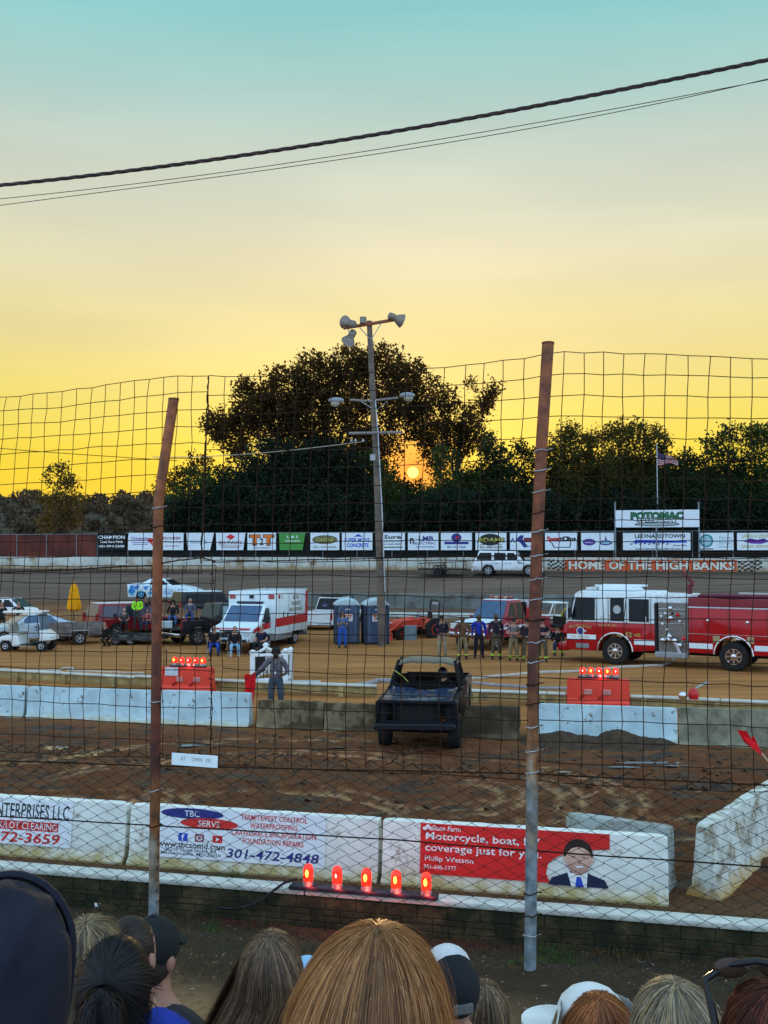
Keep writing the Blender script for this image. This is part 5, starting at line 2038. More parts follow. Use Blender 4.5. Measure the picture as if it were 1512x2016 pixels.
# folding chairs under the seated people
CHM = mat('chair_cloth', (.015, .016, .022), .8)
for i, (px, py, r_) in enumerate(((421, 1290, .2), (462, 1292, .15), (515, 1290, -.35))):
    p = on(px, py)
    t = thing('folding_chair', ('black folding chair, left of the three in front of the ambulance', 'black folding chair in the middle of the three in front of the ambulance', 'black folding chair, right of the three in front of the ambulance')[i],
              'chair', p, r_, 'folding chairs in front of the ambulance')
    q = MB(); q.box((0, -.02, .37), (.56, .50, .03), b=.01); q.build('seat', CHM, t)
    q = MB(); q.box((0, .24, .66), (.56, .03, .50), b=.01, M=Rx(-.12)); q.build('backrest', CHM, t)
    for s in (-1, 1):
        q = MB(); q.tube([(s * .28, -.26, 0), (s * .28, .22, .42), (s * .29, .26, .92)], .013, 5); q.tube([(s * .28, .26, 0), (s * .28, -.24, .56)], .013, 5); q.tube([(s * .29, -.28, .58), (s * .29, .26, .60)], .02, 5)
        q.build('side_frame', GALV, t)

# ---------------------------------------------------------------- portable toilets
TBL = mat('toilet_blue', (.055, .085, .155), .55, var=.12, vs=3)
TBD = mat('toilet_dark', (.03, .05, .075), .55, var=.12)
TRF = mat('toilet_roof', (.50, .62, .66), .45, var=.08, trans=.15)
TGR = mat('toilet_trim', (.16, .20, .22), .5)


def toilet(loc, rz, label):
    t = thing('portable_toilet', label, 'toilet', loc, rz, 'portable toilets side by side')
    MB().box((0, 0, .07), (1.16, 1.16, .12), b=.03).build('skid_base', BLACK, t)
    q = MB(); q.box((0, 0, 1.03), (1.10, 1.10, 1.86), b=.06, seg=2)
    for k in range(6):                                  # moulded ribs low on the sides
        z = .32 + .11 * k
        for s in (-1, 1):
            q.box((s * .551, 0, z), (.02, .8, .045), b=.008)
    bd = q.build('cabin', TBL, t, smooth=35)
    for s in (-1, 1):
        for y in (-.545, .545):
            MB().box((.545 * s, y, 1.02), (.09, .09, 1.84), b=.02).build('corner_post', TBD, t)
    q = MB()
    out, inn = [], []
    pts = [(-.40, .16), (-.40, 1.72), (-.32, 1.86), (-.18, 1.91), (.18, 1.91), (.32, 1.86), (.40, 1.72), (.40, .16)]
    q.tube([(x, -.565, z) for x, z in pts], .018, 5); dfr = q
    d = MB(); d.slab([(x * .97, -.553, z * .995) for x, z in pts], (0, -1, 0), .012)
    for k in range(5):
        d.box((0, -.568, .36 + .13 * k), (.6, .012, .05), b=.004)
    dr = d.build('door', TBL, t)
    dfr.build('door_frame', TGR, dr)
    q = MB(); q.box((0, -.569, 1.72), (.24, .012, .07), b=.004); q.build('vent', mat('vent_pale', (.42, .47, .48), .6), dr)
    q = MB(); q.box((0, -.570, 1.33), (.50, .012, .36), b=.006); pl = q.build('door_sign', mat('sign_white', (.66, .66, .68), .5), dr)
    q = MB()
    for s in (-1, 1):
        q.box((.12 * s, -.579, 1.43), (.22, .008, .07)); q.box((.12 * s, -.579, 1.34), (.07, .008, .2))
    q.build('sign_mark', mat('ink_orange', (.55, .14, .03), .5), pl)
    q = MB(); q.box((0, -.579, 1.30), (.10, .009, .12)); q.build('sign_figure', INK, pl)
    # domed translucent roof
    vs, fs = [], []
    n, m = 14, 8
    for j in range(m + 1):
        for i in range(n + 1):
            x, y = -.62 + 1.24 * i / n, -.62 + 1.24 * j / m
            z = 1.95 + .33 * max(0, 1 - abs(x / .62) ** 2.2) ** .8 * (1 - .35 * abs(y / .62) ** 3)
            vs.append((x, y, z))
    k0 = len(vs)
    vs += [(x, y, 1.93) for x, y, z in vs]
    for j in range(m):
        for i in range(n):
            a = j * (n + 1) + i
            fs.append((a, a + 1, a + n + 2, a + n + 1))
            fs.append((k0 + a, k0 + a + n + 1, k0 + a + n + 2, k0 + a + 1))
    for i in range(n):
        for a, b_ in ((i, i + 1), (m * (n + 1) + i + 1, m * (n + 1) + i)):
            fs.append((b_, a, k0 + a, k0 + b_))
    for j in range(m):
        for a, b_ in (((j + 1) * (n + 1), j * (n + 1)), (j * (n + 1) + n, (j + 1) * (n + 1) + n)):
            fs.append((b_, a, k0 + a, k0 + b_))
    MB().add(vs, fs).build('roof', TRF, t, smooth=50)
    q = MB(); q.box((0, 0, 1.94), (1.24, 1.24, .07), b=.02); q.build('roof_rim', TRF, t)
    q = MB(); flat_oval(q, T((.558, -.15, 1.28)) @ Rz(PI / 2), .11, .12); q.build('round_sticker', mat('sticker', (.6, .6, .62), .5), t)
    q = MB(); q.tube([(.35, .42, 1.9), (.35, .42, 2.42)], .05, 8); q.build('vent_pipe', TBD, t)
    return t


a = on(681, 1270)
toilet((a[0] + .0, a[1] + .62, 0), math.radians(8), 'blue grey portable toilet behind the woman in blue, left of the pair')
a = on(736, 1271)
toilet((a[0] + .05, a[1] + .65, 0), math.radians(12), 'blue grey portable toilet with a clear view of its door, right of the pair')

# ---------------------------------------------------------------- orange compact tractor
l = on(822, 1264)
ORG = mat('paint_orange', (.62, .065, .03), .4, var=.1, coat=.3)
t = thing('tractor', 'orange red compact tractor with front loader and roll bar, right of the toilets', 'tractor', (l[0] - .15, l[1] + 1.0, 0), math.radians(205))
q = MB(); q.prism([(-.1, .55), (-.1, 1.0), (.2, 1.12), (1.2, 1.04), (1.38, .90), (1.40, .55)], -.30, .30, b=.06); q.build('hood', ORG, t, smooth=40)
q = MB(); q.box((-.75, 0, .62), (1.3, .5, .3), b=.04); q.box((.6, 0, .48), (1.5, .36, .2), b=.03); q.build('chassis', TRIMB, t)
for s in (-1, 1):
    q = MB(); q.prism([(-1.35, .62), (-1.30, 1.05), (-.95, 1.15), (-.45, 1.08), (-.25, .62)], s * .40, s * .72, b=.03); q.build('fender', ORG, t, smooth=40)
    wheel(t, -.85, s * .72, .58, .34, ORG, 0, .5)
    wheel(t, .95, s * .60, .36, .24, ORG, 0, .5)
    q = MB(); q.tube([(-.2, s * .46, .7), (-.2, s * .46, 1.15), (.9, s * .46, 1.02), (1.75, s * .46, .42)], .055, 6); q.tube([(-.1, s * .50, .75), (1.0, s * .50, .82)], .035, 6); q.build('loader_arm', ORG, t)
    q = MB(); q.tube([(-1.15, s * .48, .7), (-1.22, s * .48, 1.9), (-1.22, s * .40, 2.02)], .035, 6); q.tube([(-1.22, s * .40, 2.02), (-1.22, 0, 2.03)], .035, 6); q.build('roll_bar', TRIMB, t)
q = MB(); q.prism([(1.60, .05), (1.62, .50), (1.70, .52), (1.80, .14), (2.20, .05)], -.85, .85, b=.015); q.build('bucket', ORG, t, smooth=35)
q = MB(); q.box((-.72, 0, 1.02), (.42, .44, .10), b=.04); q.box((-.92, 0, 1.24), (.10, .44, .40), b=.04); q.build('seat', BLACK, t, smooth=40)
q = MB(); q.tube([(-.05, 0, 1.0), (-.25, 0, 1.28)], .02, 6); q.tube([(-.27, .18 * math.cos(a), 1.28 + .15 * math.sin(a)) for a in [2 * PI * i / 12 for i in range(13)]], .015, 5); q.build('steering_wheel', TRIMB, t)
MB().box((-1.22, 0, 1.86), (.03, .62, .12), b=.01).build('lamp_board', mat('lampb', (.35, .4, .42), .4), t)
for s in (-1, 1):
    MB().box((1.39, .16 * s, .92), (.05, .14, .09), b=.015).build('headlight', LAMPW, t)
# grey panel leaning in front
l = on(808, 1265)
t = thing('grey_cabinet', 'blue grey metal cabinet standing in front of the orange tractor', 'cabinet', (l[0], l[1] + .15, 0), math.radians(-6))
MB().box((0, 0, .43), (.62, .4, .80), b=.02).build('cabinet_box', mat('cab_grey', (.14, .20, .22), .5, var=.15), t)
q = MB(); q.box((0, -.205, .43), (.54, .012, .70), b=.004); q.build('cabinet_door', mat('cab_grey2', (.17, .24, .26), .5, var=.15), t)
q = MB(); q.box((.2, -.22, .45), (.03, .02, .12), b=.004); q.build('handle', TRIMB, t)

# ---------------------------------------------------------------- brush fire truck
l = on(915, 1283)
pB = paint('fire_red', (.27, .016, .035))
yaw = math.radians(180 + 52)
hd_ = Vector((math.cos(yaw), math.sin(yaw), 0))
c_ = Vector(l) - hd_ * 2.95 + Vector((.15, .3, 0))
bt = pickup('dark red and white fire pickup with red roof lamps behind the row of firefighters', (c_.x, c_.y, 0), yaw, pB, roof=WHITE, wsg=GLASSB, W=2.1, H_=2.12, lift=.12, name='fire_truck', rim=mat('steel_rim2', (.5, .5, .5), .35, metal=.6))
q = MB(); q.box((.0, 0, 2.24), (.3, 1.35, .06), b=.02); q.build('light_bar', TRIMB, bt)
for i in range(5):
    MB().box((.0, -.52 + .26 * i, 2.32), (.26, .2, .13), b=.04, seg=2).build('roof_lamp', LAMPR if i % 2 == 0 else mat('lamp_red_white', (.6, .3, .28), .15), bt, smooth=40)
q = MB()
q.slab([(1.3, -.85, 1.365), (2.7, -.85, 1.28), (2.7, .85, 1.28), (1.3, .85, 1.365)], (.06, 0, 1), .012)
q.build('hood_panel', WHITE, bt)
for s in (-1, 1):
    q = MB(); q.slab([(2.7, s * 1.052, .92), (-.7, s * 1.052, .98), (-.7, s * 1.052, 1.10), (2.7, s * 1.052, 1.0)], (0, s, 0), .006); q.build('stripe', WHITE, bt)
    q = MB(); q.tube([(1.25 + .3 * math.cos(a), s * 1.06, .98 + .2 * math.sin(a)) for a in [.4 + 4.6 * i / 12 for i in range(13)]], .025, 5); q.build('swash', mat('ink_pink', (.55, .35, .42), .5), bt)
q = MB(); q.box((-1.8, 0, 1.55), (1.6, 1.5, .55), b=.05); q.build('pump_unit', RED, bt, smooth=40)
q = MB(); q.tube([(-2.2, -.5, 1.9), (-2.2, .5, 1.9)], .28, 14); q.build('hose_reel', mat('reel', (.35, .33, .35), .6), bt, smooth=40)
MB().box((-.9, 0, 1.66), (.06, 1.7, .9), b=.02).build('headache_rack', TRIMB, bt)
q = MB(); q.tube([(.4, .6, 2.1), (.25, .6, 2.9)], .01, 4); q.build('aerial', TRIMB, bt)

# small open utility buggy with a yellow reel
l = on(1106, 1270)
t = thing('utility_buggy', 'white framed utility buggy with a yellow hose reel behind the seated firefighter', 'buggy', (l[0] + .2, l[1] + 2.6, 0), math.radians(200))
q = MB(); q.prism([(-1.5, .45), (-1.5, .85), (-.1, .85), (0, .55), (.7, .55), (.85, 1.0), (1.35, .85), (1.45, .5), (1.3, .4), (-1.3, .4)], -.72, .72, b=.04); q.build('body', RED, t, smooth=35)
for s in (-1, 1):
    q = MB(); q.tube([(-.2, s * .68, .8), (-.25, s * .62, 1.9), (.55, s * .62, 1.9), (.95, s * .68, .95)], .035, 6); q.build('roll_cage', WHITE, t)
    for x in (.95, -.95):
        wheel(t, x, s * .62, .34, .26, ALLOY, 5, .5)
q = MB(); q.box((.15, 0, 1.94), (.95, 1.35, .06), b=.02); q.build('canopy', WHITE, t)
q = MB(); q.box((.1, 0, .75), (.45, 1.2, .14), b=.04); q.box((-.14, 0, 1.0), (.10, 1.2, .45), b=.04); q.build('seat', BLACK, t)
q = MB(); q.tube([(-.85, -.3, 1.25), (-.85, .3, 1.25)], .33, 16); q.build('hose_reel', mat('reel_grey', (.16, .19, .22), .6), t, smooth=40)
for s in (-1, 1):
    q = MB(); q.tube([(-.85, s * .31, 1.25), (-.85, s * .36, 1.25)], .40, 18); q.build('reel_flange', mat('reel_yellow', (.60, .48, .04), .5), t, smooth=40)

# ---------------------------------------------------------------- fire engine
w1, w2 = on(1213, 1308), on(1446, 1321)
d = Vector((w1[0] - w2[0], w1[1] - w2[1], 0))
wb = d.length
yaw = math.atan2(d.y, d.x)
nrm = Vector((-math.sin(yaw), math.cos(yaw), 0))          # to the left of travel = towards us is +y? checked below
side = 1 if nrm.y < 0 else -1
c_ = (Vector(w1) + Vector(w2)) / 2 - nrm * side * 1.10
t = thing('fire_engine', 'long red fire engine with white topped cab, cut by the right picture edge', 'fire engine', (c_.x, c_.y, 0), yaw)
hx = wb / 2                                               # front axle at +hx
HWF = 1.24
FR = mat('paint_engine', (.40, .005, .009), .28, var=.08, coat=.7)
FDK = mat('paint_maroon', (.14, .010, .022), .3, var=.1, coat=.5)
xf = hx + 2.05
xc = hx - 1.62                                             # back of the cab
q = MB()
q.prism([(xc, .62), (xc, 1.66), (xf - .06, 1.66), (xf, 1.55), (xf, .52)] + [(hx + .72, .52)] + arch(hx, .70, .55) + [(hx - .74, .55)], -HWF, HWF, b=.05)
q.build('cab_lower', FR, t, smooth=35)
q = MB()
q.prism([(xc, 1.66), (xc, 2.80), (xc + .15, 2.92), (xf - .55, 2.92), (xf - .36, 2.80), (xf - .06, 1.66)], -HWF + .02, HWF - .02, b=.06, inset=lambda x, z: .05 if z > 2.5 else 0)
q.build('cab_upper', WHITE, t, smooth=35)
q = MB(); q.slab([(xf - .09, -1.08, 1.78), (xf - .09, 1.08, 1.78), (xf - .34, 1.04, 2.74), (xf - .34, -1.04, 2.74)], (1, 0, .25), .014); q.build('windshield', GLASSB, t)
wins = [(xf - .22, xf - .42, xf - 1.22, 1.74, 2.66), (xf - 1.86, xf - 1.86, xf - 2.42, 1.74, 2.66), (xf - 2.62, xf - 2.62, xf - 3.42, 1.74, 2.64)]
for s in (-1, 1):
    for i, (xa, xat, xb, za, zb_) in enumerate(wins):
        q = MB(); q.slab([(xa, s * (HWF - .018), za), (xb, s * (HWF - .018), za), (xb, s * (HWF - .05), zb_), (xat, s * (HWF - .05), zb_)], (0, s, .03), .012); w_ = q.build('side_window', GLASS, t)
        if i == 1:
            q = MB(); flat_oval(q, T(((xa + xb) / 2, s * (HWF - .015), 2.2)) @ Rz(0 if s < 0 else PI), .16, .17, 20); q.build('window_badge', mat('badge_pale', (.4, .42, .44), .5), w_)
    q = MB(); q.slab([(xf - .10, s * (HWF - .02), 1.78), (xf - .16, s * (HWF - .02), 1.78), (xf - .36, s * (HWF - .05), 2.7), (xf - .31, s * (HWF - .05), 2.7)], (0, s, 0), .012); q.build('corner_glass', GLASS, t)
    q = MB()
    for x in (xf - 1.30, xf - 1.78, xf - 2.52, xf - 3.50):
        q.box((x, s * (HWF - .01), 2.15), (.014, .03, 1.1)); q.box((x, s * (HWF + .001), 1.2), (.014, .006, .85))
    q.build('door_seam', TRIMB, t)
    for x in (xf - 1.5, xf - 3.3):
        MB().box((x, s * (HWF + .01), 1.85), (.05, .03, .2), b=.01).build('door_handle', CHROME, t)
    MB().box((xf - .8, s * (HWF + .02), 1.30), (.14, .04, .07), b=.01).build('side_marker', LAMPW, t)
    q = MB(); q.slab([(hx + .78, s * (HWF + .001), .96), (xf - .05, s * (HWF + .001), .96), (xf - .05, s * (HWF + .001), 1.16), (hx + .78, s * (HWF + .001), 1.16)], (0, s, 0), .006)
    q.slab([(xc + .03, s * (HWF + .001), .84), (hx - .78, s * (HWF + .001), .84), (hx - .78, s * (HWF + .001), 1.04), (xc + .03, s * (HWF + .001), 1.04)], (0, s, 0), .006)
    q.build('reflective_stripe', WHITE, t)
    q = MB(); q.tube([(hx + .71 * math.cos(a), s * (HWF + .01), .55 + .71 * math.sin(a)) for a in [PI * i / 16 for i in range(17)]], .035, 6); q.build('wheel_arch_trim', CHROME, t)
    MB().box((hx + 1.35, s * (HWF + .004), .70), (.55, .02, .2), b=.01).build('step_grille', mat('tread', (.25, .25, .26), .4, metal=.6), t)
    q = MB(); q.box((xf - .25, s * (HWF + .22), 2.05), (.14, .2, .42), b=.04); q.tube([(xf - .25, s * (HWF - .02), 2.3), (xf - .25, s * (HWF + .2), 2.25)], .02, 5); q.build('mirror', TRIMB, t)
    wheel(t, hx, s * (HWF - .17), .545, .32, CHROME, 8, .56)
    wheel(t, -hx, s * (HWF - .20), .545, .40, CHROME, 8, .56)
    MB().box((xf, s * .85, .95), (.06, .34, .22), b=.02).build('headlight', LAMPW, t)
Mside = (lambda x, z, off=.010: T((x, side * (HWF + off), z)) @ Rz(0 if side < 0 else PI))
GOLD = mat('ink_gold2', (.55, .36, .10), .4)
q = MB()
text(q, 'SEVENTH DISTRICT', Mside(xf - .62, 1.50), .95, .11, .01, arc=.06)
text(q, 'VOL. FIRE DEPT.', Mside(xf - .62, 1.06), .8, .09, .01)
text(q, 'AVENUE, MD', Mside(xf - 1.75, 1.56), .75, .09, .01)
text(q, 'ENGINE', Mside(xf - 2.62, 1.22), .95, .13, .01)
q.build('lettering', GOLD, t)
q = MB(); flat_oval(q, Mside(xf - .62, 1.29), .17, .17, 24); ov = q.build('emblem', mat('emblem_white', (.6, .6, .62), .5), t)
q = MB(); flat_oval(q, Mside(xf - .62, 1.29, .013), .13, .13, 24); q.build('emblem_disc', NAVY, ov)
q = MB(); flat_oval(q, Mside(xf - 2.62, 1.22, .012), .19, .15, 24); ov = q.build('number_plate', FDK, t)
q = MB(); text(q, '52', Mside(xf - 2.62, 1.22, .016), .26, .19, .02); q.build('lettering', GOLD, ov)
# things on the roof
q = MB(); q.box((xf - .9, 0, 2.99), (.45, 1.5, .14), b=.04); q.build('roof_light_bar', mat('bar_pale', (.5, .5, .5), .3), t, smooth=40)
q = MB(); q.prism([(xf - 2.7, 2.94), (xf - 2.6, 3.1), (xf - 1.3, 3.16), (xf - 1.2, 2.94)], -.7, .7, b=.04); q.build('roof_unit', WHITE, t, smooth=40)
for y in (-.5, .5):
    q = MB(); q.tube([(xf - 1.0, y, 3.12), (xf - 2.9, y, 3.12)], .05, 6); q.build('roof_rail', WHITE, t)
q = MB(); q.box((xc - .6, 0, 2.66), (1.3, 2.1, .35), b=.03); q.build('pump_roof', mat('pump_roof', (.62, .68, .7), .4), t)
# pump panel
xp = xc - 1.28
STEEL = mat('pump_steel', (.20, .18, .16), .35, metal=.6, var=.3, vs=12)
MB().box(((xc + xp) / 2 - .05, 0, 1.55), (xc - xp - .10, 2 * HWF - .12, 1.95), b=.02).build('pump_panel', STEEL, t)
rr = random.Random(6)
yo = side * (HWF - .04)
for i in range(16):
    x, z = rr.uniform(xp + .15, xc - .2), rr.uniform(.95, 2.35)
    r_ = rr.choice((.05, .06, .08))
    q = MB(); q.lathe([(r_, 0), (r_, .05), (r_ * .6, .07)], 12, T((x, yo, z)) @ Rx(-side * PI / 2)); q.build('gauge', rr.choice((CHROME, WINK, CHROME, RED, BLACK)), t, smooth=40)
for i in range(6):
    x, z = rr.uniform(xp + .15, xc - .2), rr.uniform(.8, 1.3)
    q = MB(); q.lathe([(.10, 0), (.12, .06), (.09, .14), (.05, .16)], 12, T((x, yo, z)) @ Rx(-side * PI / 2)); q.build('outlet_cap', CHROME, t, smooth=40)
q = MB()
for z in (1.72, 2.1, 2.28):
    q.box(((xc + xp) / 2, yo, z), (xc - xp - .25, .03, .02))
q.build('panel_trim', CHROME, t)
q = MB(); q.box((xc - .02, 0, 1.5), (.10, 2 * HWF - .02, 2.0)); q.build('gap_bellows', BLACK, t)
q = MB(); q.tube([(xp + .65, yo, 1.1), (xp + .45, yo + side * .12, .95), (xp + .28, yo + side * .12, .5)], .07, 8); q.build('discharge_hose', mat('hose_grey', (.38, .36, .38), .6), t, smooth=50)
q = MB(); q.box(((xc + xp) / 2, side * (HWF - .02), .50), (1.25, .4, .22), b=.03); q.build('running_board', mat('tread2', (.32, .33, .35), .4, metal=.5), t)
q = MB(); q.tube([(xp + .2, .1, 2.83), (xp + .2, .1, 3.15), (xp + .05, .1, 3.25)], .10, 10); q.tube([(xp + .05, .1, 3.25), (xp + .5, .1, 3.75)], [.09, .05], 8); q.build('deck_gun', mat('gun', (.13, .02, .025), .4), t, smooth=50)
# body behind
xb = -hx - 2.3
q = MB(); q.prism([(xp - .02, .62), (xp - .02, 2.40), (xb, 2.40), (xb, .62)] + list(reversed([(p_[0], p_[1]) for p_ in reversed(arch(-hx, .70, .62))])) if False else [(xb, .62), (xb, 2.40), (xp - .02, 2.40), (xp - .02, .62)] + arch(-hx, .70, .62), -HWF, HWF, b=.03)
q.build('body', FR, t, smooth=35)
q = MB(); q.box(((xp + xb) / 2, 0, 2.57), (xp - xb, 2 * HWF - .05, .34), b=.03); q.build('hose_bed', FDK, t)
q = MB(); q.box(((xp + xb) / 2, .2, 2.80), (xp - xb - .6, 1.5, .12), b=.05); q.build('hose_bed_cover', mat('cover', (.10, .012, .03), .6), t)
q = MB(); q.box((xp - 2.2, -.4 * side, 2.88), (1.2, .3, .06)); q.build('folded_hose', mat('hose_pale', (.5, .48, .45), .8), t)
for s in (-1, 1):
    q = MB(); q.slab([(xp - .03, s * (HWF + .001), .80), (-hx + .76, s * (HWF + .001), .80), (-hx + .76, s * (HWF + .001), 1.0), (xp - .03, s * (HWF + .001), 1.0)], (0, s, 0), .006)
    q.slab([(-hx - .76, s * (HWF + .001), .80), (xb + .03, s * (HWF + .001), .80), (xb + .03, s * (HWF + .001), 1.0), (-hx - .76, s * (HWF + .001), 1.0)], (0, s, 0), .006); q.build('reflective_stripe', WHITE, t)
    q = MB(); q.box(((xp + xb) / 2, s * (HWF + .006), 1.36), (xp - xb, .02, .03)); q.box(((xp + xb) / 2, s * (HWF + .006), 2.38), (xp - xb, .03, .05)); q.build('chrome_trim', CHROME, t)
    q = MB()
    for x in (xp - .12, xp - 1.5, xp - 2.9):
        q.box((x, s * (HWF + .001), 1.6), (.014, .008, 1.5))
    q.build('locker_seam', TRIMB, t)
    for x, z in ((xp - .75, 1.88), (xp - 2.2, 1.85)):
        q = MB(); q.lathe([(.07, 0), (.06, .03), (.02, .05)], 12, T((x, s * HWF, z)) @ Rx(-s * PI / 2)); q.build('locker_handle', CHROME, t, smooth=40)
    for x in (xp - 1.05, xp - 2.3):
        MB().box((x, s * (HWF + .006), 1.18), (.26, .03, .26), b=.02).build('filler_door', mat('brassy', (.42, .32, .18), .4, metal=.6), t)
    for x in (xp - 1.45, xp - 1.85):
        MB().box((x, s * (HWF + .008), 1.22), (.2, .03, .08), b=.02).build('side_marker', LAMPR if x > xp - 1.6 else LAMPW, t)
    q = MB(); q.tube([(-hx + .71 * math.cos(a), s * (HWF + .01), .60 + .71 * math.sin(a)) for a in [PI * i / 16 for i in range(17)]], .035, 6); q.build('wheel_arch_trim', CHROME, t)
MB().box((xf + .18, 0, .62), (.45, 2.3, .32), b=.05, seg=2).build('front_bumper', FR, t, smooth=40)
MB().box(((xf + xb) / 2, 0, .55), (xf - xb - .6, .9, .2)).build('chassis', BLACK, t)

# ---------------------------------------------------------------- hoses lying on the infield
HOSE = mat('hose_canvas', (.50, .46, .40), .85, var=.2)
HOSEG = mat('hose_greyish', (.30, .29, .30), .8, var=.2)


def lay(name, label, pts, r, m, flat=.5, z=.0):
    P_ = []
    for a, b_ in zip(pts, pts[1:]):
        for i in range(6):
            f_ = i / 6
            g = G(a[0] + (b_[0] - a[0]) * f_, a[1] + (b_[1] - a[1]) * f_, 0)
            g.x += R.uniform(-.03, .03); g.y += R.uniform(-.03, .03)
            g.z = float(ground_z(np.array([g.x]), np.array([g.y]))[0][0]) + r * .8 + z
            P_.append(g)
    q = MB(); q.tube(P_, r, 6)
    return tag(q.build(name, m, smooth=60), label, 'hose')


lay('fire_hose', 'pale fire hose running from the engine pump across the infield to the left', [(1335, 1283), (1322, 1306), (1300, 1313), (1240, 1315), (1180, 1320), (1060, 1327), (940, 1337), (905, 1342), (860, 1345)], .055, HOSE)
lay('fire_hose', 'grey fire hose bunched along the guard rail left of the derby pickup', [(575, 1352), (640, 1352), (690, 1353), (720, 1350), (745, 1343), (790, 1345)], .08, HOSEG)
lay('fire_hose', 'grey fire hose lying along the guard rail right of the derby pickup', [(905, 1345), (960, 1349), (1010, 1352), (1062, 1355), (1110, 1356), (1200, 1358)], .055, HOSEG)
lay('fire_hose', 'pale hose with a coiled end lying on the infield at the left', [(-40, 1318), (40, 1321), (100, 1321), (118, 1322), (124, 1317), (142, 1316), (145, 1322), (133, 1322), (190, 1323), (300, 1326)], .035, HOSE)
lay('fire_hose', 'pale hose lying behind the left end of the yellow guard rail', [(-30, 1322), (30, 1325), (66, 1328)], .05, HOSE)
# ---------------------------------------------------------------- barrier rows across the middle
MN = 26.05


def mid_barrier(px0, px1, label, m, seed, n=MN, rough=.004, hgt_=.82, name='concrete_barrier', group=None, jag=0.0, py=1440, z=-.05, wid=1.0):
    s0, s1 = run_s(px0, n - .2, py=py), run_s(px1, n - .2, py=py)
    p = run_point(n, (s0 + s1) / 2)
    t = thing(name, label, 'barrier', (p.x, p.y, z), AL, group)
    jersey_mesh(MB(), s1 - s0, hgt_, rough, seed, wid, jag).build('barrier_block', m, t, smooth=35)
    return t


GW = 'white barriers along the far edge of the mud'
mid_barrier(-250, 47, 'white barrier at the left edge, cracked at its right end, across the mud', BARR2, 21, py=1405, hgt_=.86, group=GW)
mid_barrier(53, 312, 'white barrier across the mud, crossed by the left fence post', BARR2, 22, py=1415, hgt_=.86, group=GW)
mid_barrier(314, 492, 'short white barrier across the mud below the left orange barrier', BARR2, 23, py=1420, hgt_=.88, group=GW)
mid_barrier(1050, 1338, 'white barrier across the mud with dark earth heaped against it', BARR2, 24, py=1450, hgt_=.86, group=GW)
mid_barrier(508, 638, 'mud splashed brown barrier in front of the flagman', BROWN, 25, rough=.012, jag=.02, py=1430, hgt_=.72)
mid_barrier(640, 752, 'brown stained barrier between the flagman barrier and the derby pickup', BROWN, 26, rough=.012, py=1430, hgt_=.70)
mid_barrier(905, 1025, 'dark muddy broken barrier right of the derby pickup', DARKB, 27, n=25.9, rough=.016, jag=.10, py=1450, hgt_=.80)
mid_barrier(1341, 1640, 'bare grey concrete barrier at the right across the mud', GREYB, 28, py=1455, hgt_=.88)

# earth heaped along the foot of the barriers
q = MB()
vs, fs = [], []
sA, sB = run_s(1020, 25.4, py=1470), run_s(1345, 25.4, py=1470)
nx, ny = 120, 22
xs = np.linspace(sA, sB, nx)
w_ = np.linspace(-1.1, .75, ny)
SX, SW = np.meshgrid(xs, w_, indexing='ij')
u = (SX - sA) / (sB - sA)
env = np.clip(u / .06, 0, 1) * np.clip((1 - u) / .12, 0, 1)
hh = (.25 + .20 * np.exp(-((u - .28) / .10) ** 2) + .33 * np.exp(-((u - .62) / .10) ** 2) + .10 * fbm(SX * 2.2, SW * 2.2, 71) + .07 * fbm(SX * 7, SW * 7, 72)) * env
hh = .62 * hh * np.exp(-((SW - .12) / .52) ** 2)
ca, sa_ = math.cos(AL), math.sin(AL)
bx_, by_ = 0 + SX * ca - SW * sa_, 25.5 + SX * sa_ + SW * ca
gzv = ground_z(bx_.ravel(), by_.ravel())[0].reshape(bx_.shape)
zz = gzv + hh - .03
for i in range(nx):
    for j in range(ny):
        vs.append((bx_[i, j], by_[i, j], zz[i, j]))
for i in range(nx - 1):
    for j in range(ny - 1):
        a = i * ny + j
        fs.append((a, a + ny, a + ny + 1, a + 1))
o = MB().add(vs, fs).build('dirt_bank', mat('heaped_earth', (.055, .034, .02), .95, var=.35, vs=6, bump=.9, bs=14), smooth=60)
struct(o)

# clods over the churned mud
rr = random.Random(9)
q = MB()
for i in range(900):
    px, py = rr.uniform(-20, 1540), rr.uniform(1440, 1640)
    if rr.random() < .5:
        px, py = rr.uniform(0, 1500), rr.gauss(1490, 22)
    g = G(px, py, 0)
    n = g.y + SL * g.x
    if not (15.2 < n < 25.2):
        continue
    z = float(ground_z(np.array([g.x]), np.array([g.y]))[0][0])
    r_ = abs(rr.gauss(0, .035)) + .015
    vs = []
    for a in ((1, 1, 1), (1, -1, -1), (-1, 1, -1), (-1, -1, 1), (0, 0, 1.3), (0, 1.2, 0), (1.2, 0, 0), (-1.2, .2, 0), (0, -1.2, .1)):
        vs.append((g.x + a[0] * r_ * rr.uniform(.5, 1.1), g.y + a[1] * r_ * rr.uniform(.5, 1.1), z + a[2] * r_ * .7 * rr.uniform(.5, 1)))
    b_ = bmesh.new()
    for v_ in vs:
        b_.verts.new(v_)
    bmesh.ops.convex_hull(b_, input=list(b_.verts))
    q.bm(b_)
tag(q.build('mud_clods', MUDM), 'clods of churned earth scattered over the mud', 'mud', kind='stuff')

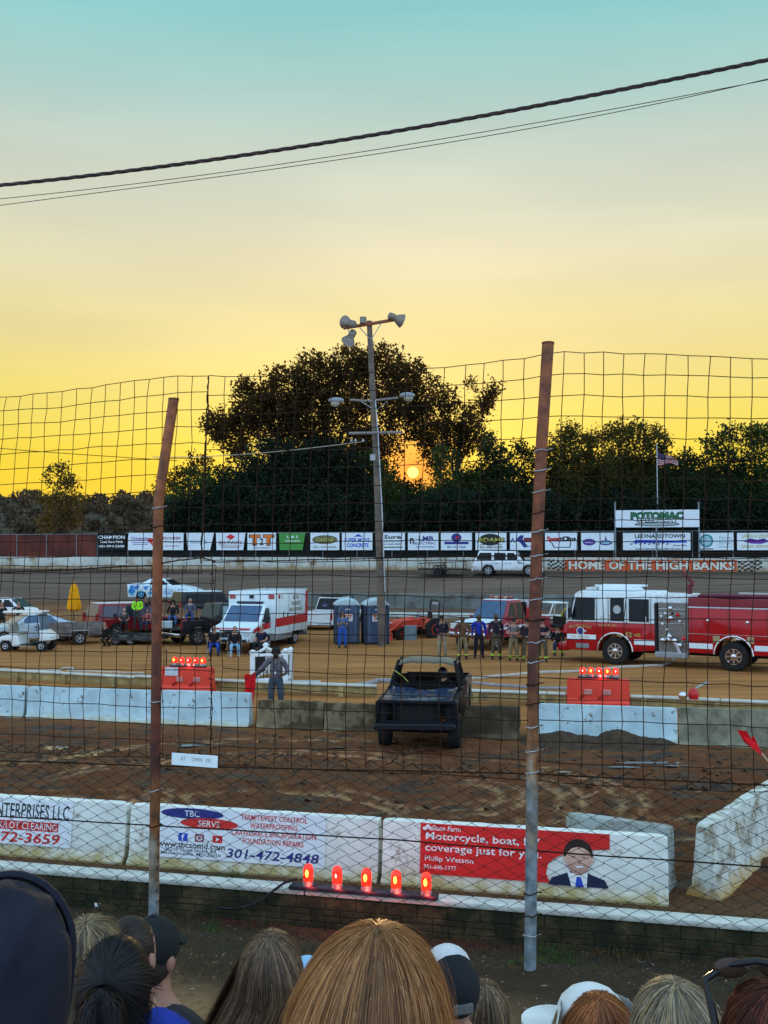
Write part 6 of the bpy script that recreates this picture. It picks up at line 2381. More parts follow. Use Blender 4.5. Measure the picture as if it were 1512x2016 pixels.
# puddles
WATER = mat('wet_puddle', (.10, .085, .075), .06, var=.2, spec=.8)
for k, (px, py, rx, ry) in enumerate(((112, 1471, .30, .12), (104, 1474, .22, .1), (372, 1470, .28, .12), (172, 1488, .25, .12), (305, 1505, .35, .08), (1290, 1504, .8, .10), (1245, 1512, .5, .08), (1335, 1510, .3, .10), (1110, 1520, .3, .08), (660, 1477, .35, .07))):
    g = G(px, py, 0)
    rr = random.Random(k)
    ks = [1 + rr.uniform(-.35, .35) for _ in range(24)]
    gx = g.x + rx * np.cos(np.arange(24) * 2 * PI / 24) * ks
    gy = g.y + ry * np.sin(np.arange(24) * 2 * PI / 24) * ks
    z = float(np.percentile(ground_z(gx, gy)[0], 78))
    q = MB(); q.add([(gx[i], gy[i], z) for i in range(24)], [tuple(range(24))])
    struct(q.build('puddle', WATER))

# ---- long low guard rails behind the barriers
RAILT = mat('rail_pale', (.50, .50, .44), .7, var=.2, vs=2)
RAILY = mat('rail_yellow', (.38, .28, .11), .8, var=.3, vs=2, col2=(.2, .15, .08), c2at=.55, c2s=3)


def beam(label, ps, top=.36, h=.26, seed=1, group='low guard rails across the infield'):
    a, b_ = G(*ps[0], .30), G(*ps[1], .30)
    L_ = (b_ - a).length
    m_ = (a + b_) / 2
    t = thing('guard_rail', label, 'guard rail', (m_.x, m_.y, 0), math.atan2(b_.y - a.y, b_.x - a.x), group)
    q = MB(); q.box((0, 0, top - h / 2 - .03), (L_, .10, h), b=.02)
    q.build('rail_face', RAILY, t)
    q = MB()
    x = -L_ / 2
    rr = random.Random(seed)
    while x < L_ / 2 - .2:
        w = min(rr.uniform(2.2, 3.4), L_ / 2 - x)
        q.box((x + w / 2, 0, top + .0), (w - .02, .24, .08), b=.025, M=Ry(rr.uniform(-.004, .004)))
        x += w
    q.build('rail_cap', RAILT, t)
    q = MB()
    x = -L_ / 2 + .4
    while x < L_ / 2:
        q.box((x, -.03, (top - .06) / 2), (.16, .2, top - .06), b=.01)
        x += 2.0
    q.build('rail_blocks', RAILY, t)
    return t


beam('low yellowish guard rail behind the white barriers at the left', ((-240, 1310), (312, 1338)), seed=1)
beam('low yellowish guard rail between the left orange barrier and the derby pickup', ((418, 1343), (742, 1355)), seed=2)
beam('low yellowish guard rail right of the derby pickup up to the right orange barrier', ((912, 1363), (1116, 1370)), seed=3)
beam('low yellowish guard rail at the right behind the grey barrier', ((1240, 1374), (1700, 1396)), seed=4)

# ---- orange water barriers with lamp strips
ORB = mat('plastic_orange', (.72, .055, .03), .45, var=.08, vs=3, col2=(.35, .03, .02), c2at=.68, c2w=.04)
for k, (pa_, pb_, py, lab) in enumerate((((320), (420), 1368, 'left'), ((1117), (1240), 1396, 'right'))):
    n = G((pa_ + pb_) / 2, py, 0)
    nn = n.y + SL * n.x + .3
    s0, s1 = run_s(pa_, nn, py=py), run_s(pb_, nn, py=py)
    L_ = s1 - s0
    p = run_point(nn, (s0 + s1) / 2)
    t = thing('water_barrier', 'orange plastic barrier carrying red lamps, %s' % ('with a white notice, left of the flagman' if k == 0 else 'at the right behind the white barrier'), 'barrier', (p.x, p.y, .0), AL, 'orange plastic barriers')
    hB = .84
    q = MB()
    q.prism([(-.28, 0), (-.28, .16), (-.17, .28), (-.13, hB), (.13, hB), (.17, .28), (.28, .16), (.28, 0)], -L_ / 2, L_ / 2, b=.03, M=Rz(PI / 2))
    q.build('barrier_shell', ORB, t, smooth=35)
    for x in (-L_ * .12, L_ * .22) if k == 0 else (-L_ * .16, L_ * .14):
        q = MB(); q.box((x, -.17, .46), (.24, .06, .16), b=.02); sl_ = q.build('moulded_slot', mat('slot_pale', (.50, .22, .20), .6), t)
        q = MB(); q.tube([(x - .1, -.19, .40), (x - .25, -.2, .28)], .03, 5); q.build('groove', mat('slot_dark', (.35, .025, .02), .6), sl_)
    if k == 0:
        MB().box((-L_ * .28, -.165, .70), (.44, .012, .26), b=.004, M=Rx(0)).build('notice', mat('notice', (.55, .60, .68), .6), t)
        q = MB(); q.tube([(-L_ / 2 + .12, 0, hB), (-L_ / 2 + .12, 0, hB + .55)], .02, 5); q.build('wire_stub', TRIMB, t)
    lamp_strip('lamp_strip', ('row of five lit red lamps on the orange barrier left of the flagman', 'row of five lit red lamps on the orange barrier at the right')[k], (p.x, p.y, hB), AL, L_ * (.70 if k == 0 else .66), 5, .085, .19, 'lamp rows on the orange barriers',
               ((1, 0, 0, 0, 1), (0, 1, 0, 1, 0))[k], .05)

# ---- white railing corner
VIN = mat('vinyl_white', (.78, .80, .80), .4, var=.04)
p0 = on(487, 1349)
t = thing('railing', 'white vinyl railing enclosure behind the flagman', 'railing', p0, math.radians(-5))
pp = [(0, 0), (.62, 1.9), (2.05, .95), (1.40, .55)]


def loc_(px, py):
    g = G(px, py, 0)
    d_ = Matrix.Rotation(math.radians(5), 4, 'Z') @ (g - Vector(p0))
    return (d_.x, d_.y)


posts = [loc_(497, 1347), loc_(517, 1330), loc_(545, 1347), loc_(572, 1340)]
posts[1] = (posts[1][0] + .05, posts[1][1] + .3)
posts[2] = (1.13, .95)
HR = 1.06
for x, y in posts:
    q = MB(); q.box((x, y, HR / 2), (.15, .15, HR), b=.01); po = q.build('post', VIN, t)
    q = MB(); q.box((x, y, HR + .03), (.21, .21, .06), b=.02); q.add([(x - .1, y - .1, HR + .06), (x + .1, y - .1, HR + .06), (x + .1, y + .1, HR + .06), (x - .1, y + .1, HR + .06), (x, y, HR + .12)], [(0, 1, 4), (1, 2, 4), (2, 3, 4), (3, 0, 4)]); q.build('post_cap', VIN, po)
for a, b_ in ((0, 1), (1, 2), (0, 2), (2, 3)):
    A, B = Vector((*posts[a], 0)), Vector((*posts[b_], 0))
    L_ = (B - A).length
    M = T((A + B) / 2) @ Rz(math.atan2(B.y - A.y, B.x - A.x))
    q = MB(); q.box((0, 0, HR - .09), (L_, .09, .09), b=.015, M=M); q.box((0, 0, .13), (L_, .07, .09), b=.01, M=M); q.build('rails', VIN, t)
    q = MB()
    k = max(2, int(L_ / .13))
    for i in range(1, k):
        q.box((-L_ / 2 + L_ * i / k, 0, .57), (.022, .022, .84), M=M)
    q.build('balusters', TRIMB if a != 1 else VIN, t)
q = MB(); q.box((1.2, .3, .03), (2.3, 1.5, .05), b=.01); q.build('platform', mat('platform_grey', (.42, .42, .42), .8), t)

# ---- red pump lying on the guard rail at the right
g = G(1360, 1378, .4)
t = thing('hose_nozzle', 'small red and chrome hose nozzle lying on the right guard rail', 'nozzle', (g.x, g.y + .05, .42), math.radians(10))
q = MB(); q.ell((-.22, 0, .10), (.13, .12, .12), 12, 8); q.build('round_cap', CHROME, t, smooth=60)
q = MB(); q.lathe([(.13, -.12), (.15, 0), (.11, .14), (.05, .18)], 12, T((.1, 0, .12))); q.build('red_body', RED, t, smooth=50)
q = MB(); q.tube([(.0, 0, .2), (.3, .1, .32), (.55, .1, .42)], .03, 6); q.tube([(.52, .1, .41), (.58, .1, .43)], .05, 6); q.build('handle', GALV, t)

# ---------------------------------------------------------------- the derby pickup
DB = mat('derby_black', (.006, .0065, .009), .5, var=.3, vs=4, spec=.12, low=(.018, .012, .008), lowz=.7)
DBB = mat('derby_hood', (.022, .038, .08), .25, var=.35, vs=3, coat=.5, col2=(.03, .022, .016), c2at=.62, c2w=.06)
DRF = mat('derby_roof', (.17, .145, .115), .4, var=.3, vs=3, coat=.3, col2=(.15, .11, .075), c2at=.5, c2w=.1)
INT = mat('derby_inside', (.007, .006, .006), .9, spec=.08)
fr = Vector(on(820, 1480))
yaw = math.radians(-90 - 8.5)
hd_ = Vector((math.cos(yaw), math.sin(yaw), 0))
c_ = fr - hd_ * 2.35
t = thing('derby_pickup', 'battered black pickup with no glass or grille facing the stands in the mud', 'pickup truck', (c_.x, c_.y, -.02), yaw)
HW = .93
ZB, ZT = 1.22, 1.83
# nose: fenders, hood, front panel
q = MB()
for s in (-1, 1):
    q.prism([(.55, .55), (.55, ZB - .02), (2.38, ZB - .09), (2.42, .62)] + arch(1.62, .46, .60), s * .66, s * HW, b=.03)
q.build('fender', DB, t, smooth=35)
vs, fs = [], []
n, m = 12, 10
rr = random.Random(5)
for i in range(n + 1):
    for j in range(m + 1):
        x = .58 + 1.82 * i / n
        y = -.80 + 1.6 * j / m
        z = ZB + .02 - .08 * (i / n) - .03 * math.sin(PI * j / m) + .035 * math.sin(i * 1.1 + j * .9) * math.sin(PI * j / m) + rr.uniform(-.008, .008)
        if j in (0, m):
            z += .01
        vs.append((x, y, z))
k0 = len(vs)
vs += [(x, y, z - .03) for x, y, z in vs]
for i in range(n):
    for j in range(m):
        a = i * (m + 1) + j
        fs.append((a, a + m + 1, a + m + 2, a + 1))
        fs.append((k0 + a, k0 + a + 1, k0 + a + m + 2, k0 + a + m + 1))
for j in range(m):
    fs.append((n * (m + 1) + j, k0 + n * (m + 1) + j, k0 + n * (m + 1) + j + 1, n * (m + 1) + j + 1))
    fs.append((j + 1, k0 + j + 1, k0 + j, j))
MB().add(vs, fs).build('hood', DBB, t, smooth=40)
q = MB()
q.box((2.40, 0, 1.13), (.08, 1.80, .10), b=.03); q.box((2.40, 0, .68), (.08, 1.80, .08), b=.02)
for s in (-1, 1):
    q.box((2.40, s * .88, .9), (.08, .10, .50), b=.02)
    q.box((2.40, s * .50, .9), (.07, .06, .42))
q.build('nose_panel', DB, t, smooth=40)
q = MB(); q.box((2.28, 0, .9), (.10, 1.1, .40)); q.build('radiator', mat('radiator', (.008, .008, .009), .7), t)
for s in (-1, 1):
    q = MB(); q.lathe([(.17, 0), (.15, .03), (.13, -.05), (.02, -.09)], 14, T((2.385, s * .70, .92)) @ Ry(PI / 2)); q.build('headlight_bucket', INT, t, smooth=40)
q = MB(); q.box((2.52, -.02, .60), (.14, 1.86, .16), b=.04, M=Rx(.015)); q.build('front_bumper', mat('bumper_dull', (.012, .013, .018), .5, spec=.15), t, smooth=40)
# cab: door skins, pillars, roof, firewall, rear wall with its hole
q = MB()
for s in (-1, 1):
    q.prism([(-.75, .55), (-.75, ZB), (.57, ZB), (.57, .55)], s * .80, s * HW, b=.02)
q.build('door', DB, t, smooth=35)
TW = .70
for s in (-1, 1):
    for a, b_, r_ in (((.58, s * .86, ZB - .02), (.16, s * TW, ZT), .045), ((-.70, s * .86, ZB - .02), (-.58, s * TW, ZT), .06), ((-.12, s * .87, ZB - .02), (-.18, s * TW, ZT), .03)):
        MB().tube([a, b_], r_, 6).build('pillar', DB, t)
vs, fs = [], []
n, m = 8, 8
for i in range(n + 1):
    for j in range(m + 1):
        x = -.66 + .90 * i / n
        y = -TW - .05 + (2 * TW + .1) * j / m
        e = 1 - abs(2 * j / m - 1) ** 4
        z = ZT - .04 + .10 * e * (1 - .4 * abs(2 * i / n - 1) ** 3) - (.03 if i in (0, n) else 0) + (.022 if j in (2, 4, 6) else 0)
        vs.append((x, y, z))
k0 = len(vs)
vs += [(x, y, z - .05) for x, y, z in vs]
for i in range(n):
    for j in range(m):
        a = i * (m + 1) + j
        fs.append((a, a + m + 1, a + m + 2, a + 1)); fs.append((k0 + a, k0 + a + 1, k0 + a + m + 2, k0 + a + m + 1))
for j in range(m):
    fs.append((n * (m + 1) + j, k0 + n * (m + 1) + j, k0 + n * (m + 1) + j + 1, n * (m + 1) + j + 1)); fs.append((j + 1, k0 + j + 1, k0 + j, j))
for i in range(n):
    a, b_ = i * (m + 1), (i + 1) * (m + 1)
    fs.append((a, k0 + a, k0 + b_, b_)); a += m; b_ += m
    fs.append((b_, k0 + b_, k0 + a, a))
MB().add(vs, fs).build('roof', DRF, t, smooth=40)
q = MB(); q.box((.60, 0, .92), (.05, 1.6, .62)); q.box((-.72, 0, .98), (.06, 1.7, .86)); q.box((-.06, 0, .56), (1.3, 1.6, .06)); q.build('cab_shell', INT, t)
q = MB(); q.box((-.45, 0, .95), (.22, 1.45, .65), b=.05); q.box((-.20, 0, .72), (.5, 1.45, .16), b=.05); q.build('bench_seat', INT, t, smooth=40)
q = MB()
for y in (-.33, .30):
    q.box((.30, y, 1.36), (.10, .15, .42), b=.02)
q.tube([(.35, -.60, 1.30), (.35, .62, 1.33)], .035, 6); q.box((.48, 0, 1.22), (.24, 1.5, .16), b=.03)
q.build('roll_cage', INT, t)
q = MB(); q.tube([(.18 + .05 * math.sin(a), .38 + .19 * math.cos(a), 1.30 + .18 * math.sin(a)) for a in [2 * PI * i / 14 for i in range(15)]], .016, 5); q.build('steering_wheel', BLACK, t)
q = MB(); q.tube([(.42, -.78, 1.62), (.36, -.55, 1.45), (.3, -.42, 1.30), (.38, -.3, 1.27)], .014, 5); q.build('yellow_strap', mat('strap_yellow', (.42, .42, .08), .7), t)
# bed
for s in (-1, 1):
    q = MB(); q.prism([(-2.75, .58), (-2.75, ZB - .03), (-.80, ZB), (-.80, .55)] + arch(-1.75, .48, .58), s * (HW - .12), s * HW, b=.03); q.build('bed_side', mat('derby_side', (.022, .027, .036), .3, var=.4, vs=3, coat=.5, low=(.02, .014, .009), lowz=.6), t, smooth=35)
    wheel(t, 1.62, s * (HW - .12), .40, .26, INT, 5)
    wheel(t, -1.75, s * (HW - .12), .40, .26, INT, 5)
    q = MB(); q.box((-.1, s * (HW + .004), .93), (.9, .012, .035)); q.build('trim_strip', CHROME, t)
q = MB(); q.box((-1.78, 0, .80), (1.9, 1.6, .06)); q.box((-2.74, 0, .92), (.06, 1.7, .6)); q.build('bed_floor', INT, t)
q = MB(); q.box((-.6, 0, .42), (4.6, .7, .16)); q.tube([(1.62, -.7, .40), (1.62, .7, .40)], .07, 8); q.build('chassis', INT, t)
q = MB(); q.box((.55, .96, 1.38), (.12, .10, .14), b=.03); q.build('mirror', BLACK, t)
# driver
J = pose('sit', 'down')
for k_ in J:
    J[k_] = V((J[k_].x * .9, J[k_].y, J[k_].z))
for k_, s in (('l', -1), ('r', 1)):
    J['kn' + k_] = V((.12 * s, -.42, .52)); J['an' + k_] = V((.12 * s, -.62, .24)); J['to' + k_] = V((.12 * s, -.76, .24))
    J['el' + k_] = V((.24 * s, -.18, .76)); J['wr' + k_] = V((.14 * s, -.42, .86)); J['ha' + k_] = V((.12 * s, -.48, .88))
side_ = Vector((-math.sin(yaw), math.cos(yaw), 0))
dp_ = c_ + side_ * .36 - hd_ * .22
person('driver in a black helmet sitting at the wheel of the derby pickup', (dp_.x, dp_.y, .32), yaw + PI / 2, J, 'light', BLACKC, 'long', BLACKC, hair=(0, 0, 0), helmet=mat('helmet_black', (.012, .012, .014), .25, coat=.5), hs=1.72)
# ---------------------------------------------------------------- far wall, screens and banners
WN = 84.8
WALLW = mat('far_wall_white', (.52, .53, .47), .8, var=.15, vs=.5, col2=(.26, .17, .09), c2at=.58, c2w=.08, c2s=.9, low=(.32, .20, .10), lowz=.6)
ORW = mat('wall_orange', (.62, .10, .03), .6, var=.12)


def fs_(px, py=1100, n=WN):
    return run_s(px, n, py=py)


sA, sB = fs_(-700), fs_(2300)
pm = run_point(WN, (sA + sB) / 2)
wall = thing('track_wall', 'long white wall along the far side of the track, painted HOME OF THE HIGH BANKS', 'wall', (pm.x, pm.y, 3.0), AL)
s_mid = (sA + sB) / 2
q = MB()
x = sA - s_mid
while x < sB - s_mid:
    q.box((x + 1.83, 0, .45), (3.64, .35, 1.25), b=.02)
    x += 3.66
q.build('wall_panels', WALLW, wall)
z_l = lambda py, px=1280, n=WN - .2: N(px, py, n).z - 3.0
a, b_ = fs_(1112) - s_mid, fs_(1450) - s_mid
zt_, zb_ = z_l(1102), z_l(1124)
MW = T((0, -.182, 0))
words = (('HOME', 1118, 1192), ('OF', 1198, 1230), ('THE', 1234, 1284), ('HIGH', 1290, 1356), ('BANKS', 1362, 1448))
q = MB()
flat_rect(q, MW @ T(((a + b_) / 2, 0, (zt_ + zb_) / 2)), b_ - a, zt_ - zb_)
q.build('orange_band', ORW, wall)
q = MB(); q2 = MB()
for tx, x0, x1 in words:
    X0, X1 = fs_(x0) - s_mid, fs_(x1) - s_mid
    text(q, tx, MW @ T(((X0 + X1) / 2, -.004, (zt_ + zb_) / 2)), (X1 - X0), (zt_ - zb_) * .98, .075)
    text(q2, tx, MW @ T(((X0 + X1) / 2, -.008, (zt_ + zb_) / 2)), (X1 - X0) * .95, (zt_ - zb_) * .80, .035)
q.build('lettering_outline', mat('ink_outline', (.10, .03, .02), .6), wall)
q2.build('lettering', mat('ink_cream', (.66, .62, .52), .6), wall)
q = MB()
for x0, x1, fl_ in ((1078, 1116, -1), (1452, 1500, 1)):
    X0, X1 = fs_(x0) - s_mid, fs_(x1) - s_mid
    for i in range(8):
        for j in range(5):
            if (i + j) % 2 == 0:
                u0, u1 = X0 + (X1 - X0) * i / 8, X0 + (X1 - X0) * (i + 1) / 8
                f0 = (i / 8 if fl_ > 0 else 1 - i / 8)
                zo = .05 * math.sin(i * 1.3) + (f0 * .12 if fl_ > 0 else f0 * .15)
                h_ = (zt_ - zb_) / 5.5
                z0 = zb_ + h_ * j + zo - .05
                flat_poly(q, MW @ T((0, -.003, 0)), [(u0, z0), (u1, z0 + .03), (u1, z0 + h_ * .9 + .03), (u0, z0 + h_ * .9)])
q.build('chequered_flags', INK, wall)

SN = 85.6
DSC = mat('screen_black', (.012, .014, .013), .9, var=.3, vs=.4)
RSC = mat('screen_red', (.115, .028, .020), .9, var=.35, vs=.35, col2=(.05, .02, .016), c2at=.55, c2w=.1, c2s=.3)


def screen(px0, px1, ztop, zbot, label, m):
    s0, s1 = run_s(px0, SN, py=1060), run_s(px1, SN, py=1060)
    p = run_point(SN, (s0 + s1) / 2)
    t = thing('screen_fence', label, 'fence', (p.x, p.y, 0), AL)
    L_ = s1 - s0
    n_ = int(L_ / .4)
    vs, fs = [], []
    rr = random.Random(int(px1))
    for i in range(n_ + 1):
        x = -L_ / 2 + L_ * i / n_
        for z, k in ((zbot, .02), ((zbot + ztop) / 2, .05), (ztop, .02)):
            vs.append((x, .04 * math.sin(i * .9) + rr.uniform(-k, k), z + (rr.uniform(-.015, .015) if z == ztop else 0)))
    for i in range(n_):
        for j in range(2):
            a = i * 3 + j
            fs.append((a, a + 3, a + 4, a + 1))
    MB().add(vs, fs).build('screen_cloth', m, t)
    q = MB()
    x = -L_ / 2 + .2
    while x < L_ / 2:
        q.tube([(x, -.12, 2.4), (x, -.12, ztop + .05)], .035, 6)
        x += 3.0
    q.tube([(-L_ / 2, -.10, ztop), (L_ / 2, -.10, ztop)], .025, 5)
    q.build('fence_frame', mat('frame_grey', (.20, .22, .24), .6, metal=.4), t)
    return t


ZT_ = N(756, 1048, SN).z
screen(189, 2200, ZT_, 3.6, 'long black screen fence carrying the banners above the far wall', DSC)
screen(-700, 189, ZT_ - .05, 3.9, 'rust red screen fence above the far wall at the left', RSC)

VW = mat('banner_white', (.68, .73, .77), .5, var=.05, vs=2)
VGR = mat('banner_green', (.06, .25, .045), .5, var=.08)
GRD = mat('ink_green', (.03, .16, .07), .5)
ORI = mat('ink_bright_orange', (.75, .17, .02), .5)
TEAL = mat('ink_teal', (.05, .22, .26), .5)
YELI = mat('ink_yellow', (.42, .38, .06), .5)
PUR = mat('ink_purple', (.12, .03, .30), .5)
MAR = mat('ink_maroon', (.20, .03, .06), .5)
OLV = mat('ink_olive', (.14, .13, .07), .5)
GB = 'sponsor banners on the black screen'


def banner(x0, x1, label, y0=1049, y1=1083, sheet=VW, n=SN - .45, sk=0.0, th=.02, group=GB):
    cx = (x0 + x1) / 2
    s0, s1 = run_s(x0, n, py=1066), run_s(x1, n, py=1066)
    pc = N(cx, (y0 + y1) / 2, n)
    t = thing('banner', label, 'banner', pc, AL, group)
    w, h = s1 - s0, (y1 - y0) / 2016.0 * pc.y
    q = MB(); q.slab([(-w / 2 + sk * .3, 0, -h / 2), (w / 2 - sk, 0, -h / 2), (w / 2, 0, h / 2), (-w / 2, 0, h / 2)], (0, 1, 0), th)
    q.build('banner_sheet', sheet, t)
    return t, w, h


def put(t, m, *items, name='lettering'):
    q = MB()
    for it in items:
        k = it[0]
        if k == 't':
            text(q, it[1], T((it[2], -.006 - (it[7] if len(it) > 7 else 0), it[3])), it[4], it[5], it[6] if len(it) > 6 else .02)
        elif k == 'o':
            flat_oval(q, T((it[1], -.004 - (it[5] if len(it) > 5 else 0), it[2])), it[3], it[4])
        elif k == 'r':
            flat_rect(q, T((it[1], -.004 - (it[5] if len(it) > 5 else 0), it[2])), it[3], it[4])
        elif k == 'p':
            flat_poly(q, T((0, -.004 - (it[2] if len(it) > 2 else 0), 0)), it[1])
    return q.build(name, m, t)


t, w, h = banner(192, 247, 'black banner with white lines of writing and a telephone number, first at the left', sheet=DSC)
put(t, WINK, ('t', 'CHAMPION', 0, .38, w * .95, .30), ('t', 'Used Auto Parts', 0, .0, w * .8, .26), ('t', '301-994-2200', 0, -.42, w * .92, .2))
t, w, h = banner(252, 310, 'white banner with a purple and red emblem partly behind the left fence post')
put(t, PUR, ('t', 'Chesapeake', -.25, .25, w * .62, .3), ('r', -.2, -.1, w * .6, .05), ('r', -.2, -.25, w * .5, .05))
put(t, REDL, ('o', .75, .12, .30, .18), ('p', [(.6, .0), (1.0, -.45), (1.1, -.4), (.8, .1)]), name='emblem')
t, w, h = banner(312, 361, 'white banner with two red lines of writing, right of the left fence post')
put(t, MAR, ('t', 'PIONEER', .1, .28, w * .72, .24), ('t', 'Contracting', .15, -.05, w * .7, .22), ('r', .1, -.4, w * .6, .05))
t, w, h = banner(367, 421, 'pale banner with faint blue capitals and a slanting right edge', sk=.35)
put(t, mat('ink_faint', (.28, .40, .52), .5), ('t', 'BOWLES', -.1, -.05, w * .6, .34))
t, w, h = banner(425, 483, 'white banner with a red diamond over dark capitals', sk=.2)
put(t, REDL, ('p', [(-.42, .40), (0, .12), (.42, .40), (0, .64)]), name='red_diamond')
put(t, MAR, ('t', 'BELTWAY', 0, -.10, w * .78, .30), ('r', 0, -.38, w * .72, .05), ('r', 0, -.52, w * .6, .05))
t, w, h = banner(487, 543, 'white banner with two big orange letters outlined in black')
put(t, INK, ('t', 'T T', 0, .12, w * .90, h * .66, .09), name='letter_shadow')
put(t, ORI, ('t', 'T T', 0, .14, w * .82, h * .56, .05, .004)); put(t, INK, ('t', '2', 0, .0, .35, .6, .03, .008), ('r', 0, -.55, w * .6, .06))
t, w, h = banner(549, 601, 'green banner with small white letters and a slanting right edge', sheet=VGR, sk=.25)
put(t, WINK, ('t', 'L & S', .05, .40, w * .42, .2), ('t', 'LANDSCAPING', .05, .05, w * .55, .13))
t, w, h = banner(611, 668, 'white banner with a dark oval bearing yellow letters')
put(t, OLV, ('o', 0, .15, w * .44, .38), name='dark_oval'); put(t, YELI, ('t', 'CASTLE', 0, .15, w * .6, .28, .02, .004)); put(t, OLV, ('t', '301-475-4490', 0, -.48, w * .8, .18))
t, w, h = banner(673, 733, 'white banner with slanting blue letters over CONCRETE')
put(t, BLUEL, ('t', 'SUPER MOVE', 0, .12, w * .84, .36), ('t', 'CONCRETE', .05, -.32, w * .72, .34, .035), ('p', [(-.3, .4), (.1, .62), (.5, .4)]))
t, w, h = banner(742, 797, 'white banner with teal edged black writing just right of the light pole')
put(t, INK, ('t', 'Sure', .15, .38, w * .62, .34, .03), ('t', 'CONSTRUCTION', .1, .02, w * .75, .16), ('t', '301-863-4005', .1, -.22, w * .7, .14)); put(t, GRD, ('r', .05, -.48, w * .8, .10), name='green_line')
t, w, h = banner(803, 863, 'white banner with blue letters LMB over ELECTRIC')
put(t, NAVY, ('t', 'LMB', .25, .24, w * .48, .40, .035), ('t', 'ELECTRIC', .15, -.14, w * .70, .22), ('r', .2, -.45, w * .62, .06)); put(t, INK, ('t', 'n', -.95, .05, .34, .5, .03), name='emblem')
t, w, h = banner(868, 929, 'white banner with a blue dome emblem over blue writing')
put(t, NAVY, ('o', 0, .30, .42, .36), ('r', 0, -.12, w * .78, .22), ('t', '301-373-2360', 0, -.45, w * .6, .2), name='emblem'); put(t, REDL, ('p', [(-.12, .2), (.1, .55), (.25, .25)], .004), name='red_flash')
t, w, h = banner(936, 997, 'white banner with a black oval and yellow capitals ADAMS')
put(t, INK, ('o', -.05, .15, w * .36, .48), name='black_oval'); put(t, INK, ('t', 'ADAMS', 0, .12, w * .92, .42, .06, .003), name='letter_shadow'); put(t, YELI, ('t', 'ADAMS', 0, .13, w * .86, .36, .03, .006)); put(t, OLV, ('r', 0, -.24, w * .7, .06), ('t', '301-884-0300', 0, -.46, w * .75, .22))
t, w, h = banner(1004, 1064, 'white banner with a dark wrench and a maroon bar, behind the right fence post')
put(t, NAVY, ('p', [(-.8, .1), (-.4, .5), (-.1, .5), (-.2, .2), (.2, -.4), (-.1, -.5), (-.4, -.1)]), ('t', 'A', -1.0, .1, .4, .4), name='wrench'); put(t, MAR, ('r', .5, .12, w * .5, .38, .004), name='maroon_bar'); put(t, NAVY, ('t', '301-290-1770', .5, -.4, w * .4, .18))
t, w, h = banner(1073, 1137, 'white banner with red and black SportClips lettering')
put(t, INK, ('t', 'SportClips', 0, .16, w * .90, .52, .05), ('p', [(-.8, -.1), (.8, -.1), (.7, -.5), (-.6, -.5)]), name='letter_shadow'); put(t, VW, ('p', [(-.72, -.06), (.72, -.06), (.63, -.44), (-.53, -.44)], .003), name='plate')
put(t, REDL, ('t', 'Sport', -.6, .17, w * .42, .44, .03, .006)); put(t, INK, ('t', 'Clips', .62, .17, w * .38, .44, .03, .006))
t, w, h = banner(1144, 1209, 'white banner with two dark oval emblems side by side')
put(t, NAVY, ('o', -.66, -.05, .50, .27), ('o', .62, -.10, .50, .20), ('p', [(.55, .0), (.62, .5), (.75, .05)]), name='emblem'); put(t, PUR, ('o', -.66, -.05, .42, .20, .004), name='emblem_field'); put(t, WINK, ('t', 'Reliance', -.66, -.05, .6, .14, .0, .008)); put(t, mat('ink_pale_blue', (.3, .5, .62), .5), ('o', .62, -.08, .38, .12, .004), name='emblem_water')
t, w, h = banner(1226, 1359, 'wide white banner with LEONARDTOWN in black over a blue chequered sweep')
put(t, BLUEL, ('p', [(-1.8, -.12), (-1.6, .14), (2.2, .06), (2.3, -.1)]), name='blue_sweep'); put(t, INK, ('t', 'LEONARDTOWN', .25, .42, w * .74, .30, .03), ('t', 'www.leonardtownford.com', .1, -.57, w * .68, .17)); put(t, NAVY, ('t', 'James Miles', 1.75, -.32, w * .2, .16, .02, .004), *[('p', [(-2.0 + .34 * i, -.28 + .05 * (i % 2)), (-1.84 + .34 * i, -.24 + .05 * (i % 2)), (-1.80 + .34 * i, -.12 + .05 * (i % 2)), (-1.96 + .34 * i, -.16 + .05 * (i % 2))], .005) for i in range(9)], name='chequers')
t, w, h = banner(1375, 1444, 'pale blue banner with a round teal seal at its left')
put(t, TEAL, ('o', -.70, .05, .50, .52), name='seal'); put(t, mat('ink_pale_teal', (.32, .50, .55), .5), ('o', -.70, .05, .36, .38, .004), ('t', 'Farm', .70, .28, .9, .34), ('t', 'Bureau', .70, -.1, .9, .28), ('r', .7, -.42, 1.0, .08), name='seal_field'); put(t, INK, ('r', -.7, -.58, 1.0, .08), name='small_print')
t, w, h = banner(1451, 1530, 'pale banner with a purple emblem under a yellow arc, cut by the right edge')
put(t, YELI, ('t', 'LAWN & LEISURE', -.05, .42, w * .72, .26), ('t', 'SALES SERVICE', 0, -.38, w * .8, .2)); put(t, PUR, ('p', [(-1.0, .0), (-.5, .25), (0, .12), (.5, .25), (.9, .0), (.3, -.18), (-.4, -.16)], .003), name='purple_emblem')
t, w, h = banner(1575, 1640, 'white banner just outside the right edge')
for o in [t] + list(t.children):
    bpy.data.objects.remove(o)
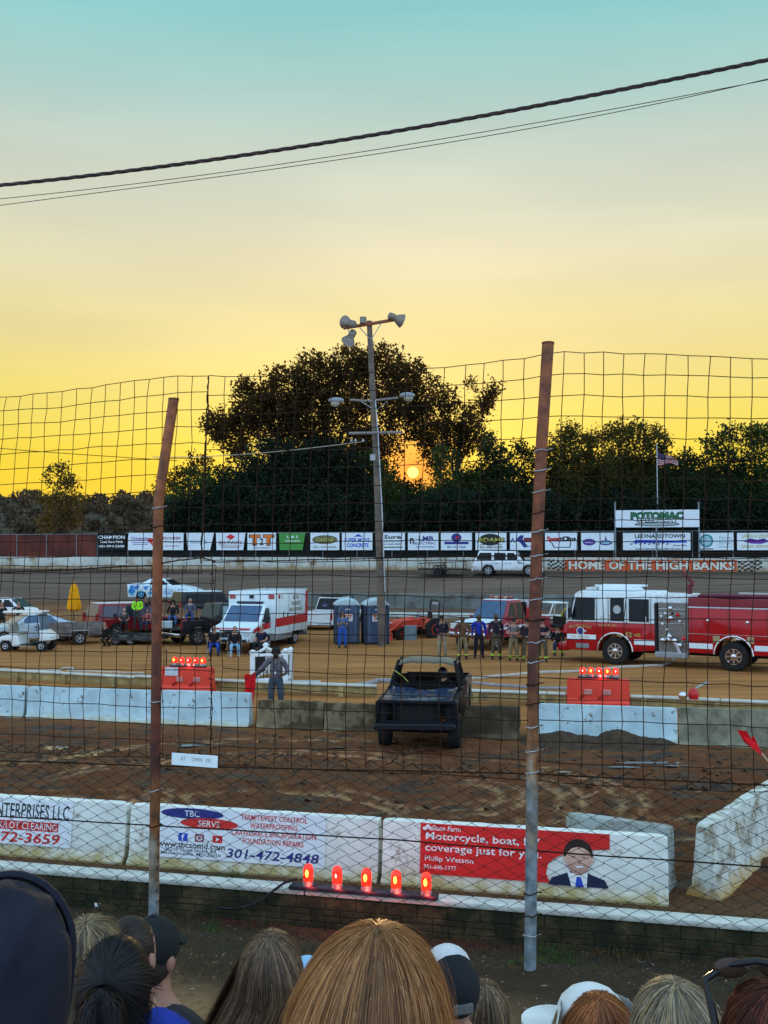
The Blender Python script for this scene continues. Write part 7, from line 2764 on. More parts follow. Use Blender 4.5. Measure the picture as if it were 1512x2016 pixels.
# the big sign
t, w, h = banner(1211, 1376, 'large white sign with green speedway lettering on posts above the banners', y0=1004, y1=1038, n=SN - .7, th=.08, group=None)
t.name = 'speedway_sign'; t['category'] = 'sign'
put(t, INK, ('t', 'POTOMAC', .0, .22, w * .64, .66, .09), ('t', 'SPEEDWAY', .05, -.12, w * .50, .38, .06), ('o', .0, -.44, w * .27, .17), name='letter_shadow')
put(t, GRD, ('t', 'POTOMAC', .0, .24, w * .62, .54, .035, .004)); put(t, WINK, ('t', 'SPEEDWAY', .05, -.12, w * .47, .22, .01, .006)); put(t, mat('ink_grey', (.28, .34, .36), .5), ('o', .0, -.44, w * .245, .12, .005), name='sign_plinth')
for px in (1211, 1292, 1376):
    a = N(px, 1100, SN - .7)
    x = (run_s(px, SN - .7, py=1040) - run_s(1293.5, SN - .7, py=1040))
    z1 = N(px, 988 if px != 1292 else 1038, SN - .7).z
    q = MB(); q.tube([(x, .1, 3.0 - t.location.z), (x, .1, z1 - t.location.z)], .06, 8); q.build('sign_post', MATS['frame_grey'], t)

# low inner wall and steel guard rail on the near side of the far track
IN = 66.0
for (x0, x1, lab) in ((602, 2100, 'low grey concrete wall along the inner edge of the far track'),):
    s0, s1 = run_s(x0, IN, py=1180), run_s(x1, IN, py=1180)
    p = run_point(IN, (s0 + s1) / 2)
    t = thing('inner_wall', lab, 'wall', (p.x, p.y, .75), AL)
    q = MB()
    x = -(s1 - s0) / 2
    while x < (s1 - s0) / 2:
        q.box((x + 1.5, 0, .55), (2.98, .3, 1.1), b=.03); x += 3.0
    q.build('wall_blocks', mat('inner_concrete', (.16, .175, .16), .85, var=.25, vs=1.2, col2=(.09, .085, .07), c2at=.56, c2w=.1, c2s=1.5), t)
GN = 58.5
s0, s1 = run_s(766, GN, py=1195), run_s(1130, GN, py=1195)
p = run_point(GN, (s0 + s1) / 2)
t = thing('steel_guard_rail', 'pale steel guard rail behind the tractor and the fire pickup', 'guard rail', (p.x, p.y, float(hgt(GN))), AL)
q = MB()
L_ = s1 - s0
for z in (.48, .62):
    q.tube([(-L_ / 2, -.03, z), (L_ / 2, -.03, z)], .09, 8)
q.box((0, .02, .55), (L_, .03, .26))
q.build('rail_beam', mat('rail_steel', (.46, .50, .47), .5, metal=.3), t, smooth=40)
q = MB()
x = -L_ / 2 + .5
while x < L_ / 2:
    q.box((x, .14, .3), (.14, .16, .75)); x += 2.2
q.build('rail_posts', mat('rail_posts', (.12, .11, .09), .8), t)

# ---------------------------------------------------------------- light pole
PY = 49.0
base = P(753, 1250, PY); base.z = 0
WD = mat('pole_wood', (.105, .085, .07), .85, var=.3, vs=3, col2=(.18, .13, .09), c2at=.55, c2s=2, bump=.3)
LMP = mat('lamp_housing', (.20, .16, .13), .4, metal=.4, var=.15)
t = thing('light_pole', 'tall wooden light pole with floodlights on its crossarms behind the toilets', 'light pole', base, 0)


def pl(px, py, dy=0.0):
    return P(px, py, PY + dy) - base


q = MB(); q.tube([Vector((0, 0, -.3)), pl(748, 1100), pl(741, 900), pl(733, 760), pl(727, 632)], [.20, .185, .16, .145, .125], 12); q.build('pole', WD, t, smooth=50)
q = MB(); q.tube([pl(758, 1165, -.2), pl(752, 1000, -.2), pl(744, 850, -.2), pl(739, 788, -.2)], .03, 6); q.build('conduit', GALV, t)
q = MB(); q.tube([pl(676, 646, -.18), pl(727, 638, -.18), pl(779, 629, -.18)], .085, 6)
q.build('crossarm', mat('arm_rust', (.22, .07, .035), .7, var=.2), t)
q = MB(); q.tube([pl(708, 645, -.2), pl(729, 668, -.1)], .025, 5); q.build('brace', GALV, t)
q = MB(); q.tube([pl(752, 634, -.2), pl(731, 668, -.1)], .025, 5); q.build('brace', GALV, t)
q = MB(); a = pl(715, 631, -.2); q.box(a, (.32, .3, .34), b=.04); q.build('ballast_box', LMP, t)


def flood(pos, ax, r, nm='floodlight'):
    ax = Vector(ax).normalized()
    M = T(pos) @ ax.to_track_quat('Z', 'Y').to_matrix().to_4x4()
    q = MB(); q.lathe([(.10, -.42), (.17, -.38), (.18, -.12), (.14, -.08), (r * .75, .12), (r, .30), (r * 1.02, .32)], 16, M); o = q.build(nm, LMP, t, smooth=50)
    q = MB(); q.lathe([(r * .94, .322), (.01, .328)], 16, M); q.build('lamp_face', mat('lamp_face', (.35, .36, .36), .15), o)


flood(pl(687, 636, -.25), (-.55, .6, .25), .32)
flood(pl(690, 664, -.25), (-.35, -.45, -.75), .33)
flood(pl(780, 627, -.25), (.85, .35, -.28), .34)
q = MB(); q.tube([pl(686, 648, -.2), pl(688, 660, -.2)], .03, 5); q.build('lamp_bracket', GALV, t)
for px, py, sx in ((662, 790, -1), (802, 780, 1)):
    q = MB(); q.tube([pl(736 + sx * 3, 790 + (0 if sx < 0 else -2), -.15), pl(736 + sx * 48, 785 - sx * 2, -.2)], .055, 6); q.build('lamp_arm', mat('arm_grey', (.20, .18, .17), .7), t)
    q = MB(); q.tube([pl(739 + sx * 4, 806, -.15), pl(737 + sx * 26, 790, -.2)], .02, 5); q.build('brace', GALV, t)
    c_ = pl(px, py, -.25)
    vs = []
    q = MB(); q.ell(c_ + Vector((0, 0, .05)), (.38, .22, .14), 14, 8); o = q.build('street_lamp_head', mat('head_pale', (.24, .26, .28), .35), t, smooth=60)
    q = MB(); q.ell(c_ + Vector((-sx * -.05, 0, -.10)), (.23, .17, .17), 12, 8); q.build('lamp_bowl', mat('bowl', (.30, .26, .2), .2), o, smooth=60)
q = MB(); q.tube([pl(687, 853, -.2), pl(793, 851, -.2)], .07, 6); q.build('crossarm', MATS['arm_grey'], t)
for px in (692, 700, 715):
    q = MB(); q.lathe([(.05, 0), (.07, .05), (.04, .1), (.06, .15)], 8, T(pl(px, 870, -.2))); q.build('insulator', GALV, t)
q = MB(); q.box(pl(734, 901, -.2), (.26, .22, .3), b=.03); q.build('junction_box', mat('box_grey', (.3, .3, .3), .5), t)
pts = []
for i in range(25):
    f_ = i / 24
    pts.append(P(712 - (712 - 300) * f_ * 1.0 if f_ < .9 else 712 - 412 * f_, 870 + 40 * math.sin(f_ * 1.7) * .75, PY + 10 * f_))
q = MB(); q.tube(pts, .022, 4); tag(q.build('pole_wire', mat('wire_pale', (.30, .26, .2), .5)), 'thin pale wire sagging from the light pole to the left across the trees', 'wire')
q = MB()
pts = [P(-60 + 410 * i / 16, 876 + 31 * (i / 16) ** .8, 60) for i in range(17)]
q.tube(pts, .02, 4); tag(q.build('far_wire', WIRE), 'thin dark wire crossing the orange sky at the left', 'wire')

# ---------------------------------------------------------------- flag on its pole in front of the wood
FY = 93.0
b0 = P(1296, 1110, FY)
t = thing('flagpole', 'pole with a red and white striped flag in front of the wood at the right', 'flag', (b0.x, b0.y, 1.3), 0)
top_ = P(1293, 876, FY)
q = MB(); q.tube([(0, 0, 0), (top_.x - b0.x, 0, top_.z - 1.3)], .05, 8); q.ell((top_.x - b0.x, 0, top_.z - 1.25), (.09, .09, .09), 8, 6); q.build('pole', GALV, t)
st = [P(1293 + (1335 - 1293) * i / 16, 0, FY) for i in range(17)]
vs, fs, mi = [], [], []
rows = 13
for i in range(17):
    f_ = i / 16
    ytop = 884 + 22 * f_ ** .8 + 2.5 * math.sin(f_ * 7)
    ybot = 914 + 2 * f_ + 3.0 * math.sin(f_ * 6 + 1)
    for j in range(rows + 1):
        py = ytop + (ybot - ytop) * j / rows
        p_ = P(1293 + 42 * f_, py, FY + .25 * math.sin(f_ * 8 + j * .2))
        vs.append((p_.x - b0.x, p_.y - FY, p_.z - 1.3))
q = MB()
for i in range(16):
    for j in range(rows):
        a = i * (rows + 1) + j
        q.f.append((a, a + rows + 1, a + rows + 2, a + 1))
        q.m.append(2 if (i < 7 and j < 7) else (j % 2))
q.v = vs
q.build('flag_cloth', [mat('stripe_red', (.42, .03, .04), .8, trans=.4), mat('stripe_white', (.55, .50, .5), .8, trans=.4), mat('canton_blue', (.05, .05, .14), .8, trans=.45, spec=.05, tgain=(4.5, 2.6, .8))], t)

# ---------------------------------------------------------------- trees
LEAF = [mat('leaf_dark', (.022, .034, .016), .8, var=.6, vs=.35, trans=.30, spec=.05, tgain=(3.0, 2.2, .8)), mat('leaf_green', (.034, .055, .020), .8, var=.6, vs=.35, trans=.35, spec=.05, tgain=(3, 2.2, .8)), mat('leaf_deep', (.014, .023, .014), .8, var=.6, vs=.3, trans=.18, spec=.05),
        mat('leaf_autumn', (.12, .075, .016), .7, var=.5, vs=.6, trans=.35), mat('leaf_brown', (.036, .028, .013), .8, var=.5, vs=.7, trans=.45, spec=.05, tgain=(4.5, 2.6, .8))]
LEAF.append(mat('leaf_olive', (.042, .048, .018), .8, var=.6, vs=.35, trans=.45, spec=.05, tgain=(4, 2.4, .8)))
BARK = mat('bark', (.045, .032, .024), .9, var=.3)
SUNPX = (813, 930)


def crown(name, blobs, Y, m, parent, base, per, leaf=.34, seed=1, depth=.8, hole=True):
    """leaf clumps scattered through blobs given in picture columns and rows at distance Y"""
    g = np.random.default_rng(seed)
    C_, Sz = [], []
    for px, py, r in blobs:
        c_ = P(px, py, Y)
        R_ = r / F * Y
        # twig clumps on and inside the blob, leaves round each twig
        k = max(6, int(per * 3.0 * R_ ** 2 / 14))
        d_ = g.normal(size=(k, 3)); d_ /= np.linalg.norm(d_, axis=1)[:, None]
        rad_ = R_ * (.30 + .78 * g.random(k) ** .7)
        tw = np.array(c_) + d_ * rad_[:, None] * np.array([1, depth, .92])
        for q_ in tw:
            nl = int(g.integers(14, 28))
            C_.append(q_ + g.normal(size=(nl, 3)) * .29 * (leaf / .34))
    C_ = np.concatenate(C_)
    if hole:                                             # the crown is thin where the low sun looks through it
        d0 = C_ - np.array([0, 0, H])
        ax = d0 / np.linalg.norm(d0, axis=1)[:, None]
        an = np.arccos(np.clip(ax @ np.array(SUND), -1, 1))
        C_ = C_[g.random(len(C_)) < np.clip((np.degrees(an) - .30) / 1.9, 0, 1) ** .8]
    n = len(C_)
    a = g.normal(size=(n, 3)); a /= np.linalg.norm(a, axis=1)[:, None]
    b_ = np.cross(a, g.normal(size=(n, 3))); b_ /= np.linalg.norm(b_, axis=1)[:, None]
    s = leaf * (.5 + .8 * g.random(n))[:, None]
    vs = np.stack([C_ - a * s * .5, C_ + b_ * s * .30, C_ + a * s * .5, C_ - b_ * s * .30], 1).reshape(-1, 3) - np.array(base)
    me = bpy.data.meshes.new(name)
    me.vertices.add(len(vs)); me.vertices.foreach_set('co', vs.ravel())
    me.loops.add(n * 4); me.loops.foreach_set('vertex_index', np.arange(n * 4))
    me.polygons.add(n); me.polygons.foreach_set('loop_start', np.arange(0, n * 4, 4)); me.polygons.foreach_set('loop_total', np.full(n, 4))
    me.update()
    me.materials.append(m)
    return link(name, me, parent)


def tree(label, blobs, Y, m, trunk_px, group=None, per=60, leaf=.34, seed=1, ground=1.0, r=.35, name='tree', depth=.8, limbs=True, hole=True):
    px = trunk_px
    b0 = P(px, 1090, Y); b0.z = ground
    t = thing(name, label, 'tree', b0, 0, group)
    crown('crown', blobs, Y, m, t, b0, per, leaf, seed, depth, hole)
    rr = random.Random(seed)
    cy = sum(b_[1] for b_ in blobs) / len(blobs)
    top_ = P(sum(b_[0] for b_ in blobs) / len(blobs), cy, Y) - b0
    q = MB()
    mid_ = Vector((top_.x * .3 + rr.uniform(-.3, .3), 0, top_.z * .5))
    q.tube([Vector((0, 0, -.5)), Vector((0, 0, .6)), mid_, top_], [r * 1.3, r, r * .75, r * .3], 8)
    if limbs:
        for b_ in blobs:
            e = P(b_[0], b_[1], Y) - b0 + Vector((0, rr.uniform(-.6, .6), 0))
            f_ = rr.uniform(.3, .8)
            s_0 = mid_.lerp(top_, max(0, f_ - .4)) if f_ > .4 else Vector((0, 0, .6)).lerp(mid_, f_ + .4)
            q.tube([s_0, s_0.lerp(e, .35) + Vector((rr.uniform(-.7, .7), 0, rr.uniform(.3, 1.0))), s_0.lerp(e, .72) + Vector((rr.uniform(-.6, .6), 0, rr.uniform(-.3, .6)))], [r * .26, r * .15, r * .04], 5)
    q.build('trunk', BARK, t, smooth=60)
    return t


GT = 'trees beyond the far wall'
tree('huge broad dark tree behind the light pole, tallest of the wood', [(560, 770, 55), (620, 738, 50), (690, 722, 48), (750, 722, 45), (800, 748, 45), (500, 812, 50), (450, 842, 42), (480, 760, 22), (545, 830, 60), (615, 805, 55), (690, 790, 55),
      (770, 800, 55), (830, 800, 42), (590, 880, 60), (670, 870, 60), (745, 880, 50), (420, 832, 26), (835, 855, 38), (470, 880, 26)], 101, LEAF[4], 660, GT, per=105, seed=2, r=.7, leaf=.36)
tree('ragged tree with thin outer twigs right of the huge tree', [(875, 790, 32), (905, 830, 40), (948, 800, 26), (965, 775, 18), (880, 870, 45), (930, 860, 36), (850, 905, 30), (862, 760, 14), (925, 758, 12), (975, 765, 14)], 102, LEAF[4], 890, GT, per=85, seed=3, r=.4)
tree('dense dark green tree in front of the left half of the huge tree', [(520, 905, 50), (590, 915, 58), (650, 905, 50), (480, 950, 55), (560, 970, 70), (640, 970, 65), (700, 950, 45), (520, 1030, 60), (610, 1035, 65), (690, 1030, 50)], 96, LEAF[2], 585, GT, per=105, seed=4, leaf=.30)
tree('low green tree at the left end of the wood, right of the left fence post', [(415, 945, 40), (400, 990, 50), (350, 990, 36), (440, 1010, 55), (345, 1040, 38), (400, 1050, 50), (372, 940, 22)], 97, LEAF[1], 400, GT, per=95, seed=5, leaf=.30)
tree('thin brownish sapling leaning over the left end of the wood', [(345, 935, 20), (375, 925, 22), (395, 905, 20), (330, 960, 24), (360, 960, 22)], 99, LEAF[4], 350, GT, per=45, seed=6, r=.12)
tree('green rounded tree just right of the light pole below the sun', [(735, 905, 28), (750, 950, 38), (770, 1010, 50), (730, 1020, 45), (800, 1040, 42), (790, 985, 26)], 98, LEAF[1], 755, GT, per=80, seed=7, leaf=.30)
tree('green tree with a pointed top right of the sun', [(868, 905, 30), (880, 945, 40), (850, 985, 42), (900, 1000, 55), (850, 1040, 48), (925, 950, 34)], 97, LEAF[1], 875, GT, per=90, seed=8, leaf=.30)
tree('dark green tree left of the right fence post', [(965, 880, 28), (985, 915, 38), (950, 940, 38), (1010, 940, 42), (970, 990, 55), (1030, 1000, 50), (980, 1045, 52), (1025, 885, 20), (1050, 900, 22)], 98, LEAF[0], 985, GT, per=92, seed=9, leaf=.32)
tree('tall pointed tree just right of the right fence post', [(1122, 845, 22), (1110, 880, 36), (1150, 885, 34), (1085, 920, 42), (1130, 930, 52), (1180, 935, 44), (1110, 990, 55), (1165, 1000, 50), (1085, 1040, 48), (1165, 862, 14)], 97, LEAF[5], 1125, GT, per=92, seed=10, leaf=.32)
tree('broad crowned tree in the middle of the right wood', [(1195, 855, 20), (1222, 850, 24), (1255, 852, 28), (1290, 860, 26), (1215, 890, 36), (1265, 895, 42), (1210, 945, 48), (1265, 950, 50), (1240, 1005, 60), (1190, 1040, 50), (1305, 880, 16)], 99, LEAF[5], 1245, GT, per=88, seed=11, leaf=.32)
tree('lower gap tree behind the striped flag', [(1325, 915, 26), (1355, 905, 26), (1315, 960, 46), (1365, 960, 46), (1340, 1010, 60), (1290, 1040, 50), (1390, 1030, 50)], 98, LEAF[0], 1340, GT, per=88, seed=12, leaf=.32)
tree('feathery tree right of the striped flag', [(1392, 880, 20), (1425, 870, 28), (1440, 855, 22), (1405, 915, 38), (1450, 920, 44), (1430, 980, 60), (1470, 1030, 55)], 99, LEAF[0], 1425, GT, per=66, seed=13, leaf=.32)
tree('tree at the right picture edge', [(1478, 860, 26), (1500, 852, 26), (1530, 865, 36), (1490, 910, 42), (1540, 920, 50), (1510, 980, 60), (1580, 960, 60), (1540, 1035, 60), (1600, 880, 40)], 98, LEAF[1], 1520, GT, per=80, seed=14, leaf=.32)
tree('lone tree with a thin top standing before the hill at the left', [(118, 925, 16), (138, 945, 16), (98, 940, 14), (125, 965, 22), (90, 985, 20), (150, 985, 20), (118, 1005, 28), (95, 1030, 20), (140, 1030, 22)], 105, LEAF[3], 116, None, per=70, seed=15, r=.28, leaf=.34)
# scrub below the wood
for k, (x0, lab) in enumerate(((455, 'dark scrub behind the pale banners at the left'), (560, 'dark scrub behind the green banner'), (800, 'dark scrub below the sun'), (1010, 'dark scrub behind the right fence post'), (1260, 'dark scrub behind the large sign'), (1480, 'dark scrub at the right picture edge'))):
    rr = random.Random(40 + k)
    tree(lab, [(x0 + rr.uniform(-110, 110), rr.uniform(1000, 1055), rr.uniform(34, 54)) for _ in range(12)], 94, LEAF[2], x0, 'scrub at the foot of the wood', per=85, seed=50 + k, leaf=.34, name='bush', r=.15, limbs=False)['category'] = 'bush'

# dark mass deeper inside the wood
g = np.random.default_rng(77)
dp = thing('x', '', '')
bpy.data.objects.remove(dp)
bl = [(x, 1000 - 40 * math.sin((x - 330) / 190.0) ** 2 + g.uniform(-10, 25), 62) for x in range(440, 1620, 42)] + [(x, 1050, 60) for x in range(420, 1620, 50)]
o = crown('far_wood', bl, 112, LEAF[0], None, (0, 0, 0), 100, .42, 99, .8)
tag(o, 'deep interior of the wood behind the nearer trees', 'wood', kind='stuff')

# wooded hill far off at the left
HM = mat('hill_ground', (.06, .05, .03), .9, var=.3)
vs, fs = [], []
nx, ny = 70, 12
hx0, hx1 = P(-500, 1087, 300).x, P(760, 1087, 300).x


def hill_h(x, y):
    px = 756 + x / y * F
    a = np.interp(px, [-500, -50, 60, 160, 230, 300, 420, 760], [25, 23, 22.6, 20.5, 22.5, 21.5, 18, 10])
    return a


for i in range(nx + 1):
    for j in range(ny + 1):
        x = hx0 + (hx1 - hx0) * i / nx
        y = 240 + 14 * j
        e = math.sin(PI * min(1, j / 7) / 2)
        vs.append((x, y, -1 + (hill_h(x, 300) + .6 * math.sin(i * 1.7)) * e))
for i in range(nx):
    for j in range(ny):
        a = i * (ny + 1) + j
        fs.append((a, a + ny + 1, a + ny + 2, a + 1))
struct(MB().add(vs, fs).build('hill', HM, smooth=60))
bl = []
rr = random.Random(12)
for i in range(300):
    y = rr.uniform(240, 330)
    px = rr.uniform(-120, 480)
    e = math.sin(PI * min(1, (y - 240) / 98) / 2)
    z = -1 + float(np.interp(px, [-500, -50, 60, 160, 230, 300, 420, 760], [25, 23, 22.6, 20.5, 22.5, 21.5, 18, 10])) * e
    py = 1087 - (z - H + rr.uniform(.4, 2.2)) / y * F
    bl.append((px, py, 12 + rr.uniform(-3, 4), y))
g_ = np.random.default_rng(5)
C_ = []
for px, py, r_, y in bl:
    c_ = P(px, py, y)
    d_ = g_.normal(size=(95, 3)); d_ /= np.linalg.norm(d_, axis=1)[:, None]
    C_.append(np.array(c_) + d_ * (r_ / F * y) * (.6 + .5 * g_.random(95))[:, None])
C_ = np.concatenate(C_)
n = len(C_)
a = g_.normal(size=(n, 3)); a /= np.linalg.norm(a, axis=1)[:, None]
b_ = np.cross(a, g_.normal(size=(n, 3))); b_ /= np.linalg.norm(b_, axis=1)[:, None]
s = .9 * (.5 + g_.random(n))[:, None]
vs = np.stack([C_ - a * s * .5, C_ + b_ * s * .35, C_ + a * s * .5, C_ - b_ * s * .35], 1).reshape(-1, 3)
me = bpy.data.meshes.new('hill_wood')
me.vertices.add(len(vs)); me.vertices.foreach_set('co', vs.ravel())
me.loops.add(n * 4); me.loops.foreach_set('vertex_index', np.arange(n * 4))
me.polygons.add(n); me.polygons.foreach_set('loop_start', np.arange(0, n * 4, 4)); me.polygons.foreach_set('loop_total', np.full(n, 4))
me.update()
me.materials.append(mat('hill_leaf', (.085, .055, .028), .8, var=.5, vs=.12, trans=.2))
tag(link('hill_wood', me), 'wood covering the far hill at the left', 'wood', kind='stuff')

# ---------------------------------------------------------------- spectators, seen from behind
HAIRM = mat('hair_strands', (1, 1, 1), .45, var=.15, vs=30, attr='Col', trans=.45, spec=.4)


def hair(parent, c, rad3, n, L_, cols, seed, fall=95, spread=.10, w=.0022, wave=.004, lift=.012, front=60, part=None, lean=(0, 0), tip=.25, axis=(0, .30, 1), flat=0.0, K=12, dark=.35):
    """strands grow from the crown over the skull, then hang; the camera side is +y"""
    g = np.random.default_rng(seed)
    ax = np.array(axis, float); ax /= np.linalg.norm(ax)
    e1 = np.array([1.0, 0, 0]); e2 = np.cross(ax, e1); e2 /= np.linalg.norm(e2)
    if e2[1] < 0:
        e2 = -e2
    phi = g.uniform(0, 2 * PI, n)
    th0 = np.radians(np.abs(g.normal(0, 34, n)) % 85)
    ly = 1 + g.random(n) * lift / rad3[0]
    clump = np.floor(phi * 9 + th0 * 4)
    cph = np.sin(clump * 12.9898) * 43758.5453 % 1
    Lr = L_ * (.65 + .45 * g.random(n))
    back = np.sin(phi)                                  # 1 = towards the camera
    the = np.radians(np.where(back < -.35, front, fall))
    rm = (rad3[0] + rad3[2]) / 2
    t = np.linspace(0, 1, K)[None, :]
    s = t * Lr[:, None]
    th = np.minimum(th0[:, None] + s / rm, the[:, None])
    over = np.maximum(0, s - np.maximum(0, (the - th0))[:, None] * rm)
    dirv = (np.cos(phi)[:, None, None] * e1 + np.sin(phi)[:, None, None] * e2)
    n_ = np.cos(th)[..., None] * ax + np.sin(th)[..., None] * dirv
    pos = n_ * np.array(rad3) * ly[:, None, None]
    hd_ = dirv * np.array([1, 1, 0])
    pos = pos + over[..., None] * (np.array([lean[0], lean[1], -1.0]) + hd_ * spread * (1 - .6 * t[..., None]))
    side = np.cross(n_, np.gradient(pos, axis=1)); side /= (np.linalg.norm(side, axis=2, keepdims=True) + 1e-9)
    wv = wave * (np.sin(s * 22 + cph[:, None] * 20) * .6 + np.sin(s * 9 + cph[:, None] * 40) * .9) * t + (cph[:, None] - .5) * wave * 3 * t + g.normal(0, wave * 1.1, n)[:, None] * t + wave * .8 * np.sin(s * 31 + g.uniform(0, 6, n)[:, None]) * t
    fly = (g.random(n) < .10) * g.random(n) ** 1.5 * .034
    pos = pos + side * (wv + (fly[:, None] * np.sin(s * 7 + cph[:, None] * 30)) * t)[..., None] + n_ * (fly[:, None] * t)[..., None] + np.array(c)
    wd = (w * (.6 + .8 * g.random(n)))[:, None] * (1 - t * (1 - tip))
    a = pos - side * wd[..., None] * .5
    b_ = pos + side * wd[..., None] * .5
    vs = np.stack([a, b_], 2).reshape(-1, 3)
    base = (np.arange(n) * K * 2)[:, None]
    kk = np.arange(K - 1)[None, :] * 2
    q0 = base + kk
    fs = np.stack([q0, q0 + 1, q0 + 3, q0 + 2], -1).reshape(-1, 4)
    cols = np.array(cols)
    pick = np.clip((cph * .10 + g.random(n) * .92) * len(cols) - .05 * len(cols), 0, len(cols) - .001).astype(int)
    cc = cols[pick] * (.84 + .32 * g.random(n))[:, None]
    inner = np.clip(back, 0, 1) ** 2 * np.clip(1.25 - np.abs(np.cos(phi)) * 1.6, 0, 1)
    cc = cc * (1 - dark * inner * (.5 + .6 * g.random(n)))[:, None]          # shade of the back-centre band put into the strand colour
    cv = np.repeat(np.concatenate([cc, np.ones((n, 1))], 1), K * 2, 0)
    # the skull cap below the strands
    sv, sf = [], []
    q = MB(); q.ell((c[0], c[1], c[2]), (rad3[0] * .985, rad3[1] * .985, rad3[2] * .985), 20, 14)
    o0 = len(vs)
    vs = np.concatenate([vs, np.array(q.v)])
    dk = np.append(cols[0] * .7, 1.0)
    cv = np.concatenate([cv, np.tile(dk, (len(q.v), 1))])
    me = bpy.data.meshes.new('hair')
    me.from_pydata(vs.tolist(), [], fs.tolist() + [tuple(i + o0 for i in f) for f in q.f])
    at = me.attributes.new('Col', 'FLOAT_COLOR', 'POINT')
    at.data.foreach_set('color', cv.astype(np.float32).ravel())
    me.polygons.foreach_set('use_smooth', [True] * len(me.polygons))
    me.materials.append(HAIRM)
    return link('hair', me, parent)


def spectator(label, px, py, Y, k, top, skin='light', yaw=0.0, sleeve='short', arms='down', bulk=1.0):
    """head centre at the picture point, facing away from us"""
    J = pose('sit', arms)
    hc = P(px, py, Y)
    rz = PI + yaw
    off = Matrix.Rotation(rz, 4, 'Z') @ Vector((0, -.008 * k, (J['hdb'].z + .032) * k))
    t = person(label, hc - off, rz, J, skin, top, sleeve, DENIMD, hair=(0, 0, 0), hs=1.75 * k, bulk=bulk)
    for o in list(t.children):
        if o.name.startswith('hair') and len(o.data.vertices) == 0:
            bpy.data.objects.remove(o)
    return t, (0, -.008, J['hdb'].z + .032)


BLONDE = [(.26, .11, .04), (.42, .18, .06), (.55, .26, .09), (.66, .34, .13), (.34, .15, .06)]
LBROWN = [(.11, .07, .045), (.25, .155, .09), (.42, .28, .16), (.16, .10, .065)]
DARKH = [(.010, .010, .013), (.016, .014, .016), (.026, .018, .016)]
AUBURN = [(.20, .06, .018), (.42, .14, .04), (.58, .22, .07), (.26, .08, .026)]
GREYBL = [(.20, .17, .12), (.46, .37, .24), (.62, .46, .24), (.28, .24, .19), (.72, .58, .36)]
SANDY = [(.16, .12, .08), (.36, .27, .16), (.50, .36, .18), (.20, .16, .12)]
DKRED = [(.06, .010, .006), (.12, .022, .012), (.20, .045, .018), (.03, .007, .006)]

t, c = spectator('woman with long straight auburn blonde hair, the largest head at the bottom centre', 722, 2044, 1.5, 1.02, cloth('plum', (.05, .03, .04)), yaw=.05)
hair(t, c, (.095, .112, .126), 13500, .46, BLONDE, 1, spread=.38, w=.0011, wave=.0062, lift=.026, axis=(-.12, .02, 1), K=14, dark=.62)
t, c = spectator('girl with long light brown hair falling to the left, in a pinkish shirt', 533, 1922, 3.2, .98, cloth('pink_plaid', (.22, .10, .12), col2=(.05, .03, .05), c2at=.5, c2s=14), yaw=-.1)
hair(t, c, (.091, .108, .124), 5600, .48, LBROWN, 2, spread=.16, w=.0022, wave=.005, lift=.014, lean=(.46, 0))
t, c = spectator('woman with black hair tied in a thick ponytail, one red lit ear showing', 228, 1940, 2.7, 1.06, cloth('pale_blue_lace', (.22, .38, .55)), 'tan')
hair(t, c, (.088, .106, .120), 2600, .19, DARKH, 3, fall=100, spread=-.1, w=.003, wave=.001, lift=.004, axis=(0, .95, .45))
hair(t, (c[0], c[1] + .125, c[2] - .01), (.034, .030, .04), 2400, .40, DARKH, 4, fall=80, spread=.22, w=.0035, wave=.004, lift=.02, lean=(0, .05)).name = 'ponytail'
t, c = spectator('person with short grey blond tousled hair and violet top, between the hood and the ponytail', 176, 1910, 2.95, .95, cloth('violet', (.07, .06, .22)))
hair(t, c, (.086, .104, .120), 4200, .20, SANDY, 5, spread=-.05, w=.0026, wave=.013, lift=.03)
t, c = spectator('balding man with cropped brown hair and a bright blue shirt', 255, 1878, 3.15, .95, cloth('bright_blue', (.02, .045, .33)), yaw=-.35)
hair(t, (c[0], c[1] + .004, c[2] + .006), (.080, .097, .115), 3000, .02, [(.06, .045, .04), (.10, .075, .06)], 6, fall=80, front=20, w=.003, wave=.002, lift=.003, axis=(-.25, .8, .8), K=4)
t, c = spectator('man in a dark baseball cap just right of the balding man', 300, 1878, 3.45, .95, cloth('dark_grey', (.03, .03, .035)), yaw=-.5)
q = MB(); q.ell((c[0], c[1] + .004, c[2] + .030), (.092, .110, .100), 18, 10); q.ell((c[0], c[1], c[2] + .13), (.012, .012, .007), 8, 5); q.add(*_brim(Vector((c[0], c[1] - .06, c[2] + .045)))); q.build('cap', cloth('cap_black', (.012, .014, .015)), t, smooth=60)
q = MB(); q.ell((c[0], c[1] + .03, c[2] - .03), (.084, .083, .07), 14, 8); q.build('hair', cloth('hair_dark', (.03, .022, .018)), t, smooth=60)
t, c = spectator('person in a light blue cap, mostly hidden left of the large blonde head', 604, 1950, 3.9, .95, cloth('sky_blue', (.20, .38, .60)))
q = MB(); q.ell((c[0], c[1], c[2] + .030), (.092, .110, .100), 16, 10); q.add(*_brim(Vector((c[0], c[1] - .06, c[2] + .045)))); q.build('cap', cloth('cap_blue', (.28, .50, .70)), t, smooth=60)
t, c = spectator('man in a black cap with white front panel, right of the large blonde head', 888, 1952, 3.5, 1.0, cloth('blue_tee', (.16, .28, .45)), yaw=.30)
q = MB(); q.ell((c[0], c[1] + .006, c[2] + .022), (.093, .112, .108), 18, 12); q.build('cap', cloth('cap_black2', (.010, .012, .016)), t, smooth=60)
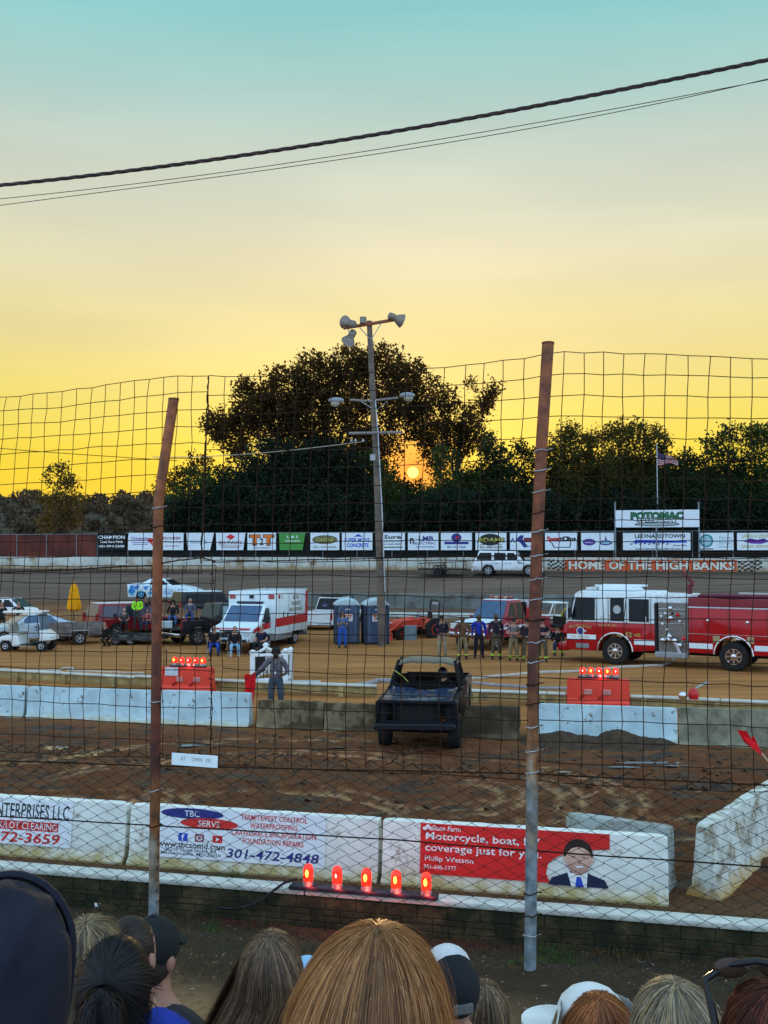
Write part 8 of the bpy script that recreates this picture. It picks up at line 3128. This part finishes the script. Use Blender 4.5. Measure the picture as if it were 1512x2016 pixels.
q = MB(); q.ell((c[0], c[1] - .03, c[2] + .062), (.083, .084, .082), 16, 10); q.add(*_brim(Vector((c[0], c[1] - .07, c[2] + .045)))); q.build('cap_front', cloth('cap_white', (.55, .55, .55)), t, smooth=60)
q = MB(); q.box((c[0], c[1] + .112, c[2] - .012), (.07, .012, .035), b=.006); q.build('cap_strap', cloth('strap_grey', (.12, .12, .12)), t)
t, c = spectator('woman with brown hair and blond ends, low behind the man in the black cap', 955, 1996, 3.9, .92, cloth('grey_top', (.2, .2, .22)))
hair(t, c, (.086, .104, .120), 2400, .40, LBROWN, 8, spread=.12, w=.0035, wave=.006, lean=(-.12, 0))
t, c = spectator('person with copper red hair and a white visor cap', 1180, 2062, 2.6, 1.0, cloth('rust_top', (.2, .1, .07)))
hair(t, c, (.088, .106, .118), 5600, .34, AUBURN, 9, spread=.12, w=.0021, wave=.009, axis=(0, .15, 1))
q = MB()
vs, fs = [], []
n = 24
for i in range(n + 1):
    a = PI * (1.0 + i / n) * 1.0
    for dz, rr_ in ((.02, 1.06), (.075, .94)):
        vs.append((c[0] + .100 * rr_ * math.cos(a), c[1] - .005 + .116 * rr_ * math.sin(a), c[2] + dz + .02))
for i in range(n):
    fs.append((i * 2, i * 2 + 2, i * 2 + 3, i * 2 + 1))
q.add(vs, fs)
q.ell((c[0] + .01, c[1] - .055, c[2] + .062), (.086, .080, .070), 16, 9)
q.add(*_brim(Vector((0, -.09, 0))), M=T((c[0] + .02, c[1] - .03, c[2] + .055)) @ Rz(1.25))
q.build('visor_cap', cloth('visor_white', (.62, .64, .62)), t, smooth=60)
t, c = spectator('person with tousled blond and grey hair, second head from the right', 1336, 2062, 2.4, .98, cloth('grey_jacket', (.14, .14, .16)))
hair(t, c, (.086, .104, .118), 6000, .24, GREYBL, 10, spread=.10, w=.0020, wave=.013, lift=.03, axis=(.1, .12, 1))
t, c = spectator('person with straight dark red hair and sunglasses pushed up, at the right edge', 1520, 2072, 1.95, 1.02, cloth('black_top', (.02, .015, .02)))
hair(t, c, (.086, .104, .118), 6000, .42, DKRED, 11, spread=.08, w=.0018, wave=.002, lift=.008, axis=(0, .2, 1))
q = MB()
q.tube([(c[0] + .094, c[1] - .085, c[2] + .095), (c[0] + .101, c[1] + .0, c[2] + .040), (c[0] + .098, c[1] + .075, c[2] - .02), (c[0] + .092, c[1] + .10, c[2] - .06)], [.007, .008, .008, .006], 8)
o_ = q.build('sunglasses_arm', mat('glasses_black', (.012, .012, .014), .2), t, smooth=60)
q = MB()
for i in range(9):
    f_ = i / 8
    p_ = Vector((c[0] + .1085, c[1] + .0 + .07 * f_, c[2] + .042 - .062 * f_))
    q.ell(p_, (.0025, .0025, .0025), 6, 4)
q.build('studs', CHROME, o_)
q = MB(); q.tube([(c[0] - .09, c[1] - .10, c[2] + .085), (c[0] - .05, c[1] - .085, c[2] + .125), (c[0], c[1] - .075, c[2] + .135), (c[0] + .05, c[1] - .085, c[2] + .125), (c[0] + .094, c[1] - .088, c[2] + .095)], .007, 8); q.build('sunglasses_rim', MATS['glasses_black'], t, smooth=60)
for sg in (-1, 1):
    q = MB(); q.ell((c[0] + .045 * sg, c[1] - .085, c[2] + .118), (.036, .007, .020), 14, 8); q.build('sunglasses_lens', mat('lens_brown', (.05, .03, .02), .05), t, smooth=60)

# the dark hood at the left edge
t, c = spectator('person in a dark navy hood filling the bottom left corner', 4, 1888, 2.0, 1.0, cloth('hood_navy', (.009, .011, .022)), sleeve='long', bulk=1.25)
vs, fs = [], []
n, m = 96, 60
for i in range(m + 1):
    ph = PI * i / m
    for k in range(n):
        a = 2 * PI * k / n
        x, y, z = math.sin(ph) * math.cos(a), math.sin(ph) * math.sin(a), math.cos(ph)
        wr = 1 + .030 * math.sin(5 * z + 6 * x + 1) * (1 - z * z) + .030 * math.exp(-((x - .55 - .3 * z) / .10) ** 2) + .024 * math.exp(-((x - .1 - .35 * z) / .09) ** 2) + .026 * math.exp(-((x + .4 + .4 * z) / .10) ** 2) - .02 * math.exp(-((x - .33 - .3 * z) / .09) ** 2) + .016 * math.sin(11 * x + 3 * z) + .012 * math.sin(17 * x - 4 * z + 5 * y) + .05 * max(0, y) * max(0, z)
        low = max(0, -z)
        vs.append((c[0] + .126 * x * wr * (1 + .12 * low), c[1] + .022 + .140 * y * wr * (1 + .15 * low), c[2] + .012 + (.138 if z > 0 else .40) * z * wr))
for i in range(m):
    for k in range(n):
        k2 = (k + 1) % n
        fs.append((i * n + k2, i * n + k, (i + 1) * n + k, (i + 1) * n + k2))
hm = MATS['cloth_hood_navy']
o_ = MB().add(vs, fs).build('hood', hm, t, smooth=80)
q = MB(); q.tube([(c[0] + .121 * math.cos(a) * 1.0, c[1] - .045, c[2] + .012 + (.134 if math.sin(a) > 0 else .30) * math.sin(a)) for a in [-.9 + (PI + 1.8) * i / 26 for i in range(27)]], .009, 6); q.build('hood_hem', hm, o_, smooth=60)
